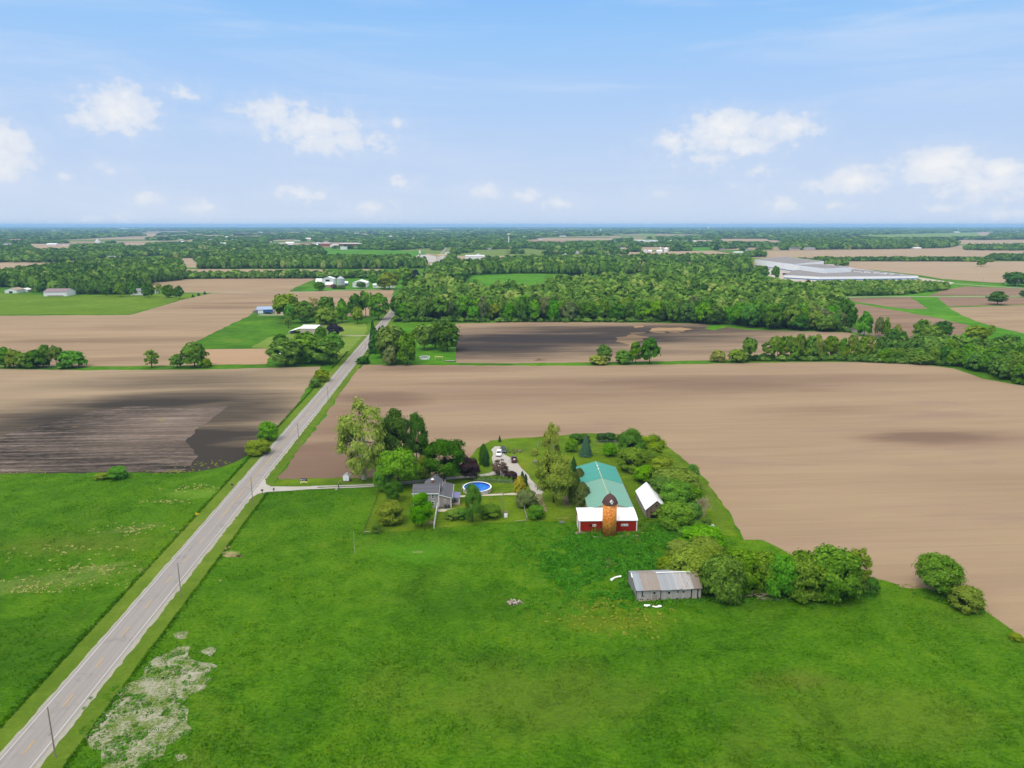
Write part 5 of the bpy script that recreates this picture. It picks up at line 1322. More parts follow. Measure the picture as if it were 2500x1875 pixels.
hatch(32.3 * mpb * 1.0 - .05, 40.7 * mpb, 1.72, 2.32, 0); MB().box(24.6 * mpb, -.03, 1.78, 32.0 * mpb, .03, 2.3).build('opening', M_black, b)
hatch(101.5 * mpb, 119 * mpb, 1.75, 2.36, 1)

# --- long green roofed barn behind it
gb = thing('green_barn', 'long low barn with pale green and teal metal roof', 'barn', (21.0, 183.9, 0), vprot(1235))
x0_, x1_, ze_, zr_ = 0, 12.45, 3.9, 5.75; xm_ = 6.2
MB().prism([(x0_ + .2, 0), (x1_ - .2, 0), (x1_ - .2, ze_ - .05), (xm_, zr_ - .08), (x0_ + .2, ze_ - .05)], 'y', .05, 34.3).build('wall', M_beige, gb)
for nm, mt, ya, yb, dz in (('front_roof', M_green, -.3, 19.4, 0), ('rear_roof', M_teal, 19.3, 34.7, .06)):
    q = MB()
    q.slab((x0_ - .1, ya, ze_ + dz), (xm_, ya, zr_ + dz), (xm_, yb, zr_ + dz), (x0_ - .1, yb, ze_ + dz), .1)
    q.slab((xm_, ya, zr_ + dz), (x1_ + .1, ya, ze_ + dz), (x1_ + .1, yb, ze_ + dz), (xm_, yb, zr_ + dz), .1)
    q.build(nm, mt, gb)
rc = MB(); rc.box(xm_ - .14, -.3, zr_ - .02, xm_ + .14, 19.3, zr_ + .05).box(xm_ - .14, 19.4, zr_ + .04, xm_ + .14, 34.7, zr_ + .11); rc.build('ridge_cap', plain('weathered ridge', RGB(188, 206, 176, KB), .7, .2, var=.25, scale=1.0), gb)
for y, z in ((26.5, 0), (29.5, 0)):
    rv_ = MB().lathe([(.16, 0), (.16, .35), (.26, .36), (.05, .5)], 10).build('roof_vent', M_white, gb); rv_.location = (xm_ - .1, y, zr_ + .1)
gt = MB(); gt.box(x1_ + .1, -.3, ze_ - .22, x1_ + .28, 34.7, ze_ - .06); gt.build('gutter', plain('grey gutter', RGB(150, 152, 150, KB), .5), gb)

# --- silo
sg = G(1489, 1312); SR = 1.86
si = thing('silo', 'round silo of mottled orange blocks with a brown gambrel dome', 'silo', (sg[0], sg[1] + SR, 0), 0)
def silo_mat():
    m, t = newmat('mottled orange glazed blocks'); o = t.obj()
    s = t.n('ShaderNodeSeparateXYZ'); t.set(s.inputs[0], o)
    a = t.math('MULTIPLY', t.math('ARCTAN2', s.outputs[1], s.outputs[0]), SR)
    cv_ = t.n('ShaderNodeCombineXYZ'); t.set(cv_.inputs[0], a); t.set(cv_.inputs[1], s.outputs[2])
    br = t.n('ShaderNodeTexBrick'); br.inputs['Scale'].default_value = 1.0
    br.inputs['Brick Width'].default_value = .40; br.inputs['Row Height'].default_value = .30; br.inputs['Mortar Size'].default_value = .02
    br.inputs['Color1'].default_value = (0, 0, 0, 1); br.inputs['Color2'].default_value = (1, 1, 1, 1); br.inputs['Mortar'].default_value = (.4, .4, .4, 1)
    t.set(br.inputs['Vector'], cv_.outputs[0])
    n = t.noise(t.mapping(cv_.outputs[0], 0, (1, 1.2, 1)), 1.9, 4, .62, 2.2)
    f = t.math('ADD', t.math('MULTIPLY', n, 1.25), t.math('MULTIPLY', t.n('ShaderNodeRGBToBW').outputs[0], 0))
    bw = t.n('ShaderNodeRGBToBW'); t.set(bw.inputs[0], br.outputs['Color'])
    f = t.math('ADD', t.math('MULTIPLY', n, 1.05), t.math('MULTIPLY', bw.outputs[0], .22))
    col = t.ramp(f, [(.42, RGB(176, 84, 14, .92)), (.56, RGB(214, 116, 22, .92)), (.68, RGB(236, 150, 50, .92)), (.84, RGB(246, 194, 116, .92))])
    col = t.mix(t.math('MULTIPLY', br.outputs['Fac'], .35), col, RGB(150, 110, 74, .92))
    t.out(t.bsdf(col, .5, .35)); return m
ZW = 9.0
MB().lathe([(SR, -.05), (SR, ZW)], 40).build('silo_wall', silo_mat(), si, smooth=True)
M_shing2 = boards('reddish brown shingles', RGB(92, 66, 64, KB), RGB(116, 86, 82, KB), .24, 'Z', .2)
dm = MB(); dm.lathe([(SR + .28, ZW - .02), (SR + .26, ZW + .08), (SR * .80, ZW + 1.35), (SR * .42, ZW + 2.1), (.12, ZW + 2.45), (.05, ZW + 2.5)], 14); do = dm.build('dome', M_shing2, si)
MB().lathe([(.2, ZW + 2.42), (.14, ZW + 2.6), (.05, ZW + 2.75), (.03, ZW + 3.25)], 8).build('finial', plain('dark finial', RGB(70, 58, 56, KB)), do)
dr = MB(); dr.prism([(-.36, ZW + .3), (.36, ZW + .3), (.36, ZW + .95), (0, ZW + 1.3), (-.36, ZW + .95)], 'y', -SR - .18, -.6)
dd = dr.build('dormer', plain('grey dormer boards', RGB(170, 166, 162, KB), .8, .1, var=.2, scale=3), do); dd.rotation_euler.z = math.radians(6)
q = MB(); q.slab((-.5, -SR - .3, ZW + .82), (0, -SR - .3, ZW + 1.36), (0, -.5, ZW + 1.36), (-.5, -.5, ZW + .82), .07); q.slab((0, -SR - .3, ZW + 1.36), (.5, -SR - .3, ZW + .82), (.5, -.5, ZW + .82), (0, -.5, ZW + 1.36), .07); q.build('dormer_roof', M_white, dd)
MB().box(-.22, -SR - .2, ZW + .38, .22, -SR - .17, ZW + .85).build('dormer_door', M_trim, dd)

# --- white roofed wooden barn
wb = thing('wooden_barn', 'old wooden barn with steep white metal roof and brown gable front', 'barn', (37.4, 186.4, 0), vprot(1212))
gable(wb, 0, 5.8, 0, 14.2, 2.75, 5.3, M_greyw, M_wroof, 'y', .28, .07)
fw = MB().poly([(.0, -.03, 0), (5.8, -.03, 0), (5.8, -.03, 2.72), (2.9, -.03, 5.2), (.0, -.03, 2.72)]); fw.build('front_wall', M_brownw, wb)
MB().box(1.35, -.06, .0, 4.0, -.02, 1.0).build('door_opening', M_black, wb)
MB().box(1.3, -.06, 1.45, 2.5, -.02, 1.95).build('opening', M_black, wb); MB().box(2.65, -.06, 3.55, 3.1, -.02, 3.95).build('opening', M_black, wb)
MB().box(1.25, -.09, 1.36, 4.1, -.03, 1.45).build('beam', plain('bleached beam', RGB(196, 182, 150, KB), .9), wb)

# --- collapsing weathered shed in the meadow
sh = thing('weathered_shed', 'leaning grey board shed with rusty metal roof in the meadow', 'shed', (27.2, 141.7, 0), ROADROT)
LS, DS = 14.3, 8.3
def rusty():
    m, t = newmat('rusty galvanised roof'); o = t.obj()
    s = t.n('ShaderNodeSeparateXYZ'); t.set(s.inputs[0], o)
    u = t.math('DIVIDE', s.outputs[0], .72); idn = t.math('FLOOR', u); fr_ = t.math('FRACT', u)
    wn = t.n('ShaderNodeTexWhiteNoise', noise_dimensions='1D'); t.set(wn.inputs['W'], t.math('ADD', idn, 3.0))
    pan = t.ramp(t.math('DIVIDE', s.outputs[0], LS), [(0, RGB(176, 184, 192, KB)), (.10, RGB(172, 160, 150, KB)), (.36, RGB(184, 166, 152, KB)), (.37, RGB(178, 182, 188, KB)), (.60, RGB(186, 190, 196, KB)), (.64, RGB(196, 194, 194, KB)), (.86, RGB(190, 188, 188, KB)), (.88, RGB(164, 150, 138, KB)), (1, RGB(168, 154, 142, KB))], 'CONSTANT')
    n = t.noise(t.mapping(o, 0, (2.6, .5, 1)), 1.0, 5, .65, .3)
    zone = t.ramp(t.math('DIVIDE', s.outputs[0], LS), [(0, .15), (.12, .45), (.36, .45), (.40, .2), (.62, .35), (.64, 1.0), (.84, 1.0), (.88, .4), (1, .45)])
    bw = t.n('ShaderNodeRGBToBW'); t.set(bw.inputs[0], zone)
    rust = t.math('MULTIPLY', t.sstep(n, .52, .72), bw.outputs[0])
    col = t.mix(rust, pan, RGB(168, 92, 60, KB))
    line = t.sstep(t.math('ABSOLUTE', t.math('SUBTRACT', fr_, .5)), .44, .5)
    nd = t.n('ShaderNodeVectorMath', operation='SCALE'); t.set(nd.inputs[0], col); t.set(nd.inputs['Scale'], t.math('ADD', t.math('MULTIPLY_ADD', line, -.2, .95), t.math('MULTIPLY_ADD', wn.outputs[0], .12, -.06)))
    t.out(t.bsdf(nd.outputs[0], .7, .3, .1)); return m
M_rust = rusty()
M_shedw = boards('silvery shed boards', RGB(178, 168, 158, KB), RGB(232, 224, 216, KB), .24, 'X', .45)
M_shedy = boards('silvery shed end boards', RGB(140, 136, 132, KB), RGB(196, 192, 188, KB), .24, 'Y', .55)
# walls: front, left end with missing boards, right end, back
R2 = random.Random(4)
fwl = MB(); x = 0
skip = [(1.0, .06), (5.1, .12), (9.05, .1), (11.9, .12), (13.3, .08)]
while x < LS:
    w = R2.uniform(.2, .32); 
    if not any(a <= x < a + .2 for a, _ in skip):
        t0 = R2.uniform(-.04, .05); fwl.box(x, R2.uniform(-.02, .02), t0 if R2.random() < .8 else .3, min(x + w - .015, LS), .05, 2.62)
    x += w
fwl.build('front_wall', M_shedw, sh)
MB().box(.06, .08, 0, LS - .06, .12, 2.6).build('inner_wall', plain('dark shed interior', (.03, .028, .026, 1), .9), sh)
lw = MB(); y = .1
while y < DS:
    w = .27; zt = 2.62 + min(y, DS - y) / (DS / 2) * 1.6
    if R2.random() > .12: lw.box(-.03, y, R2.uniform(-.02, .15), .03, min(y + w - .015, DS), zt - .05)
    y += w
lw.build('end_wall', M_shedy, sh)
MB().prism([(.15, 0), (DS, 0), (DS, 2.55), (DS / 2, 4.1), (.15, 2.55)], 'x', LS - .08, LS).build('far_end_wall', M_shedw, sh)
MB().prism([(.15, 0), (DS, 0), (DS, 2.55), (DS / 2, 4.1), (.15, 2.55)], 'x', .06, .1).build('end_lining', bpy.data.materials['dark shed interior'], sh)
MB().box(0, DS - .05, 0, LS, DS, 2.6).build('back_wall', M_shedw, sh)
# roof plates: sag along the length, panels with ragged eave
q = MB(); n = 20
for i in range(n):
    a, c_ = LS * i / n, LS * (i + 1) / n
    f0 = lambda u: -.10 * math.sin(math.pi * u / LS) - .05 * math.sin(u * 1.3)
    ey = -.42 + R2.uniform(-.06, .06)
    lo = 0.0
    q.slab((a - (.3 if i == 0 else 0), ey, 2.58 + f0(a)), (c_ + (.15 if i == n - 1 else 0), ey, 2.58 + f0(c_)), (c_ + (.15 if i == n - 1 else 0), DS / 2, 4.3 + f0(c_)), (a - (.3 if i == 0 else 0), DS / 2, 4.3 + f0(a)), .04)
    q.slab((a, DS / 2, 4.3 + f0(a)), (c_, DS / 2, 4.3 + f0(c_)), (c_, DS + .3, 2.6), (a, DS + .3, 2.6), .04)
q.build('roof', M_rust, sh)
MB().slab((5.2, DS / 2 - .12, 4.34), (13.2, DS / 2 - .12, 4.32), (13.2, DS / 2 + .14, 4.34), (5.2, DS / 2 + .14, 4.36), .06).build('ridge_cap', M_white, sh)
MB().slab((-.5, DS / 2 - 1.2, 3.92), (-.3, DS / 2 - 1.2, 3.92), (-.28, DS / 2 + .1, 4.42), (-.48, DS / 2 + .1, 4.42), .05).build('rake_board', M_white, sh)
for (xa, xb, za, zb) in ((3.65, 4.15, 1.45, 1.85), (6.95, 7.35, 1.35, 1.95), (8.98, 9.2, 1.55, 2.1), (10.15, 10.55, 1.55, 1.9), (1.15, 1.35, .9, 2.2), (1.45, 1.65, .9, 1.1)):
    MB().box(xa, -.06, za, xb, -.03, zb).build('opening', M_black, sh)
MB().box(6.9, -.07, 1.96, 7.4, -.03, 2.12).build('window_board', M_trim, sh); MB().box(3.5, -.075, .1, 4.6, -.035, 1.3).build('door_panel', plain('faded door', RGB(178, 164, 150, KB), .9, .1, var=.2, scale=3, streak=(4, 4, .5)), sh)
MB().box(.3, -.5, -.02, 4.2, -.2, .12).build('sill_beam', plain('tan sill beam', RGB(190, 168, 140, KB), .9), sh)

# collapsed lean-to and metal sheets in the grove
g = G(1692, 1270)
cs_ = thing('collapsed_shed', 'low grey collapsed shed half hidden behind the bright bushy tree', 'shed', (g[0], g[1], 0), .1)
MB().box(-1.4, 0, 0, 1.6, .12, 1.0).build('wall', M_greyw, cs_); MB().slab((-1.6, -.2, 1.1), (1.9, -.2, .75), (1.9, 2.4, 1.25), (-1.6, 2.4, 1.6), .06).build('roof', plain('grey roof boards', RGB(112, 110, 110, KB), .9, .1, var=.3, scale=2), cs_)
g = G(1735, 1291)
ms = thing('sheet_metal_stack', 'stack of white and grey metal sheets lying on grass by the grove', 'metal sheets', (g[0] - 1.2, g[1] - .6, 0), -.12)
MB().slab((0, 0, .35), (2.5, 0, .3), (2.4, 1.0, .5), (-.05, 1.0, .55), .05).build('sheet', M_white, ms)
MB().slab((-.1, .9, .62), (2.3, 1.0, .55), (2.0, 2.2, .8), (-.2, 2.2, .9), .05).build('sheet', plain('grey metal', RGB(206, 206, 210, KB), .4, .4), ms)
MB().box(.1, .2, 0, .25, 2.0, .3).build('support', M_bark, ms); MB().box(2.0, .2, 0, 2.15, 2.0, .26).build('support', M_bark, ms)
def crumpled(pts, label, h=.25, mat=M_white, seed=1):
    r = random.Random(seed); P = [G(*p) for p in pts]; c0 = P[0]
    mb = MB(); prev = None
    for i, (x, y) in enumerate(P):
        w = .1 + .12 * r.random()
        d = (P[min(i+1, len(P)-1)][0]-P[max(i-1, 0)][0], P[min(i+1, len(P)-1)][1]-P[max(i-1, 0)][1]); l = math.hypot(*d)
        nx, ny = -d[1]/l*w, d[0]/l*w
        cur = ((x-c0[0]+nx, y-c0[1]+ny, h + r.uniform(.05, .3)), (x-c0[0]-nx, y-c0[1]-ny, h + r.uniform(-.1, .05)))
        if prev: mb.slab(prev[1], cur[1], cur[0], prev[0], .03)
        prev = cur
    o = mb.build('metal_scrap', mat, loc=(c0[0], c0[1], .05)); tag(o, label, 'scrap')
crumpled([(1491, 1420), (1500, 1414), (1508, 1411), (1517, 1410)], 'bent white metal sheet lying in the weeds left of the grey shed', seed=2)
crumpled([(1572, 1481), (1580, 1482), (1587, 1482)], 'short white metal scrap in the grass below the grey shed', seed=3)
crumpled([(1593, 1483), (1602, 1485), (1609, 1484), (1615, 1483)], 'longer white metal scrap right of the short one below the shed', seed=4)
# fallen dead branches
g = G(1838, 1462)
bp_ = MB(); R3 = random.Random(8)
for i in range(46):
    a = R3.uniform(-.6, .6) + (math.pi if R3.random() < .4 else 0); l = R3.uniform(1.2, 3.6)
    x, y = R3.uniform(-3.2, 3.2), R3.uniform(-.8, 2.0); z = R3.uniform(.1, 1.4)
    p = Vector((x, y, z)); q = p + Vector((math.cos(a) * l, math.sin(a) * l * .7 - .5, R3.uniform(-.9, .5)))
    q.z = max(q.z, .03); bp_.tube(p, q, .06, .015, 5)
    for _ in range(3):
        u = p.lerp(q, R3.uniform(.3, 1)); v = u + Vector((R3.uniform(-.8, .8), R3.uniform(-.8, .4), R3.uniform(-.4, .4))); v.z = max(v.z, .02); bp_.tube(u, v, .025, .008, 4)
bo = bp_.build('branch_pile', M_dead, loc=(g[0], g[1], 0)); tag(bo, 'pile of bleached fallen branches at the foot of the hedgerow', 'branch pile')
# ------------------------------------------------------------------ poles, signs, vehicles, yard things
M_pole = plain('weathered pole wood', RGB(168, 154, 132, KB), .9, .1, var=.2, scale=3, streak=(3, 3, .4))
M_cer = plain('grey insulator', RGB(150, 150, 150, KB), .4, .4)
M_steel = plain('galvanised steel', RGB(176, 180, 178, KB), .5, .4, .3)
def utility_pole(px, py, ty, label, cross=True):
    x, y = G(px, py); h = ZT(y, ty)
    p = thing('utility_pole', label, 'pole', (x, y, 0), ROADROT, 'wooden utility poles')
    MB().tube((0, 0, -.1), (0, 0, h), .13, .085, 8).build('pole', M_pole, p)
    MB().tube((0, 0, h), (0, 0, h + .22), .07, .05, 8).build('insulator', M_cer, p)
    if cross: MB().tube((-.45, 0, h * .46), (.0, 0, h * .52), .035, n=6).build('brace', M_dkmetal, p)
    return p
for i, (b, t_, lab) in enumerate((((136, 1851), 1729, 'wooden utility pole nearest the lower left corner, right of the road'), ((443, 1460), 1376, 'wooden utility pole second up the road from the lower left corner'), ((617.7, 1231.5), 1166, 'wooden utility pole beside the mouth of the gravel drive'),
        ((730, 1089), 1035, 'wooden utility pole between the road and the big tan field, level with the black field'), ((802, 991), 945, 'wooden utility pole between the road and the tan field, above the pale sycamore'), ((894, 872.6), 836, 'wooden utility pole by the road at the left of the east grove'), ((956, 768), 744, 'wooden utility pole by the road beside the corner of the large wood'))):
    utility_pole(b[0], b[1], t_, lab, i == 0)
def simple_pole(px, py, ty, label, mat, r=.09, name='pole', cat='pole', arm=False):
    x, y = G(px, py); h = ZT(y, ty); p = thing(name, label, cat, (x, y, 0))
    MB().tube((0, 0, -.1), (0, 0, h), r, r * .75, 8).build('shaft', mat, p)
    if arm: MB().tube((0, 0, h - .3), (-.8, 0, h - .1), .05, n=6).build('lamp_arm', M_steel, p); lh_ = MB().lathe([(.05, 0), (.2, -.1), (.16, -.2)], 10).build('lamp_head', M_cer, p); lh_.location = (-.85, 0, h)
    else: MB().lathe([(r, h), (r * .9, h + .05), (.02, h + .08)], 8).build('cap', M_cer, p)
    return p
simple_pole(866, 1352, 1297, 'thin bare white pole standing in the meadow', plain('white pole paint', RGB(212, 206, 190, KB)), .05)
simple_pole(1228.6, 1262, 1201, 'tall wooden yard pole with a lamp beside the white cabinet', M_pole, .15, 'yard_pole', 'pole', True)
simple_pole(1279, 1190, 1158, 'thin pale pole in front of the golden arborvitae', M_pole, .06)
simple_pole(1311, 1112, 1082, 'thin post with vines at the yard edge', M_pole, .09)
simple_pole(840, 1142, 1124, 'thin lamp post below the pale sycamore', M_steel, .05)
# far poles by the gravel road
for i, (cx, cy, ty, lab) in enumerate(((527, 718, 650, 'pole at the left end of the gravel road past the wood'), (838, 712, 640, 'left one of two poles close together by the factory scrub'), (850, 712, 655, 'right one of two poles close together by the factory scrub'), (1167, 708, 635, 'pole by the green ditch before the factory scrub'), (1852, 625, 545, 'pole beside the country road above the knoll field'), (2048, 645, 560, 'pole left of the round tree at the right edge'),
        (2144, 650, 590, 'pole in front of the round tree at the right edge'), (1800, 712, 655, 'left one of two poles on the knoll field'), (1886, 710, 650, 'right one of two poles on the knoll field'), (518, 440, 360, 'pole left of the trees behind the factory'), (616, 455, 385, 'pole at the right of the trees behind the factory'), (270, 400, 335, 'pole behind the factory roof'), (370, 400, 330, 'second pole behind the factory roof'))):
    a, b_ = Q(c4, [(cx, cy), (cx, ty)]); simple_pole(a[0], a[1], b_[1], lab, plain('pale pole', RGB(200, 190, 176, KB)) if i == 0 else bpy.data.materials['pale pole'], .16)

# no-passing pennant
g = G(483.7, 1281); hz_ = ZT(g[1], 1253)
ps = thing('road_sign', 'yellow triangular pennant road sign on a post left of the road', 'sign', (g[0], g[1], 0), ROADROT)
MB().box(-.04, -.03, 0, .04, .03, hz_).build('post', M_steel, ps)
fm = MB().prism([(-.4, hz_ - .62), (.85, hz_ - .16), (-.4, hz_ + .3)], 'y', -.06, -.035).build('sign_face', plain('yellow sign', RGB(250, 206, 20, .9), .5, .3, var=.04), ps)
br = MB()
for (xa, za), (xb, zb) in (((-.35, hz_ - .52), (-.35, hz_ + .2)), ((-.35, hz_ - .52), (.7, hz_ - .16)), ((.7, hz_ - .16), (-.35, hz_ + .2))): br.tube((xa, -.065, za), (xb, -.065, zb), .014, n=4)
br.build('border', M_black, fm)
# mailboxes
def mailbox(px, py, label, mat, rz):
    x, y = G(px, py); m_ = thing('mailbox', label, 'mailbox', (x, y, 0), rz)
    MB().box(-.09, -.09, 0, .09, .09, 1.05).build('post', M_pole, m_)
    prof = [(-.2, 1.05), (.2, 1.05), (.2, 1.3)] + [(.2 * math.cos(a), 1.3 + .2 * math.sin(a)) for a in [i * math.pi / 6 for i in range(1, 6)]] + [(-.2, 1.3)]
    MB().prism(prof, 'y', -.35, .35).build('box', mat, m_)
    MB().box(.21, -.05, 1.25, .23, .0, 1.5).build('flag', plain('red flag', RGB(170, 30, 24, KB)) if not bpy.data.materials.get('red flag') else bpy.data.materials['red flag'], m_)
M_brn = plain('brown mailbox', RGB(96, 76, 66, KB), .6)
mailbox(640.6, 1206, 'brown mailbox at the mouth of the gravel drive', M_brn, ROADROT + math.pi / 2)
mailbox(567.6, 1192, 'black mailbox on the left side of the road across from the drive', M_dkmetal, ROADROT + math.pi / 2)
mailbox(669, 1203, 'dark low box on a post right of the brown mailbox', M_char, ROADROT)

# roadside company sign by the drive: dark upper board with white emblem and lettering, cream board below
g = G(742, 1182); W_, Hs = 2.2, 1.55
cs2 = thing('yard_sign', 'navy and cream sign board on the grass by the drive', 'sign', (g[0], g[1], 0), .04)
for x in (-W_ / 2 + .12, W_ / 2 - .12): MB().box(x - .05, .03, 0, x + .05, .11, .95).build('post', M_trim, cs2)
MB().box(-W_/2, -.02, .52, W_/2, .02, .98).build('lower_board', plain('cream board', RGB(250, 236, 150, .8), .6, .2, var=.06), cs2)
ub = MB().box(-W_/2, -.025, .99, W_/2, .025, 1.95).build('upper_board', plain('navy board', RGB(36, 34, 60, .8), .5, .2, var=.1), cs2)
em = MB(); em.lathe([(.0, 0), (.27, 0), (.27, .015), (0, .015)], 20, cap=False); eo = em.build('emblem', M_white, ub); eo.rotation_euler = (math.pi / 2, 0, 0); eo.location = (-.72, -.03, 1.5)
em2 = MB().lathe([(0, 0), (.13, 0), (.13, .012), (0, .012)], 16, cap=False).build('emblem_centre', bpy.data.materials['navy board'], ub); em2.rotation_euler = (math.pi / 2, 0, 0); em2.location = (-.66, -.05, 1.52)
lt = MB(); rl = random.Random(12)
for zc, hh, xe in ((1.62, .22, .92), (1.3, .16, .6)):
    x = -.35
    while x < xe:
        w = rl.uniform(.09, .15); lt.box(x, -.04, zc - hh / 2, x + .035, -.026, zc + hh / 2); lt.box(x, -.04, zc + hh / 2 - .04, x + w, -.026, zc + hh / 2)
        if rl.random() < .6: lt.box(x, -.04, zc - hh / 2, x + w, -.026, zc - hh / 2 + .04)
        x += w + .05
lt.build('lettering', M_white, ub)

# small white gabled shed, and a curved swan-neck post by the drive
g = G(845, 1177); wh = ZT(g[1], 1166)
ss = thing('well_house', 'tiny white gabled shed under the pale sycamore', 'shed', (g[0], g[1], 0), vprot(1400))
MB().box(-1.0, -.05, -.02, 1.0, 1.7, .45).build('plinth', plain('brown plinth', RGB(140, 118, 110, KB), .9), ss)
MB().prism([(-.9, .45), (.9, .45), (1.0, 2.0), (0, 2.75), (-1.0, 2.0)], 'y', 0, 1.6).build('wall', M_white, ss)
q = MB(); q.slab((-1.1, -.1, 1.98), (0, -.1, 2.84), (0, 1.75, 2.84), (-1.1, 1.75, 1.98), .07); q.slab((0, -.1, 2.84), (1.1, -.1, 1.98), (1.1, 1.75, 1.98), (0, 1.75, 2.84), .07); q.build('roof', plain('pale shed roof', RGB(226, 228, 230, KB), .5), ss)
MB().box(-.35, -.03, .5, .35, .0, 1.9).build('door', plain('white door', (.7, .7, .7, 1)), ss)
g = G(827, 1192)
sw = thing('bracket_post', 'dark post with a curved arm standing at the edge of the drive', 'post', (g[0], g[1], 0), 0)
MB().box(-.1, -.1, 0, .1, .1, 1.35).build('post', plain('dark post', RGB(70, 60, 54, KB), .9), sw)
q = MB(); prev = Vector((0, 0, 1.3))
for i in range(1, 9):
    a = i / 8 * math.pi * .48; cur = Vector((.95 * (1 - math.cos(a)), 0, 1.3 + 1.35 * math.sin(a))); q.tube(prev, cur, .06, n=6); prev = cur
q.build('curved_arm', plain('bleached arm', RGB(206, 204, 170, KB)), sw)
MB().box(.15, -.1, 1.35, .9, .1, 1.6).build('hanging_board', M_brn, sw)
tag(MB().lathe([(.35, 0), (.4, .15), (.28, .35), (.05, .42)], 9, (0, 0)).build('stone', plain('pale stone', RGB(196, 194, 170, KB), .9), loc=G(821, 1196)), 'pale round stone at the drive edge left of the curved arm post', 'stone')
tag(MB().lathe([(.8, 0), (.85, .2), (.6, .5), (.15, .6)], 9).build('stone', plain('tan stone', RGB(172, 152, 130, KB), .9), loc=G(1053, 1278)), 'tan boulder on the lawn left of the white privacy fence', 'stone')
# black kettle shaped fire pit on the lawn
g = G(1104.5, 1272); fp = thing('fire_kettle', 'round black kettle standing alone on the lawn', 'kettle', (g[0], g[1], 0))
MB().lathe([(.1, .32), (.42, .5), (.52, .8), (.5, .86), (.42, 1.05), (.2, 1.2), (.06, 1.22)], 18).build('bowl', M_dkmetal, fp, smooth=True)
for a in (.3, 2.4, 4.5): MB().tube((.2 * math.cos(a), .2 * math.sin(a), .45), (.42 * math.cos(a), .42 * math.sin(a), 0), .03, n=5).build('leg', M_char, fp)
MB().tube((-.1, 0, 1.25), (.1, 0, 1.25), .03, n=6).build('handle', M_steel, fp)
# wooden box with a grey cover, white cabinet with a slatted screen
g = G(1206, 1262); wbx = thing('wooden_crate', 'wooden box with a grey cover at the edge of the shrubs', 'crate', (g[0], g[1], 0), .05)
MB().box(-.7, 0, 0, .6, 1.6, 1.0).build('box', boards('pale crate boards', RGB(170, 156, 132, KB), RGB(196, 184, 158, KB), .2, 'X', .3), wbx)
MB().slab((-.2, .9, 1.35), (.95, .7, 1.2), (.85, 2.1, 1.75), (-.2, 2.1, 1.9), .08).build('cover', plain('grey cover', RGB(176, 178, 184, KB), .5), wbx)
MB().box(.62, .8, 0, .9, 1.8, 1.15).build('side_barrel', M_char, wbx)
g = G(1234.8, 1264); cab = thing('electric_cabinet', 'white utility cabinet in front of a slatted wooden screen', 'cabinet', (g[0], g[1], 0), .03)
MB().box(-.48, 0, 0, .46, .5, .98).build('cabinet_body', M_white, cab); MB().box(-.5, -.03, .98, .48, .53, 1.03).build('lid', M_trim, cab)
scr = MB()
for i in range(5): scr.box(-.66, .72, .35 + i * .3, .66, .76, .57 + i * .3)
so_ = scr.build('slat_screen', plain('tan slats', RGB(178, 156, 130, KB), .9, .1, var=.2, scale=3), cab)
for x in (-.66, .66): MB().box(x - .05, .76, 0, x + .05, .86, 1.95).build('screen_post', M_pole, cab)

# fences
def wire_fence(pts, label, h=1.2, step=3, name='wire_fence', postmat=None, closed=None):
    W = [G(*p) for p in pts]; o = W[0]; e = thing(name, label, 'fence', (o[0], o[1], 0))
    for a, b_ in zip(W, W[1:]):
        L = math.hypot(b_[0]-a[0], b_[1]-a[1]); n = max(1, round(L / step))
        for i in range(n + 1):
            if i == n and b_ is not W[-1]: continue
            x, y = a[0] + (b_[0]-a[0]) * i / n - o[0], a[1] + (b_[1]-a[1]) * i / n - o[1]
            MB().tube((x, y, -.05), (x, y, h), .045, n=6).build('post', postmat or M_steel, e)
        wr = MB()
        for z in (.15, h * .4, h * .7, h - .04):
            wr.tube((a[0]-o[0], a[1]-o[1], z), (b_[0]-o[0], b_[1]-o[1], z), .018, n=4)
        wr.build('wires', postmat or M_steel, e)
    return e
M_rustpost = plain('dark fence post', RGB(86, 74, 60, KB), .9)
wire_fence([(926, 1204), (908, 1250), (889, 1302)], 'low dark wire fence along the left side of the farm lawn', 1.1, 3, postmat=M_rustpost)
wire_fence(Q((1440, 1040, .16878), [(420, 545), (500, 650), (640, 740), (760, 820)]), 'wire mesh fence along the grove behind the white roofed barn', 1.6, 2.5)
wire_fence(Q((1440, 1040, .16878), [(60, 265), (360, 262), (440, 258)]), 'wire fence in front of the two dark cedars at the field edge', 1.5, 3)
wire_fence([(1158, 1178), (1200, 1178), (1250, 1181), (1268, 1188)], 'thin pale wire fence along the pool hedge', 1.2, 3)
wire_fence(Q(yard, [(1075, 385), (1090, 300), (1240, 292)]), 'thin wire fence behind the yard left of the tall thin tree', 1.3, 3)
g = G(1276, 1232); g2 = G(1287, 1273)
rf_ = thing('rail_fence', 'grey pipe rail fence on the lawn below the greyish bush', 'fence', (g[0], g[1], 0))
for z in (.6, 1.05): MB().tube((0, 0, z), (g2[0]-g[0], g2[1]-g[1], z), .06, n=6).build('rail', M_steel, rf_)
for i in range(5): MB().tube(((g2[0]-g[0])*i/4, (g2[1]-g[1])*i/4, 0), ((g2[0]-g[0])*i/4, (g2[1]-g[1])*i/4, 1.15), .06, n=6).build('post', M_steel, rf_)
def rail(p1, p2, z, label, mat, r=.07, name='wooden_rail'):
    a, b_ = G(*p1), G(*p2); e = thing(name, label, 'rail', (a[0], a[1], 0)); dx, dy = b_[0]-a[0], b_[1]-a[1]
    MB().tube((0, 0, z), (dx, dy, z), r, n=6).build('rail', mat, e)
    for k_ in (0, 1): MB().tube((dx*k_, dy*k_, 0), (dx*k_, dy*k_, z + .15), r, n=6).build('post', mat, e)
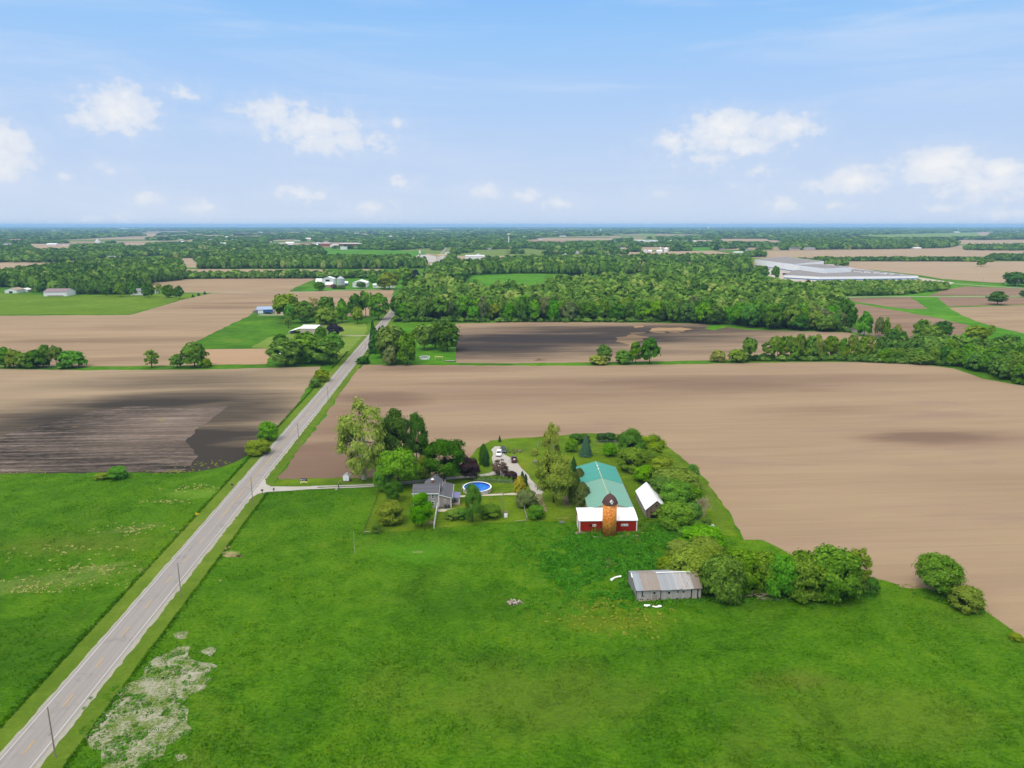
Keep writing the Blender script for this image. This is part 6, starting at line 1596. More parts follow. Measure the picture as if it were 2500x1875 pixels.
M_rail = plain('bleached rail', RGB(196, 184, 160, KB), .9)
rail((1305, 1268), (1322, 1267), .7, 'short pale rail in front of the bush by the worn path', M_rail)
rail((1361, 1272), (1388, 1271), .8, 'tan rail across the grass left of the red barn', plain('tan rail', RGB(190, 156, 116, KB), .9))
rail((890, 1303), (903, 1303), .6, 'short pale rail at the lower left corner of the farm lawn', M_rail)
rail((1258, 1275), (1284, 1272), .35, 'low bleached rail at the lawn edge below the pipe fence', M_rail)
rail((1516, 1311), (1559, 1311), .3, 'long low pale rail in the weeds right of the silo', M_rail)
rail((1439, 1313), (1466, 1313), .3, 'low pale rail in the weeds left of the silo', M_rail)
g = G(1372, 1277); tr_ = thing('water_trough', 'grey trough in the grass behind the tan rail', 'trough', (g[0], g[1], 0))
tb_ = MB().lathe([(.5, 0), (.6, .45), (.55, .45), (.48, .08)], 14).build('tub', M_steel, tr_); tb_.scale = (1.3, .7, 1)
MB().tube((-.5, .2, .2), (-.9, .5, .2), .04, n=5).build('pipe', M_steel, tr_)
# rubble heaps
def rubble(px, py, w, h, label, cols, seed, name='rubble_heap', cat='rubble'):
    r = random.Random(seed); x, y = G(px, py); mb = MB()
    for i in range(46):
        a, d = r.uniform(0, 6.28), r.random() ** .6; cx, cy_ = w / 2 * d * math.cos(a), h / 2 * d * math.sin(a); z = .5 * (1 - d)
        s = r.uniform(.12, .4)
        if r.random() < .5: mb.tube((cx, cy_, z), (cx + r.uniform(-1.1, 1.1), cy_ + r.uniform(-.5, .5), z + r.uniform(-.1, .3)), .07, .05, 5, r.randrange(len(cols)))
        else: mb.lathe([(s, z - .2), (s * 1.05, z), (s * .6, z + s * .5), (.03, z + s * .6)], 6, (cx, cy_), r.randrange(len(cols)))
    tag(mb.build(name, cols, loc=(x, y, .05)), label, cat)
M_ash = plain('ash grey', RGB(118, 104, 96, KB), .95); M_pnk = plain('burnt earth', RGB(154, 126, 110, KB), .95)
rubble(1259, 1104, 7.5, 8, 'burnt brush heap on the lawn right of the gravel yard', [M_ash, M_pnk, M_char, M_dead], 3, 'brush_heap', 'brush heap')
rubble(1255, 1472, 3.4, 2.4, 'small heap of pale field stones in the meadow', [M_rail, M_ash, plain('pale stones', RGB(206, 196, 180, KB), .9)], 4, 'stone_heap', 'stones')
rubble(1309, 1129, 2.2, 4, 'grey scrap heap at the left foot of the willow', [M_ash, M_steel], 5)
rubble(1413, 1303, 1.8, 1, 'pale rubble at the left corner of the red barn', [M_pnk, M_rail], 6)
rubble(683, 790, 7, 8, 'dark brush heap on the pasture by the thin sapling', [M_ash, M_char], 9, 'brush_heap', 'brush heap')

# ------------------------------------------------------------------ vehicles
M_tyre = plain('tyre rubber', (.018, .018, .018, 1), .9); M_rim = plain('wheel rim', RGB(170, 170, 170, KB), .4, .4, .6)
def paint(name, c): return plain(name, c, .3, .5, 0, var=.05)
M_lampw = plain('headlamp glass', (.7, .7, .68, 1), .15, .6)
M_lampr = plain('tail lamp glass', (.35, .01, .01, 1), .2, .6)
def vehicle(name, label, cat, pos, rz, body, kind='suv', L=4.7, Wd=1.85, group=None):
    """nose toward -y; side profile extruded across, cabin tapered"""
    v = thing(name, label, cat, (pos[0], pos[1], pos[2] if len(pos) > 2 else 0), rz, group); h = Wd / 2
    hl = L / 2
    if kind == 'suv':
        low = [(-hl, .45), (-hl + .1, .32), (hl - .1, .32), (hl, .45), (hl, 1.0), (-hl + 1.25, 1.02), (-hl + .12, .86)]
        cab = [(-hl + 1.2, 1.0), (hl - .05, 1.0), (hl - .3, 1.62), (hl - .6, 1.70), (-hl + 2.1, 1.70)]
    else:
        low = [(-hl, .5), (-hl + .1, .38), (hl - .05, .38), (hl, .55), (hl, 1.0), (-hl + 1.35, 1.05), (-hl + .1, .92)]
        cab = [(-hl + 1.3, 1.02), (.55, 1.02), (.45, 1.74), (-hl + 2.0, 1.76)]
    MB().prism([(y, z) for y, z in low], 'x', -h, h).build('body', body, v)
    cb = MB(); k = len(cab); inset = lambda z: .0 if z < 1.1 else .16
    for s in (-1, 1):
        for y, z in cab: cb.v.append((s * (h - .03 - inset(z)), y, z))
    for i in range(k):
        j = (i + 1) % k; cb.f.append((i, j, k + j, k + i)); cb.m.append(0)
    cb.f += [tuple(reversed(range(k))), tuple(range(k, 2 * k))]; cb.m += [0, 0]
    co_ = cb.build('cabin', body, v)
    (ya, za), (yb, zb) = cab[0], cab[-1]
    f = lambda t_: (ya + (yb - ya) * t_, za + (zb - za) * t_)
    (y1_, z1_), (y2_, z2_) = f(.12), f(.9)
    MB().poly([(-h + .14, y1_ - .02, z1_ + .015), (h - .14, y1_ - .02, z1_ + .015), (h - .24, y2_ - .02, z2_ + .015), (-h + .24, y2_ - .02, z2_ + .015)]).build('windshield', M_glass, co_)
    (ya, za), (yb, zb) = cab[1], cab[2]
    y1_, y2_ = ya + (yb - ya) * .2 + .02, yb + .02
    MB().poly([(h - .16, y1_, za + (zb - za) * .2), (-h + .16, y1_, za + (zb - za) * .2), (-h + .22, y2_, zb - .06), (h - .22, y2_, zb - .06)]).build('rear_window', M_glass, co_)
    yf, yr = cab[0][0] + .75, (cab[1][0] - .35)
    for s in (-1, 1):
        q = MB(); zb_, zt_ = 1.1, 1.58
        q.poly([(s * (h - .02), yf - .15, zb_), (s * (h - .02), yr, zb_), (s * (h - .155), yr - .1, zt_), (s * (h - .155), yf + .25, zt_)]); q.build('side_window', M_glass, co_)
    for s in (-1, 1):
        for y in (-hl + .85, hl - .9):
            w = MB().tube((s * (h - .2), y, .36), (s * (h + .02), y, .36), .36, n=16).build('wheel', M_tyre, v)
            MB().tube((s * (h + .015), y, .36), (s * (h + .035), y, .36), .2, n=12).build('rim', M_rim, w)
        MB().box(s * (h - .4) - .2, -hl - .01 + .02, .66, s * (h - .4) + .2, -hl + .14, .82).build('headlight', M_lampw, v)
        MB().box(s * (h - .12) - .1, hl - .05, .72, s * (h - .12) + .1, hl + .02, .98).build('tail_light', M_lampr, v)
    MB().box(-h + .05, -hl - .06, .36, h - .05, -hl + .1, .56).build('front_bumper', M_char, v); MB().box(-h + .05, hl - .08, .4, h - .05, hl + .07, .58).build('rear_bumper', M_char, v)
    if kind == 'pickup':
        MB().box(-h + .14, .7, 1.005, h - .14, hl - .1, 1.02).build('bed_floor', M_char, v)
        q = MB(); q.box(-h, .6, 1.0, -h + .1, hl, 1.3).box(h - .1, .6, 1.0, h, hl, 1.3).box(-h + .1, hl - .1, 1.0, h - .1, hl, 1.3).box(-h + .1, .6, 1.0, h - .1, .7, 1.3); q.build('bed_side', body, v)
    return v
g = G(1218, 1116)
vehicle('white_car', 'white sport utility car parked on the gravel yard facing us', 'car', (g[0], g[1] + 2.2), -.06, paint('white car paint', (.8, .8, .82, 1)))
g = G(1224, 1108)
vehicle('dark_car', 'dark navy car half hidden behind the white one on the gravel', 'car', (g[0] + .75, g[1] + 2.5), .1, paint('navy car paint', RGB(30, 34, 58, KB)), L=4.2, Wd=1.7)
g = G(1255, 1132)
pk = vehicle('maroon_pickup', 'old maroon pickup on the gravel yard with its bed toward us', 'pickup', (g[0], g[1] + 2.6), math.pi + .06, paint('faded maroon paint', RGB(98, 54, 50, KB)), 'pickup', 5.2, 1.95)
tag(MB().box(-.3, -.25, 0, .3, .25, .35).build('white_box', M_white, loc=(g[0] + .1, g[1] + .9, 1.05)), 'small white box in the bed of the maroon pickup', 'box')
# ------------------------------------------------------------------ the far country: fields, town trees, far woods
M_farT = soil_mat('far tan field', RGB(200, 176, 146, KA), RGB(170, 146, 120, KA), base=.2, contrast=.5)
FARF = [  # picture polygon, tan or green
 ([(66, 599), (176, 599), (172, 617), (85, 616)], 0), ([(-50, 650), (70, 650), (66, 656), (-50, 668)], 0), ([(300, 600), (358, 600), (356, 608), (300, 609)], 0), ([(330, 570.5), (393, 571), (392, 578), (362, 579)], 0),
 ([(487, 574), (543, 574), (543, 581), (490, 581)], 0), ([(545, 576), (630, 575), (630, 581), (560, 582)], 0), ([(446, 657), (800, 658), (800, 664.5), (448, 664)], 0), ([(880, 657), (930, 657), (930, 664), (880, 664)], 0),
 ([(780, 606), (1015, 613), (1042, 617), (1028, 633), (932, 633), (790, 624)], 1), ([(755, 625), (945, 627), (945, 635), (760, 633)], 0), ([(1108, 640), (1250, 641), (1250, 650), (1112, 651)], 1),
 ([(1126, 668), (1330, 669), (1326, 690), (1300, 700), (1160, 696)], 1), ([(1518, 616), (1740, 612), (1800, 622), (1830, 630), (1600, 633), (1540, 626)], 0), ([(1640, 605), (1735, 603), (1745, 612), (1640, 613)], 1), ([(1700, 619), (1875, 632), (1850, 637), (1720, 633)], 2),
 ([(1750, 583), (1880, 583), (1880, 597), (1760, 597)], 0), ([(1875, 586), (1912, 588), (1905, 598), (1875, 600)], 0), ([(1860, 612), (2010, 612), (2300, 606), (2600, 611), (2600, 626), (2420, 626), (2080, 628), (1870, 630)], 0),
 ([(2035, 578), (2180, 571), (2420, 566), (2430, 580), (2300, 584), (2180, 584)], 3), ([(2330, 587), (2600, 584), (2600, 596), (2340, 596)], 0), ([(1960, 577), (2020, 577), (2015, 582), (1965, 582)], 0), ([(2385, 566.5), (2425, 566), (2425, 574), (2390, 575)], 0),
 ([(2068, 641), (2250, 638.5), (2600, 639), (2900, 642), (2900, 700), (2420, 690), (2300, 681), (2240, 671), (2100, 656), (2068, 651)], 0),
 ([(1490, 570), (1530, 570), (1525, 575), (1495, 575)], 3), ([(1560, 570), (1602, 570), (1600, 577), (1570, 576)], 3), ([(1335, 569), (1388, 569), (1384, 574), (1345, 574)], 0), ([(1160, 571), (1250, 571), (1250, 576), (1165, 575)], 3),
 ([(0, 570), (10, 570), (4, 583), (-40, 583)], 3), ([(0, 584), (110, 583), (110, 586), (0, 587)], 0), ([(700, 566), (740, 566), (735, 569), (702, 569)], 0), ([(625, 575), (655, 575), (640, 582), (625, 582)], 3), ([(390, 647), (420, 646), (415, 655), (395, 655)], 0)]
CLEAR = []
for i, (p, kd) in enumerate(FARF):
    CLEAR.append([G(*q) for q in p])
    sheet('far_field', p, .10 + .004 * i, [M_farT, M_bright, M_yg, M_lawn2][kd], 0)
# clearings round buildings and roads (no ground colour of their own)
for p in ([(1010, 618), (1050, 618), (1100, 612), (1110, 625), (1060, 652), (1000, 640)], [(0, 596), (250, 594), (250, 602), (0, 602)], [(700, 592), (880, 592), (880, 607), (700, 607)], [(660, 586), (740, 588), (740, 602), (660, 604)], [(1110, 622), (1560, 622), (1560, 634), (1110, 636)], [(1120, 618), (1240, 618), (1240, 636), (1120, 636)],
          [(1470, 640), (1520, 640), (1525, 655), (1480, 655)], [(1540, 583), (1612, 583), (1612, 597), (1540, 596)], [(1680, 586), (1745, 586), (1745, 597), (1685, 597)], [(1560, 603), (1640, 603), (1640, 620), (1560, 620)], [(1830, 628), (2330, 628), (2330, 700), (1900, 700), (1830, 655)], [(1386, 655), (1460, 655), (1460, 678), (1386, 678)], [(1510, 606), (1540, 606), (1540, 617), (1510, 617)], [(1740, 612), (1850, 612), (1850, 620), (1740, 620)], [(1880, 600), (2000, 598), (2000, 614), (1880, 614)], [(1090, 600), (1090, 622), (1040, 650), (1020, 650)]):
    CLEAR.append([G(*q) for q in p])
M_hwy = asphalt('distant highway', (204, 198, 190)); 
ribbon('highway', [(880, 640), (1010, 641), (1105, 639), (1240, 636.5), (1330, 634.5), (1460, 632), (1565, 630.5)], 16, .24, M_hwy, world=False)
ribbon('town_road', [(1050, 653), (1062, 645), (1080, 630), (1091, 621), (1096, 615)], 20, .26, M_hwy, world=False)
sheet('forecourt', [(1000, 634), (1022, 622), (1046, 622), (1070, 628), (1062, 640), (1000, 640)], .22, M_gravel)
wm, wt = newmat('dark pond water'); wt.out(wt.bsdf((.012, .022, .028, 1), .12, .5))
sheet('pond', [(1386, 660), (1420, 657), (1448, 659), (1455, 668), (1440, 676), (1400, 677), (1384, 670)], .2, wm)
sheet('factory_yard', [(1855, 652), (1990, 640), (2330, 690), (2310, 700), (2160, 700), (1960, 690), (1915, 684), (1860, 670)], .2, gravel('factory yard', RGB(214, 200, 186, KA), .1))
# garden plot beside the rail bed
sheet('garden_plot', Q(c3, [(1060, 530), (1130, 522), (1220, 548), (1150, 560)]), .2, M_bright); sheet('garden_plot', Q(c3, [(990, 530), (1060, 532), (1120, 560), (1000, 560)]), .2, soil_mat('dark plot', RGB(92, 96, 84, KA), RGB(60, 72, 56, KA)))

# sites of the small town houses: the ground in front of each is open
rh = random.Random(19); SITES = []
while len(SITES) < 70:
    px, py = rh.uniform(430, 1560), 566 + 62 * rh.random() ** 1.3
    if 600 < px < 1130 and py > 604: continue
    if any(abs(px - a) < 16 and abs(py - b_) < 5 for a, b_ in SITES): continue
    SITES.append((px, py)); wpx = rh.uniform(5, 9)
    CLEAR.append([G(px - wpx, py - .3), G(px + wpx, py - .3), G(px + wpx, py + 4.6), G(px - wpx, py + 4.6)])
# trees: everything beyond about 1.2 km that is not a clearing
BB = [(min(p[0] for p in c), max(p[0] for p in c), min(p[1] for p in c), max(p[1] for p in c), c) for c in CLEAR]
NEARW = [[G(*q) for q in p] for p in ([(330, 690), (430, 683), (625, 680), (775, 681), (880, 681), (1060, 684), (1040, 715), (330, 715)], [(-400, 680), (330, 680), (330, 760), (-400, 760)])]
def blocked(x, y):
    for a, b, c_, d, P in BB:
        if a <= x <= b and c_ <= y <= d and inside(P, x, y): return True
    return False
from mathutils import noise as mnoise
def forest(y):   # chance of trees at this distance
    return .80 if y < 4000 else .9
rf2 = random.Random(77); near_, mid_, far_ = [], [], []
y = 1262.0
while y < 27000:
    w = max(12.5, y * .0056); x = -.86 * y
    while x < .86 * y:
        xx, yy = x + rf2.uniform(-.4, .4) * w, y + rf2.uniform(-.4, .4) * w * 1.5
        x += w
        n = mnoise.noise((xx / 330, yy / 520, .3)) + .55 * mnoise.noise((xx / 110, yy / 170, 4.3))
        ppx, ppy = PX(xx, yy)
        thr = -.24 if ppx < 1880 else (-.2 if ppy > 575 else -.5)
        if yy > 4300: thr -= .06
        if n < thr: continue
        if yy > 3100 and mnoise.noise((xx / 900, yy / 2100, 3.1)) > .2: continue
        # right-hand open country and the left fields nearer than this are described by hand
        if ppx > 2000 and ppy > 596: continue
        if ppy > 641 and (ppx < 430 or ppx > 1560 or 440 < ppx < 1100): continue
        if blocked(xx, yy): continue
        if abs((xx - ra[0]) * EX[0] + (yy - ra[1]) * EX[1]) < 16 and yy < 2300: continue
        h = rf2.uniform(9, 15.5)
        e_ = (xx, yy, h, w * rf2.uniform(1.0, 1.35))
        (near_ if y < 2100 else mid_ if y < 5000 else far_).append(e_)
    y += w * 1.45
# explicit masses inside the right-hand open country
def band(p, sp, hr, wr, seed):
    r_ = random.Random(seed)
    return [(a, b, r_.uniform(*hr), r_.uniform(*wr)) for a, b in scatter(p, sp, r_)]
near_ += band([(1908, 611), (1990, 609.5), (2150, 608.5), (2300, 606), (2335, 602), (2330, 592), (2200, 588), (2060, 588), (1930, 592), (1905, 600)], 15, (13, 19), (15, 20), 41)
near_ += band([(2350, 611), (2600, 613), (2600, 607), (2480, 604), (2360, 606)], 16, (10, 17), (13, 18), 42)
near_ += band([(2410, 582), (2600, 583), (2600, 574), (2420, 574)], 22, (12, 18), (20, 28), 43)
mid_ += band([(1960, 577), (2180, 572), (2420, 566), (2600, 566), (2600, 560), (2000, 562)], 60, (14, 18), (50, 70), 44)
near_ += band([(1980, 645), (2065, 650), (2065, 640), (1985, 637)], 11, (7, 13), (9, 13), 45)
near_ += band([(1915, 640), (1980, 641), (1990, 637), (1920, 636)], 12, (5, 9), (9, 12), 46)
mass('town_trees', 'leafy mass of town and farm trees in the middle distance', near_, 110, np.random.default_rng(61), tb=.37, ts=.17, pale=.05)
mass('distant_woods', 'darker distant woods beyond the town', mid_, 44, np.random.default_rng(62), tb=.33, ts=.15, pale=.03)
mass('horizon_woods', 'blue hazy woods along the horizon', far_, 16, np.random.default_rng(63), tb=.34, ts=.14, pale=.03)
print('far trees', len(near_), len(mid_), len(far_), 'wood', len(ptsW), 'belt', len(ptsB))
# ------------------------------------------------------------------ grass blades, weeds and undergrowth of the near meadow
rg = np.random.default_rng(21)
def W(pts): return np.array([G(*p) for p in pts])
def inside_np(P, x, y):
    c = np.zeros(len(x), bool); n = len(P)
    for i in range(n):
        x1, y1 = P[i]; x2, y2 = P[(i + 1) % n]
        if y1 == y2: continue
        c ^= ((y1 > y) != (y2 > y)) & (x < (x2 - x1) * (y - y1) / (y2 - y1) + x1)
    return c
LAWN_W = W([(640, 1186), (800, 1192), (926, 1188), (926, 1202), (908, 1250), (890, 1301), (980, 1297), (1061, 1291), (1213, 1276), (1290, 1273), (1405, 1274), (1412, 1303), (1560, 1302), (1600, 1272), (1680, 1262), (1700, 1290), (1780, 1310), (1800, 1310), (1790, 1270), (1760, 1225), (1640, 1080), (1340, 1040), (1140, 1100), (600, 1150)])
TILL2_W = W([(600, 1185), (930, 1180), (1140, 1130), (1165, 1095), (1340, 1060), (1580, 1062), (1640, 1095), (1640, 900), (800, 900)])
FIELD_W = W([(2800, 1700), (2500, 1555), (2440, 1518), (2390, 1470), (2330, 1448), (2220, 1435), (2160, 1420), (2060, 1395), (1960, 1365), (1900, 1335), (1860, 1318), (1815, 1318), (1790, 1270), (1760, 1225), (1720, 1170), (1690, 1142), (1650, 1105), (1600, 1060), (2800, 900)])
DARK_W = W([(-300, 1165), (0, 1157), (200, 1155), (330, 1153), (440, 1156), (535, 1143), (569, 1130), (600, 1113), (640, 1090), (640, 1000), (-300, 1000)])
DRIVE_W = W([(600, 1222), (652, 1203), (690, 1201), (735, 1198), (775, 1195), (930, 1189), (930, 1150), (600, 1150)])
BARE_W = np.array([G(*p) for p in Q(bl, BARE)])
SHED_C = (27.2, 141.7)
def free(x, y):
    off = (x - ra[0]) * EX[0] + (y - ra[1]) * EX[1]
    k = np.abs(off) > 7.2
    for P in (LAWN_W, FIELD_W, DARK_W, DRIVE_W, TILL2_W): k &= ~inside_np(P, x, y)
    u = (x - SHED_C[0]) * EX[0] + (y - SHED_C[1]) * EX[1]; v = (x - SHED_C[0]) * NX[0] + (y - SHED_C[1]) * NX[1]
    k &= ~((u > -.3) & (u < 14.6) & (v > -.3) & (v < 8.6))
    k &= ~((x > 17.6) & (x < 33.9) & (y > 176.3))
    return k
def tufts(x, y, h, w, name, label, mat, tint, lean=.9):
    n = len(x); a = rg.uniform(0, 2 * math.pi, n); ln = rg.uniform(.45, 1.25, n) * lean
    dx, dy = np.cos(a), np.sin(a)
    bx, by = -dy * w / 2, dx * w / 2
    z0 = np.full(n, .02)
    tx, ty, tz = x + dx * h * np.sin(ln), y + dy * h * np.sin(ln), h * np.cos(ln)
    V = np.stack([np.stack([x - bx, y - by, z0], 1), np.stack([x + bx, y + by, z0], 1), np.stack([tx + bx * .55, ty + by * .55, tz], 1), np.stack([tx - bx * .55, ty - by * .55, tz], 1)], 1)
    o = mesh_obj(name, quads_mesh(name, V, [mat], tint)); return tag(o, label, 'grass', kind='stuff')
N0 = 640000
yy = 62 + (245 - 62) * rg.random(N0) ** 1.25
xx = rg.uniform(-1, 1, N0) * (yy * .80 + 12)
def fld(x, y, s, sd): 
    return np.array([mnoise.noise((a * s, b * s, sd)) for a, b in zip(x, y)])
keep = free(xx, yy); xx, yy = xx[keep], yy[keep]
f1 = fld(xx, yy, .11, 1.7); f2 = fld(xx, yy, .45, 5.1)
bare = inside_np(BARE_W, xx, yy)
keep = (rg.random(len(xx)) < .62 + .3 * np.clip(f2 + f1, -.5, .5) * 2) & (~bare | (f2 > .18))
xx, yy, f1, f2 = xx[keep], yy[keep], f1[keep], f2[keep]
hh = np.clip(.19 + .07 * f2 + .06 * f1, .08, .4) * rg.uniform(.6, 1.35, len(xx)) 
ww = hh * rg.uniform(.6, 1.2, len(xx))
tt = np.clip(.47 + .10 * f2 + rg.normal(0, .2, len(xx)), 0, 1)
tufts(xx, yy, hh, ww, 'meadow_grass', 'long green meadow grass on both sides of the road', M_tuft, tt)
# taller rank grass along the ditch edges
n = 16000
s_ = rg.uniform(-240, 150, n); sd = rg.random(n) < .55
of = np.where(sd, -7.1 - np.abs(rg.normal(0, .55, n)), 7.5 + np.abs(rg.normal(0, .5, n)))
xx = ra[0] + NX[0] * s_ + EX[0] * of; yy = ra[1] + NX[1] * s_ + EX[1] * of
k = free(xx, yy) & (yy > 60); xx, yy = xx[k], yy[k]; sd = sd[k]
tufts(xx, yy, np.where(sd, .34, .26) * rg.uniform(.5, 1.2, len(xx)), rg.uniform(.3, .6, len(xx)), 'ditch_grass_blades', 'taller rank grass along the ditch edges of the road', M_tuft, np.clip(rg.normal(.4, .14, len(xx)), 0, 1), .6)

M_weed = leaf_mat('weed leaves', RGB(42, 94, 18, KL), RGB(88, 144, 42, KL), .04)
M_weedy = leaf_mat('yellowish weed leaves', RGB(96, 122, 28, KL), RGB(150, 158, 52, KL), .04)
def mounds(cs, name, label, mat, nl=34, leaf=.3, cat='undergrowth', seed=3):
    r = np.random.default_rng(seed); Vs, Ts = [], []
    for (x, y, R, hgt) in cs:
        n = int(nl * max(.5, R * R)); d = rsph(r, n); d[:, 2] = np.abs(d[:, 2])
        rad = r.uniform(.55, 1.0, n) ** .6
        P_ = np.stack([x + d[:, 0] * R * rad, y + d[:, 1] * R * rad, d[:, 2] * hgt * rad + .05], 1)
        Vs.append(leaf_quads(P_, d + rsph(r, n) * .5 + np.array([0, 0, .6]), leaf, r)); Ts.append(np.clip(r.normal(r.uniform(.2, .75), .15, n), 0, 1))
    o = mesh_obj(name, quads_mesh(name, np.concatenate(Vs), [mat], np.concatenate(Ts))); return tag(o, label, cat, kind='stuff')
c9 = (1000, 1280, 600/2212)
UND = W(Q(c9, [(1200, 250), (1300, 170), (1500, 110), (1640, 125), (1740, 130), (1870, 130), (2080, 110), (2300, 20), (2500, 60), (2650, 200), (2500, 430), (2020, 440), (1990, 560), (2020, 690), (1800, 660), (1700, 640), (1450, 640), (1380, 560), (1300, 500), (1190, 380)]))
cs_, r_ = [], random.Random(31)
bb = (UND[:, 0].min(), UND[:, 0].max(), UND[:, 1].min(), UND[:, 1].max())
while len(cs_) < 1500:
    x, y = r_.uniform(bb[0], bb[1]), r_.uniform(bb[2], bb[3])
    if not inside_np(UND, np.array([x]), np.array([y]))[0] or not free(np.array([x]), np.array([y]))[0]: continue
    if math.hypot(x - sg[0], y - sg[1] - SR) < SR + .5: continue
    q = mnoise.noise((x * .16, y * .16, 2.2))
    if q < -.28: continue
    cs_.append((x, y, r_.uniform(.45, 1.15), r_.uniform(.35, .95) + max(0, q) * .7))
while len(cs_) < 1950:
    x, y = r_.uniform(bb[0] - 26, bb[1] + 2), r_.uniform(bb[2] - 9, bb[3] + 1)
    d_ = min(math.hypot(x - a, (y - b)) for a, b in UND)
    if r_.random() > math.exp(-d_ / 5) or not free(np.array([x]), np.array([y]))[0]: continue
    cs_.append((x, y, r_.uniform(.3, .8), r_.uniform(.2, .6)))
mounds(cs_, 'undergrowth', 'dense dark green nettles and weeds between the silo and the grey shed', M_weed, 34, .3, seed=4)
cs_ = []
for (pts, n_, R, hg) in (([(1415, 1300), (1560, 1300), (1560, 1306), (1415, 1308)], 70, (.3, .8), (.3, .8)), ([(1540, 1470), (1720, 1466), (1720, 1472), (1550, 1478)], 60, (.25, .6), (.2, .5)), ([(1445, 1296), (1470, 1296), (1468, 1302), (1448, 1302)], 10, (.7, 1.2), (1.2, 2.2)),
        ([(1720, 1460), (2140, 1452), (2140, 1462), (1720, 1472)], 170, (.4, 1.1), (.3, .9)), ([(1575, 1262), (1700, 1300), (1800, 1330), (1640, 1340), (1560, 1300)], 200, (.4, 1.2), (.3, 1.0)), ([(2230, 1446), (2400, 1470), (2400, 1500), (2230, 1456)], 60, (.4, 1.0), (.3, .8))):
    P = W(pts); k = 0
    while k < n_:
        x, y = r_.uniform(P[:, 0].min(), P[:, 0].max()), r_.uniform(P[:, 1].min(), P[:, 1].max())
        if inside_np(P, np.array([x]), np.array([y]))[0]: cs_.append((x, y, r_.uniform(*R), r_.uniform(*hg))); k += 1
mounds(cs_, 'foundation_weeds', 'rank weeds along barn walls, the shed and the hedgerow foot', M_weed, 30, .26, seed=5)
cs_ = []
for (px, py, rx, ry, n_) in ((1500, 1525, 14, 6, 60), (1470, 1480, 9, 4, 24), (1560, 1302, 6, 4, 30), (1630, 1305, 6, 6, 26), (1600, 1500, 8, 4, 20), (500, 1133, 14, 5, 26), (430, 1152, 8, 2, 24), (60, 1155, 10, 2, 12)):
    x0, y0 = G(px, py)
    for _ in range(n_): cs_.append((x0 + r_.gauss(0, rx * .5), y0 + r_.gauss(0, ry * .5), r_.uniform(.25, .6), r_.uniform(.15, .45)))
mounds(cs_, 'yellow_weeds', 'patches of yellowish flowering weeds in the grass', M_weedy, 26, .26, seed=6)
M_straw = leaf_mat('dry straw grass', RGB(120, 134, 54, KL), RGB(188, 182, 118, KL), .04)
cs_ = []
for (px, py, rx, ry, n_) in ((110, 1425, 26, 3.5, 60), (250, 1388, 11, 2.4, 60), (330, 1292, 12, 4, 44), (480, 1192, 9, 4, 40), (560, 1205, 5, 3, 20), (400, 1225, 9, 2, 26), (180, 1345, 26, 6, 44), (90, 1440, 10, 1.5, 30)):
    x0, y0 = G(px, py)
    for _ in range(n_):
        x, y = x0 + r_.gauss(0, rx * .5), y0 + r_.gauss(0, ry * .5)
        if free(np.array([x]), np.array([y]))[0]: cs_.append((x, y, r_.uniform(.2, .65), r_.uniform(.1, .3)))
mounds(cs_, 'dry_grass', 'pale tufts of dry grass scattered in the left meadow', M_straw, 26, .24, 'grass', seed=9)
# weeds coming up through the bare ground
cs_ = []
while len(cs_) < 230:
    x, y = r_.uniform(BARE_W[:, 0].min(), BARE_W[:, 0].max()), r_.uniform(BARE_W[:, 1].min(), BARE_W[:, 1].max())
    if inside_np(BARE_W, np.array([x]), np.array([y]))[0] and mnoise.noise((x * .22, y * .22, 9.)) > -.05: cs_.append((x, y, r_.uniform(.2, .85), r_.uniform(.15, .5)))
for i, p in enumerate(BARE_W):
    for _ in range(3): cs_.append((p[0] + r_.gauss(0, 1.2), p[1] + r_.gauss(0, 1.2), r_.uniform(.3, .9), r_.uniform(.15, .45)))
mounds(cs_, 'bare_ground_weeds', 'clumps of green weeds growing through the pale bare ground', M_weed, 36, .2, seed=7)
# ------------------------------------------------------------------ far buildings: each a thing with wall and roof
KW = .66
M_fw = plain('far white wall', (.72, .72, .72, 1), .7, .2, var=.06); M_fgrey = plain('far grey roof', RGB(150, 150, 156, KW), .7); M_fdk = plain('far dark roof', RGB(104, 102, 108, KW), .8)
M_ftan = plain('far tan roof', RGB(190, 168, 146, KW), .8); M_brick = plain('far red brick', RGB(168, 104, 88, KW), .9, .1, var=.15); M_fbeige = plain('far beige wall', RGB(212, 196, 174, KW), .8); M_mauve = plain('mauve roof', RGB(158, 136, 142, KW), .7)
M_bluew = boards('blue ribbed wall', RGB(72, 124, 186, KW), RGB(84, 136, 196, KW), .8, 'X', .08); M_bluer = plain('pale blue roof', RGB(170, 194, 226, KW), .5)
WALLS = {'w': M_fw, 'b': M_brick, 't': M_fbeige, 'g': M_fgrey}; ROOFS = {'w': M_white, 'g': M_fgrey, 'd': M_fdk, 't': M_ftan, 'm': M_mauve, 'b': M_brick}
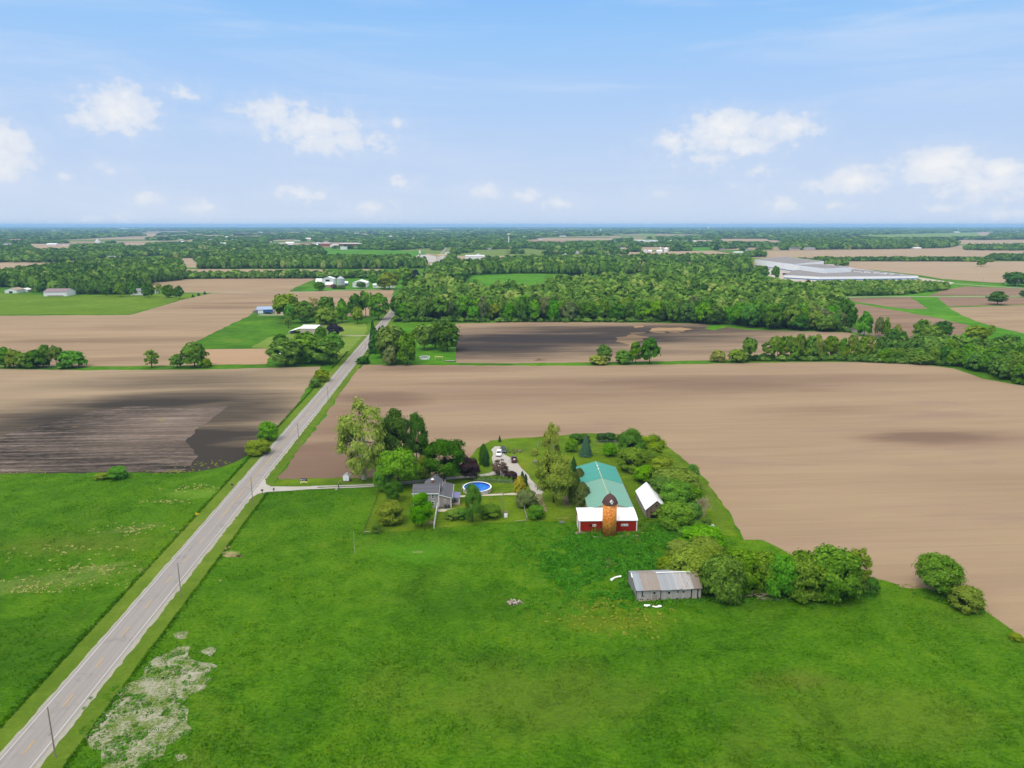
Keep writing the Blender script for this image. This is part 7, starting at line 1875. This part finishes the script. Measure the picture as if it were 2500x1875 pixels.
def house(x0, x1, yb, yt, wall, roof, label, name='house', cat='house', axis='x', dep=None, flat=False, eave=.6, rz=ROADROT, win=False):
    """feet at picture row yb between x0 and x1, highest line at row yt"""
    a, b = G(x0, yb), G(x1, yb); w = math.hypot(b[0]-a[0], b[1]-a[1]); dep = dep or w * .7
    h = max(2.2, min(ZT(a[1] + dep * .4, yt), 16)); e = thing(name, label, cat, (a[0], a[1], 0), rz)
    W_ = WALLS[wall] if isinstance(wall, str) else wall; R_ = ROOFS[roof] if isinstance(roof, str) else roof
    if flat:
        MB().box(0, 0, 0, w, dep, h * .93).build('wall', W_, e); MB().box(-.3, -.3, h * .93, w + .3, dep + .3, h).build('roof', R_, e)
    else:
        gable(e, 0, w, 0, dep, h * eave, h, W_, R_, axis, .4, .15)
    if win:
        n = max(2, int(w / 5))
        for i in range(n): window(e, w * (i + .35) / n, w * (i + .35) / n + 1.2, h * eave * .35, h * eave * .8, -.02, .1, 0)
    return e
# left-hand farmsteads
e = house(107, 161.6, 723.5, 705, 'w', 'm', 'long white barn with mauve roof on the young crop at left', 'long_barn', 'barn', 'x', 20, eave=.62, rz=ROADROT)
MB().box(4, -.06, .1, 22, -.02, 1.0).build('wainscot', M_mauve, e)
e = house(12, 40, 716, 702.5, 'w', 't', 'low white house with tan roof at the far left edge', 'farm_house', 'house', 'y', 16, eave=.62); MB().box(5, -.08, 0, 9, -.02, 2.4).build('garage_door', M_glass, e)
house(48, 67, 713, 703.5, 'w', 'w', 'small white shed right of the tan roofed house at the far left', 'white_shed', 'shed', 'y', 10)
e = house(319, 352, 721, 704.5, 'w', 'g', 'white house with grey roof half hidden behind the dark round tree', 'farm_house', 'house', 'x', 11, eave=.6, win=True)
house(373, 381, 716, 703.5, 'w', 'd', 'white gabled garage right of the dark round tree', 'garage', 'garage', 'y', 8)
k7 = (600, 730, 300/2212)
# blue barn, its little shed and the black truck
e = thing('blue_barn', 'blue metal barn with pale blue roof and white door by the brown field', 'barn', (*G(*Q(k7, [(208, 262)])[0]), 0), .28)
gable(e, 0, 13.5, 0, 12, 3.5, 5.6, M_bluew, M_bluer, 'x', .4, .15); MB().box(.6, -.08, 0, 5.2, -.02, 3.0).build('door', M_white, e)
MB().box(-3.0, 4, 0, -.05, 9, 2.6).build('side_shed', M_fgrey, e)
e = house(*[Q(k7, [(x, 248)])[0][0] for x in (530, 655)], 763.6, 755, 'w', 'w', 'small white shed with dark side roof right of the blue barn', 'white_shed', 'shed', 'y', 7, eave=.62)
gx, gy = G(*Q(k7, [(400, 268)])[0])
vehicle('black_truck', 'black pickup parked before the blue barn', 'truck', (gx, gy + 1), ROADROT + math.pi / 2, paint('black truck paint', (.015, .015, .018, 1)), 'pickup', 6.2, 2.0)
# white hall behind the west grove
p0 = G(*Q(k7, [(985, 625)])[0])
e = thing('white_hall', 'white metal hall with beige front behind the west grove', 'hall', (p0[0], p0[1], 0), -.05)
gable(e, 0, 12.5, 0, 17, 4.0, 5.6, M_beige, M_wroof, 'x', .3, .12)
MB().slab((-.3, 0, 4.0), (-.3, 17, 4.6), (-8.2, 12, 2.2), (-8.2, -2.5, 2.0), .12).build('side_roof', M_wroof, e)
MB().box(-8, -2.2, 0, -7.8, 11.8, 2.0).build('side_wall', M_white, e)
p0 = G(*Q(k7, [(490, 1062)])[0]); e = thing('camper', 'white camper trailer under the left tree of the west grove', 'camper', (p0[0], p0[1], 0), ROADROT)
MB().prism([(0, .5), (6.2, .5), (6.4, 1.4), (5.9, 2.9), (.3, 2.9), (0, 2.4)], 'y', 0, 2.3).build('body', M_white, e)
for x in (1.2, 3.2, 4.6): MB().box(x, -.04, 1.5, x + .9, -.01, 2.2).build('window', M_glass, e)
for x in (2.6, 3.6): MB().tube((x, -.05, .35), (x, .2, .35), .35, n=12).build('wheel', M_tyre, e)
p0 = G(*Q(k7, [(625, 1030)])[0]); vehicle('grey_car', 'dark car behind the white camper in the west grove', 'car', (p0[0], p0[1] + 2), ROADROT + 1.5, paint('grey car paint', (.05, .05, .06, 1)), 'suv', 4.6, 1.8)
# east grove yard
g = G(1037, 876); e = thing('small_pool', 'round white above ground pool with dark water on the grove lawn', 'pool', (g[0], g[1], 0))
MB().lathe([(3.1, 0), (3.1, 1.3), (3.25, 1.3), (3.25, 1.4), (2.95, 1.4), (2.95, .2)], 28, cap=False).build('pool_wall', M_white, e)
MB().poly([(3.0 * math.cos(a), 3.0 * math.sin(a), 1.0) for a in [i * math.pi / 14 for i in range(28)]]).build('water', wm, e)
g = G(1062, 880); e = thing('play_frame', 'yellowish wooden play frame right of the small white pool', 'play frame', (g[0], g[1], 0))
for x in (0, 2.2, 4.6):
    for y in (0, 1.6): MB().box(x - .08, y - .08, 0, x + .08, y + .08, 2.1).build('post', plain('yellow wood', RGB(214, 200, 130, KB), .8) if x == 0 and y == 0 else bpy.data.materials['yellow wood'], e)
MB().box(-.15, -.15, 2.1, 4.75, 1.75, 2.22).build('platform', bpy.data.materials['yellow wood'], e)
g = G(1086, 884); e = thing('wooden_deck', 'low grey wooden deck at the corner of the grove lawn', 'deck', (g[0], g[1], 0)); MB().box(0, 0, .45, 5.8, 2.2, .6).build('boards', M_greyw, e)
for x in (.2, 2.8, 5.4): MB().box(x, .2, 0, x + .2, .4, .45).build('post', M_bark, e)
# grain bin farm
k8 = (740, 640, 260/2212)
def K(x, y): return Q(k8, [(x, y)])[0]
e = house(K(395, 0)[0], K(640, 0)[0], 697, K(0, 300)[1], 'w', 'w', 'tall white gabled barn with a dark opening left of the grain bin', 'white_barn', 'barn', 'y', 14, eave=.76)
MB().box(5.0, -.08, 5.6, 10.5, -.02, 8.0).build('opening', M_black, e)
house(K(265, 0)[0], K(395, 0)[0], 696, K(0, 342)[1], 'w', 'w', 'white low roofed wing left of the tall white barn', 'white_shed', 'shed', 'x', 10, eave=.55)
house(K(470, 0)[0], K(612, 0)[0], 702, K(0, 420)[1], plain('faded red wall', RGB(206, 160, 150, KB)), 'w', 'low white roofed shed with faded red wall before the tall white barn', 'red_shed', 'shed', 'x', 8, eave=.6)
gb_ = G(*K(768, 505)); e = thing('grain_bin', 'round galvanised grain bin with conical roof', 'grain bin', (gb_[0], gb_[1] + 5, 0))
hb = ZT(gb_[1], K(0, 345)[1]); M_galv = boards('galvanised rings', RGB(186, 196, 206, KB), RGB(206, 214, 222, KB), 1.0, 'Z', .12, .4)
MB().lathe([(5.2, 0), (5.2, hb)], 28).build('bin_wall', M_galv, e, smooth=False); MB().lathe([(5.45, hb - .05), (.5, hb + 3.0), (.5, hb + 3.5), (.1, hb + 3.7)], 28).build('bin_roof', plain('bin roof', RGB(206, 212, 220, KB), .4, .4, .3), e)
MB().tube((-3.0, -4.6, .1), (-1.4, -2.0, hb + 2.2), .16, n=6).build('ladder', M_steel, e)
house(K(850, 0)[0], K(925, 0)[0], 697.5, K(0, 400)[1], 'g', 'w', 'small white roofed shed right of the grain bin', 'white_shed', 'shed', 'x', 8)
e = house(K(1030, 0)[0], K(1322, 0)[0], 701.5, K(0, 374)[1], 'w', 'w', 'white gabled machine shed behind the flat crowned tree', 'machine_shed', 'shed', 'y', 22, eave=.66); MB().box(11, -.08, 0, 17.5, -.02, 3.6).build('door', M_fgrey, e)
house(K(1452, 0)[0], K(1905, 0)[0], 702.5, K(0, 450)[1], 'w', 'w', 'long low white house behind the thick trunked tree', 'long_house', 'house', 'x', 9, eave=.72, win=True)
# factory
def block(name, pts, h, parent, wall, roof, z0=0, stripe=None):
    P = pts; w = MB(); n = len(P)
    A = sum(P[i][0] * P[(i+1) % n][1] - P[(i+1) % n][0] * P[i][1] for i in range(n))
    if A < 0: P = P[::-1]
    for i in range(n):
        a, b = P[i], P[(i + 1) % n]; w.poly([(a[0], a[1], z0), (b[0], b[1], z0), (b[0], b[1], h), (a[0], a[1], h)])
    w.build('wall', wall, parent); r = MB(); r.poly([(p[0], p[1], h - .3) for p in P]); r.build('roof', roof, parent)
    if stripe:
        s = MB(); cx = sum(p[0] for p in P) / n; cy_ = sum(p[1] for p in P) / n
        for i in range(n):
            a, b = P[i], P[(i + 1) % n]; d = (b[1]-a[1], a[0]-b[0]); l = math.hypot(*d); o = (d[0]/l*.15, d[1]/l*.15)
            s.poly([(a[0]+o[0], a[1]+o[1], stripe[0]), (b[0]+o[0], b[1]+o[1], stripe[0]), (b[0]+o[0], b[1]+o[1], stripe[1]), (a[0]+o[0], a[1]+o[1], stripe[1])])
        s.build('blue_stripe', stripe[2], parent)
M_fwall = boards('factory white panels', (.80, .81, .83, 1), (.84, .85, .86, 1), 6, 'X', .05); M_froof = plain('factory grey roof', RGB(158, 152, 150, KW), .8, .1, var=.08, scale=.05); M_stripe = plain('factory blue stripe', RGB(92, 140, 196, KW), .6)
A0 = G(1842, 650); fac = thing('factory', 'huge white factory with blue stripes and grey flat roofs', 'factory', (A0[0], A0[1], 0))
rel = lambda p: (p[0] - A0[0], p[1] - A0[1])
dv = G(1935, 663.5); dA = (dv[0]-A0[0], dv[1]-A0[1])
nb = lambda px, py: rel(G(px, py))
block('hall', [nb(1842, 650), nb(1936, 664), nb(2010, 655), nb(1915, 642)], 13.5, fac, M_fwall, M_froof, stripe=(1.2, 2.6, M_stripe))
block('tower', [nb(1936, 665), nb(2012, 675.5), nb(2077, 672), nb(2000, 662)], 13.0, fac, M_fwall, M_froof, 0)
block('low', [nb(1914, 680.5), nb(2000, 685), nb(2120, 684), nb(2241, 682.5), nb(2090, 664.5), nb(2012, 664), nb(1937, 667)], 5.6, fac, M_fwall, M_froof, stripe=(.6, 2.0, M_stripe))
rr3 = random.Random(9); sk_ = MB()
for i in range(26):
    x, y = rr3.uniform(0, 1), rr3.uniform(.1, .8); p = nb(2085 + 130 * x, 672 + 9 * x + 3 * y - 2); sk_.box(p[0] - 1.2, p[1] - 1.2, 5.3, p[0] + 1.2, p[1] + 1.2, 5.9)
sk_.build('skylight', M_white, fac)
for x in (1925, 1933): g = nb(x, 676.5); MB().box(g[0] - 4, g[1] - 1.3, .6, g[0] + 4, g[1] + 1.3, 3.6).build('dock', M_fdk, fac)
for i, (x, lab) in enumerate(((1918, 'dark semi trailer left at the factory dock'), (1927, 'second dark semi trailer at the factory dock'))):
    g = G(x, 673.5); e = thing('semi_trailer', lab, 'trailer', (g[0], g[1], 0), ROADROT); MB().box(0, 0, 1.1, 3, 12, 3.9).build('box', M_char, e)
    for y in (1.5, 3): MB().tube((-.05, y, .5), (3.05, y, .5), .5, n=10).build('wheel', M_tyre, e)
house(2022, 2039, 650.5, 645, plain('rust red wall', RGB(170, 92, 84, KW)), 't', 'small rust red shed behind the factory roof', 'red_shed', 'shed', 'x', 18)
house(1858, 1884, 668, 661.5, 'w', 'w', 'pale low dock building between the trees before the factory', 'dock_building', 'building', flat=True, dep=14)
# overpass, water tower, tall sign, town
e = thing('overpass', 'pale concrete highway overpass on columns left of the tan field', 'bridge', (*G(1476, 636.5), 0), 0)
b0, b1 = G(1476, 636.5), G(1536, 636.5); Lb = b1[0] - b0[0]; zb = ZT(b0[1], 630.5)
MB().box(-12, -6, zb - 1.6, Lb + 12, 6, zb).build('deck', plain('pale bridge concrete', RGB(214, 204, 190, KW), .9), e); MB().box(-12, -6.4, zb, Lb + 12, -6.05, zb + 1.1).build('parapet', M_fbeige, e)
for i in range(6):
    for y in (-3.5, 3.5): MB().tube((Lb * (i + .5) / 6, y, 0), (Lb * (i + .5) / 6, y, zb - 1.6), .8, n=10).build('column', bpy.data.materials['pale bridge concrete'], e)
g = G(1242, 600); ht = ZT(g[1], 570); e = thing('water_tower', 'pale water tower with a mushroom tank above the town trees', 'water tower', (g[0], g[1], 0))
MB().lathe([(3.2, 0), (2.0, 3), (1.8, ht - 9)], 18).build('stem', plain('tower white', (.8, .78, .72, 1)), e); MB().lathe([(1.8, ht - 9.5), (5, ht - 7.5), (7.2, ht - 5), (7.2, ht - 3.5), (5, ht - 1.2), (1, ht), (.1, ht + .1)], 24).build('tank', plain('cream tank', RGB(226, 214, 176, .75)), e)
g = G(1025.5, 639); ht = ZT(g[1], 611.5); e = thing('tall_sign', 'very tall roadside sign on a dark pole by the fuel station', 'sign', (g[0], g[1], 0))
MB().tube((0, 0, 0), (0, 0, ht - 5), .8, n=10).build('pole', M_brn, e); MB().box(-1.8, -.4, ht - 8, 1.8, .4, ht).build('sign_face', M_white, e); MB().box(-1.75, -.5, ht - 9.4, 1.75, .5, ht - 8).build('sign_band', plain('sign red', RGB(150, 40, 44, KW)), e)
e = house(997, 1012, 638, 629, 'w', 'g', 'grey fuel station shop left of the tall sign', 'fuel_station', 'shop', flat=True, dep=18); house(1013, 1025, 636.5, 625.5, 'w', 'w', 'white gabled shop just left of the tall sign pole', 'fuel_shop', 'shop', 'y', 20)
g = G(1064, 634); ht = ZT(g[1], 620.5); e = thing('fuel_canopy', 'yellow edged fuel canopy beside the far road', 'canopy', (g[0], g[1], 0)); M_yel = plain('canopy yellow', RGB(236, 214, 130, KW))
MB().box(0, 0, ht - 3, 24, 14, ht - 1).build('canopy_roof', M_yel, e)
for x in (1.5, 22):
    for y in (2, 12): MB().tube((x, y, 0), (x, y, ht - 3), .5, n=8).build('column', M_yel, e)
house(1136, 1183, 634, 623.5, 'w', 'w', 'long pale flat roofed store right of the far road', 'store', 'shop', flat=True, dep=40)
for (x0, x1, yb, yt, w, r, lab, nm, ct, kw) in (
    (827, 880, 604, 594, 'b', 'w', 'long brick school building with white roof beyond the green', 'school', 'school', dict(flat=True, dep=50)), (777, 805, 602, 593.3, 'b', 'w', 'shorter brick school block left of the long one', 'school', 'school', dict(flat=True, dep=50)),
    (806, 826, 603, 597, 'w', 'w', 'white low school link between the two brick blocks', 'school_link', 'building', dict(flat=True, dep=40)), (766, 778, 602, 596, 'w', 'w', 'white entrance building at the left end of the school', 'school_annex', 'building', {}), (831, 846, 609.5, 602.5, 'w', 'w', 'small white building in front of the brick school', 'white_building', 'building', dict(flat=True, dep=20)),
    (673, 694, 602, 590, 'w', 't', 'pale gabled hall left of the school', 'town_hall', 'building', dict(axis='y', dep=50)), (697, 716, 598, 590.5, 'w', 'w', 'white roofed house behind the dark tree left of the school', 'town_house', 'house', {}), (731, 756, 597.5, 592.5, 't', 'b', 'low brownish building between the pale hall and the school', 'brown_building', 'building', dict(flat=True, dep=40)),
    (113, 136, 599, 594, 'w', 'w', 'white house behind the tan field at left, left of two', 'town_house', 'house', {}), (150, 174, 599.5, 595.5, 'w', 't', 'long low white house behind the tan field at left, right of two', 'town_house', 'house', {}), (222, 237, 599, 595, 'w', 'w', 'low white shed at the foot of the white elevator', 'town_shed', 'shed', {}),
    (5, 32, 598, 594, 'w', 'g', 'white houses row end at the far left edge of the town', 'town_house', 'house', {}), (284, 300, 599, 592, 't', 'g', 'grey tan house right of the white elevator', 'town_house', 'house', {}), (318, 330, 616, 608, 't', 'g', 'grey gabled house among the left woods', 'wood_house', 'house', dict(axis='y')), (170, 192, 628, 624, 'w', 'w', 'flat white house in the left woods clearing', 'wood_house', 'house', {}), (260, 290, 632, 625, 't', 'g', 'greyish long house in the left woods', 'wood_house', 'house', {}),
    (441, 457, 594, 589, 'w', 'w', 'white gabled house above the left woods', 'town_house', 'house', {}), (522, 548, 600, 592, 'w', 'w', 'white sheds row left of the pale hall', 'town_shed', 'shed', {}), (552, 575, 599, 592.5, 'w', 'w', 'second white shed row left of the pale hall', 'town_shed', 'shed', {}), (589, 604, 592, 587.5, 't', 't', 'small tan building on the treeline left of the pale hall', 'town_building', 'building', dict(flat=True)), (596, 622, 611, 603.5, 'w', 't', 'pale house in the trees below the white shed rows', 'town_house', 'house', {}),
    (917, 928, 602, 596, 'w', 'w', 'white house in the trees right of the school', 'town_house', 'house', {}), (1172, 1192, 592.5, 588.5, 'w', 'w', 'long white roof among the town trees left of the water tower', 'town_building', 'building', {}), (1217, 1227, 594, 589.5, 'w', 'w', 'small white roof beside the water tower', 'town_house', 'house', {}), (1137, 1146, 591, 587, 'w', 'w', 'tiny white gable in the town trees above the long store', 'town_house', 'house', dict(axis='y')), (1253, 1264, 600, 595.5, 'w', 'w', 'low white roof right of the water tower foot', 'town_house', 'house', {}), (1315, 1331, 602, 597, 'w', 'g', 'white house with a cupola behind the tan tree', 'town_house', 'house', {}), (1276, 1283, 584.5, 577.5, 'w', 'w', 'pale upright house above the water tower level', 'town_house', 'house', {}), (1126, 1137, 669, 660.5, 'w', 'g', 'grey roofed house among the trees above the light green field', 'field_house', 'house', {}),
    (1479, 1505, 652, 638.5, 'w', 'w', 'large white shop building below the overpass', 'white_building', 'building', dict(flat=True, dep=20)), (1493, 1511, 657, 647.5, 'w', 'w', 'lower white shed in front of the shop below the overpass', 'white_shed', 'shed', {}), (1517, 1531, 615.5, 609, 'w', 'w', 'white barn at the left end of the yellow tan field', 'field_barn', 'barn', {}),
    (1559.5, 1582, 594.5, 586.8, 'w', 'w', 'left white warehouse beyond the farm with two bins', 'warehouse', 'warehouse', dict(flat=True, dep=90)), (1589, 1607, 593, 586.8, 'w', 'w', 'middle white warehouse beyond the farm with two bins', 'warehouse', 'warehouse', dict(flat=True, dep=70)), (1631, 1641, 592, 586.2, 'w', 'w', 'small white building between the white warehouses', 'warehouse', 'warehouse', {}), (1683, 1742, 597, 588.8, 'w', 'w', 'longest white warehouse at right of the town', 'warehouse', 'warehouse', dict(flat=True, dep=120)),
    (1572, 1582, 616, 609.3, 'w', 'w', 'white gabled shed left in the farm with two bins', 'farm_shed', 'shed', dict(axis='y')), (1583, 1592, 616, 610.5, 'w', 'w', 'lower white shed second from left in the farm with two bins', 'farm_shed', 'shed', {}), (1604, 1617, 617, 610.5, 'w', 'w', 'white arched barn before the slim white silo', 'farm_barn', 'barn', {}), (1758, 1771, 611.5, 606.5, 't', 'd', 'brownish house under the trees right of the farm with bins', 'farm_house', 'house', {}), (1793, 1815, 617.5, 614.5, 'w', 'w', 'long low white shed at the edge of the yellow field', 'farm_shed', 'shed', {}), (1821, 1828, 617.5, 608, 'w', 'g', 'pale house at the corner of the yellow field', 'farm_house', 'house', {}),
    (1932, 1954, 611.5, 603.5, 't', 'd', 'grey roofed house at the left end of the right woods', 'farm_house', 'house', {}), (1968, 1991, 612, 604, 't', 'g', 'light grey roofed house before the right woods', 'farm_house', 'house', {}), (1915, 1926, 610.5, 605, 'w', 'd', 'small white house left of the grey roofed house', 'farm_house', 'house', {}), (2232, 2250, 607.5, 603.5, 'w', 'w', 'white shed at the foot of the right woods', 'farm_shed', 'shed', {}), (2330, 2344, 568.5, 565.5, 'w', 'w', 'white farm on the far right horizon field', 'far_farm', 'house', {}), (2310, 2331, 634, 628.5, 'w', 'w', 'pale long shed beside the dark hedge line', 'farm_shed', 'shed', {}), (1971, 1988, 567, 562, 'w', 't', 'tan farm roofs on the right horizon', 'far_farm', 'house', {}), (1455, 1465, 567.5, 564.3, 'w', 'w', 'white church hall on the horizon', 'church', 'church', {}), (2426, 2440, 583, 579, 'w', 'w', 'small white barn at the far right edge', 'far_barn', 'barn', {}), (978, 985, 575.5, 572, 'w', 'w', 'white dome roof far above the school green', 'far_barn', 'barn', {}),
    (1156, 1166, 567.5, 565, 'w', 'w', 'white farm buildings on the horizon above the long store', 'far_farm', 'house', {}), (1311, 1320, 568.5, 566, 'w', 'w', 'tiny white farm at the horizon right of the water tower', 'far_farm', 'house', {}), (1350, 1362, 567.5, 564.5, 'w', 't', 'pale farm on the horizon above the middle field', 'far_farm', 'house', {}), (290, 320, 551 + 9, 557.6, 'w', 'w', 'white roofs on the left horizon', 'far_farm', 'house', {})):
    house(x0, x1, yb, yt, w, r, lab, nm, ct, **kw)
for (px, pb, pt, wpx, lab) in ((1612, 614, 602, 4, 'slim white silo on the farm with two bins'), (1626, 616, 604, 10, 'round white grain bin on the farm right of the slim silo')):
    g = G(px, pb); h = ZT(g[1], pt); R_ = wpx * MPP(pb) / 2; e = thing('farm_silo', lab, 'silo', (g[0], g[1], 0)); MB().lathe([(R_, 0), (R_, h * .72)], 18).build('silo_wall', M_fw, e); MB().lathe([(R_ * 1.05, h * .72), (R_ * .2, h), (.1, h + .2)], 18).build('cone', M_white, e)
g = G(237, 599); h = 27; e = thing('grain_elevator', 'white grain elevator tower standing over the town at left', 'elevator', (g[0], g[1], 0)); MB().box(-7, 0, 0, 7, 14, h * .7).build('wall', M_fw, e); MB().box(-3, 3, h * .7, 3, 10, h).build('headhouse', M_fw, e); MB().prism([(-3.4, h), (3.4, h), (0, h + 3)], 'y', 2.6, 10.4).build('roof', M_fgrey, e); MB().box(8, 2, 0, 22, 14, 12).build('annex', M_fw, e)
g = G(1466.5, 567.5); e = thing('church_steeple', 'thin white steeple tower on the horizon', 'tower', (g[0], g[1], 0)); MB().box(-6, -6, 0, 6, 6, 34).build('tower', M_fw, e); MB().lathe([(6, 34), (.2, 48)], 8).build('spire', M_white, e)
g = G(1729, 562); e = thing('far_water_tower', 'small pale water tower on the right horizon', 'water tower', (g[0], g[1], 0)); MB().tube((0, 0, 0), (0, 0, 40), 7, n=10).build('stem', M_fw, e); MB().lathe([(7, 40), (13, 46), (13, 52), (2, 58)], 14).build('tank', M_white, e)
for (px, py, c, lab, L_) in ((1297, 633.5, M_char, 'dark car on the far highway', 5), (1306, 633.5, M_white, 'white car on the far highway behind the dark one', 5), (1315, 633.8, M_white, 'white van on the far highway', 7)):
    g = G(px, py); e = thing('highway_car', lab, 'car', (g[0], g[1], .3), ROADROT); MB().prism([(-L_/2, .4), (L_/2, .4), (L_/2, 1.1), (L_*.3, 1.3), (L_*.2, 2.0 + (L_-5)*.4), (-L_*.4, 2.0 + (L_-5)*.4), (-L_/2, 1.2)], 'y', -1, 1).build('body', c, e)
    for x in (-L_*.3, L_*.3): MB().tube((x, -1.02, .38), (x, 1.02, .38), .38, n=8).build('wheel', M_tyre, e)

for i, (px, py) in enumerate(SITES):
    w_ = rh.uniform(3.5, 8); e = house(px - w_, px + w_, py, py - (py - 550) * rh.uniform(.07, .11) - .6, rh.choice(['w', 'w', 'w', 't']), rh.choice(['w', 'w', 'g', 't', 'd']), 'tiny pale house scattered among the far town trees', 'far_house', 'house', rh.choice(['x', 'x', 'y']))
    e['group'] = 'small houses scattered among the far town trees'
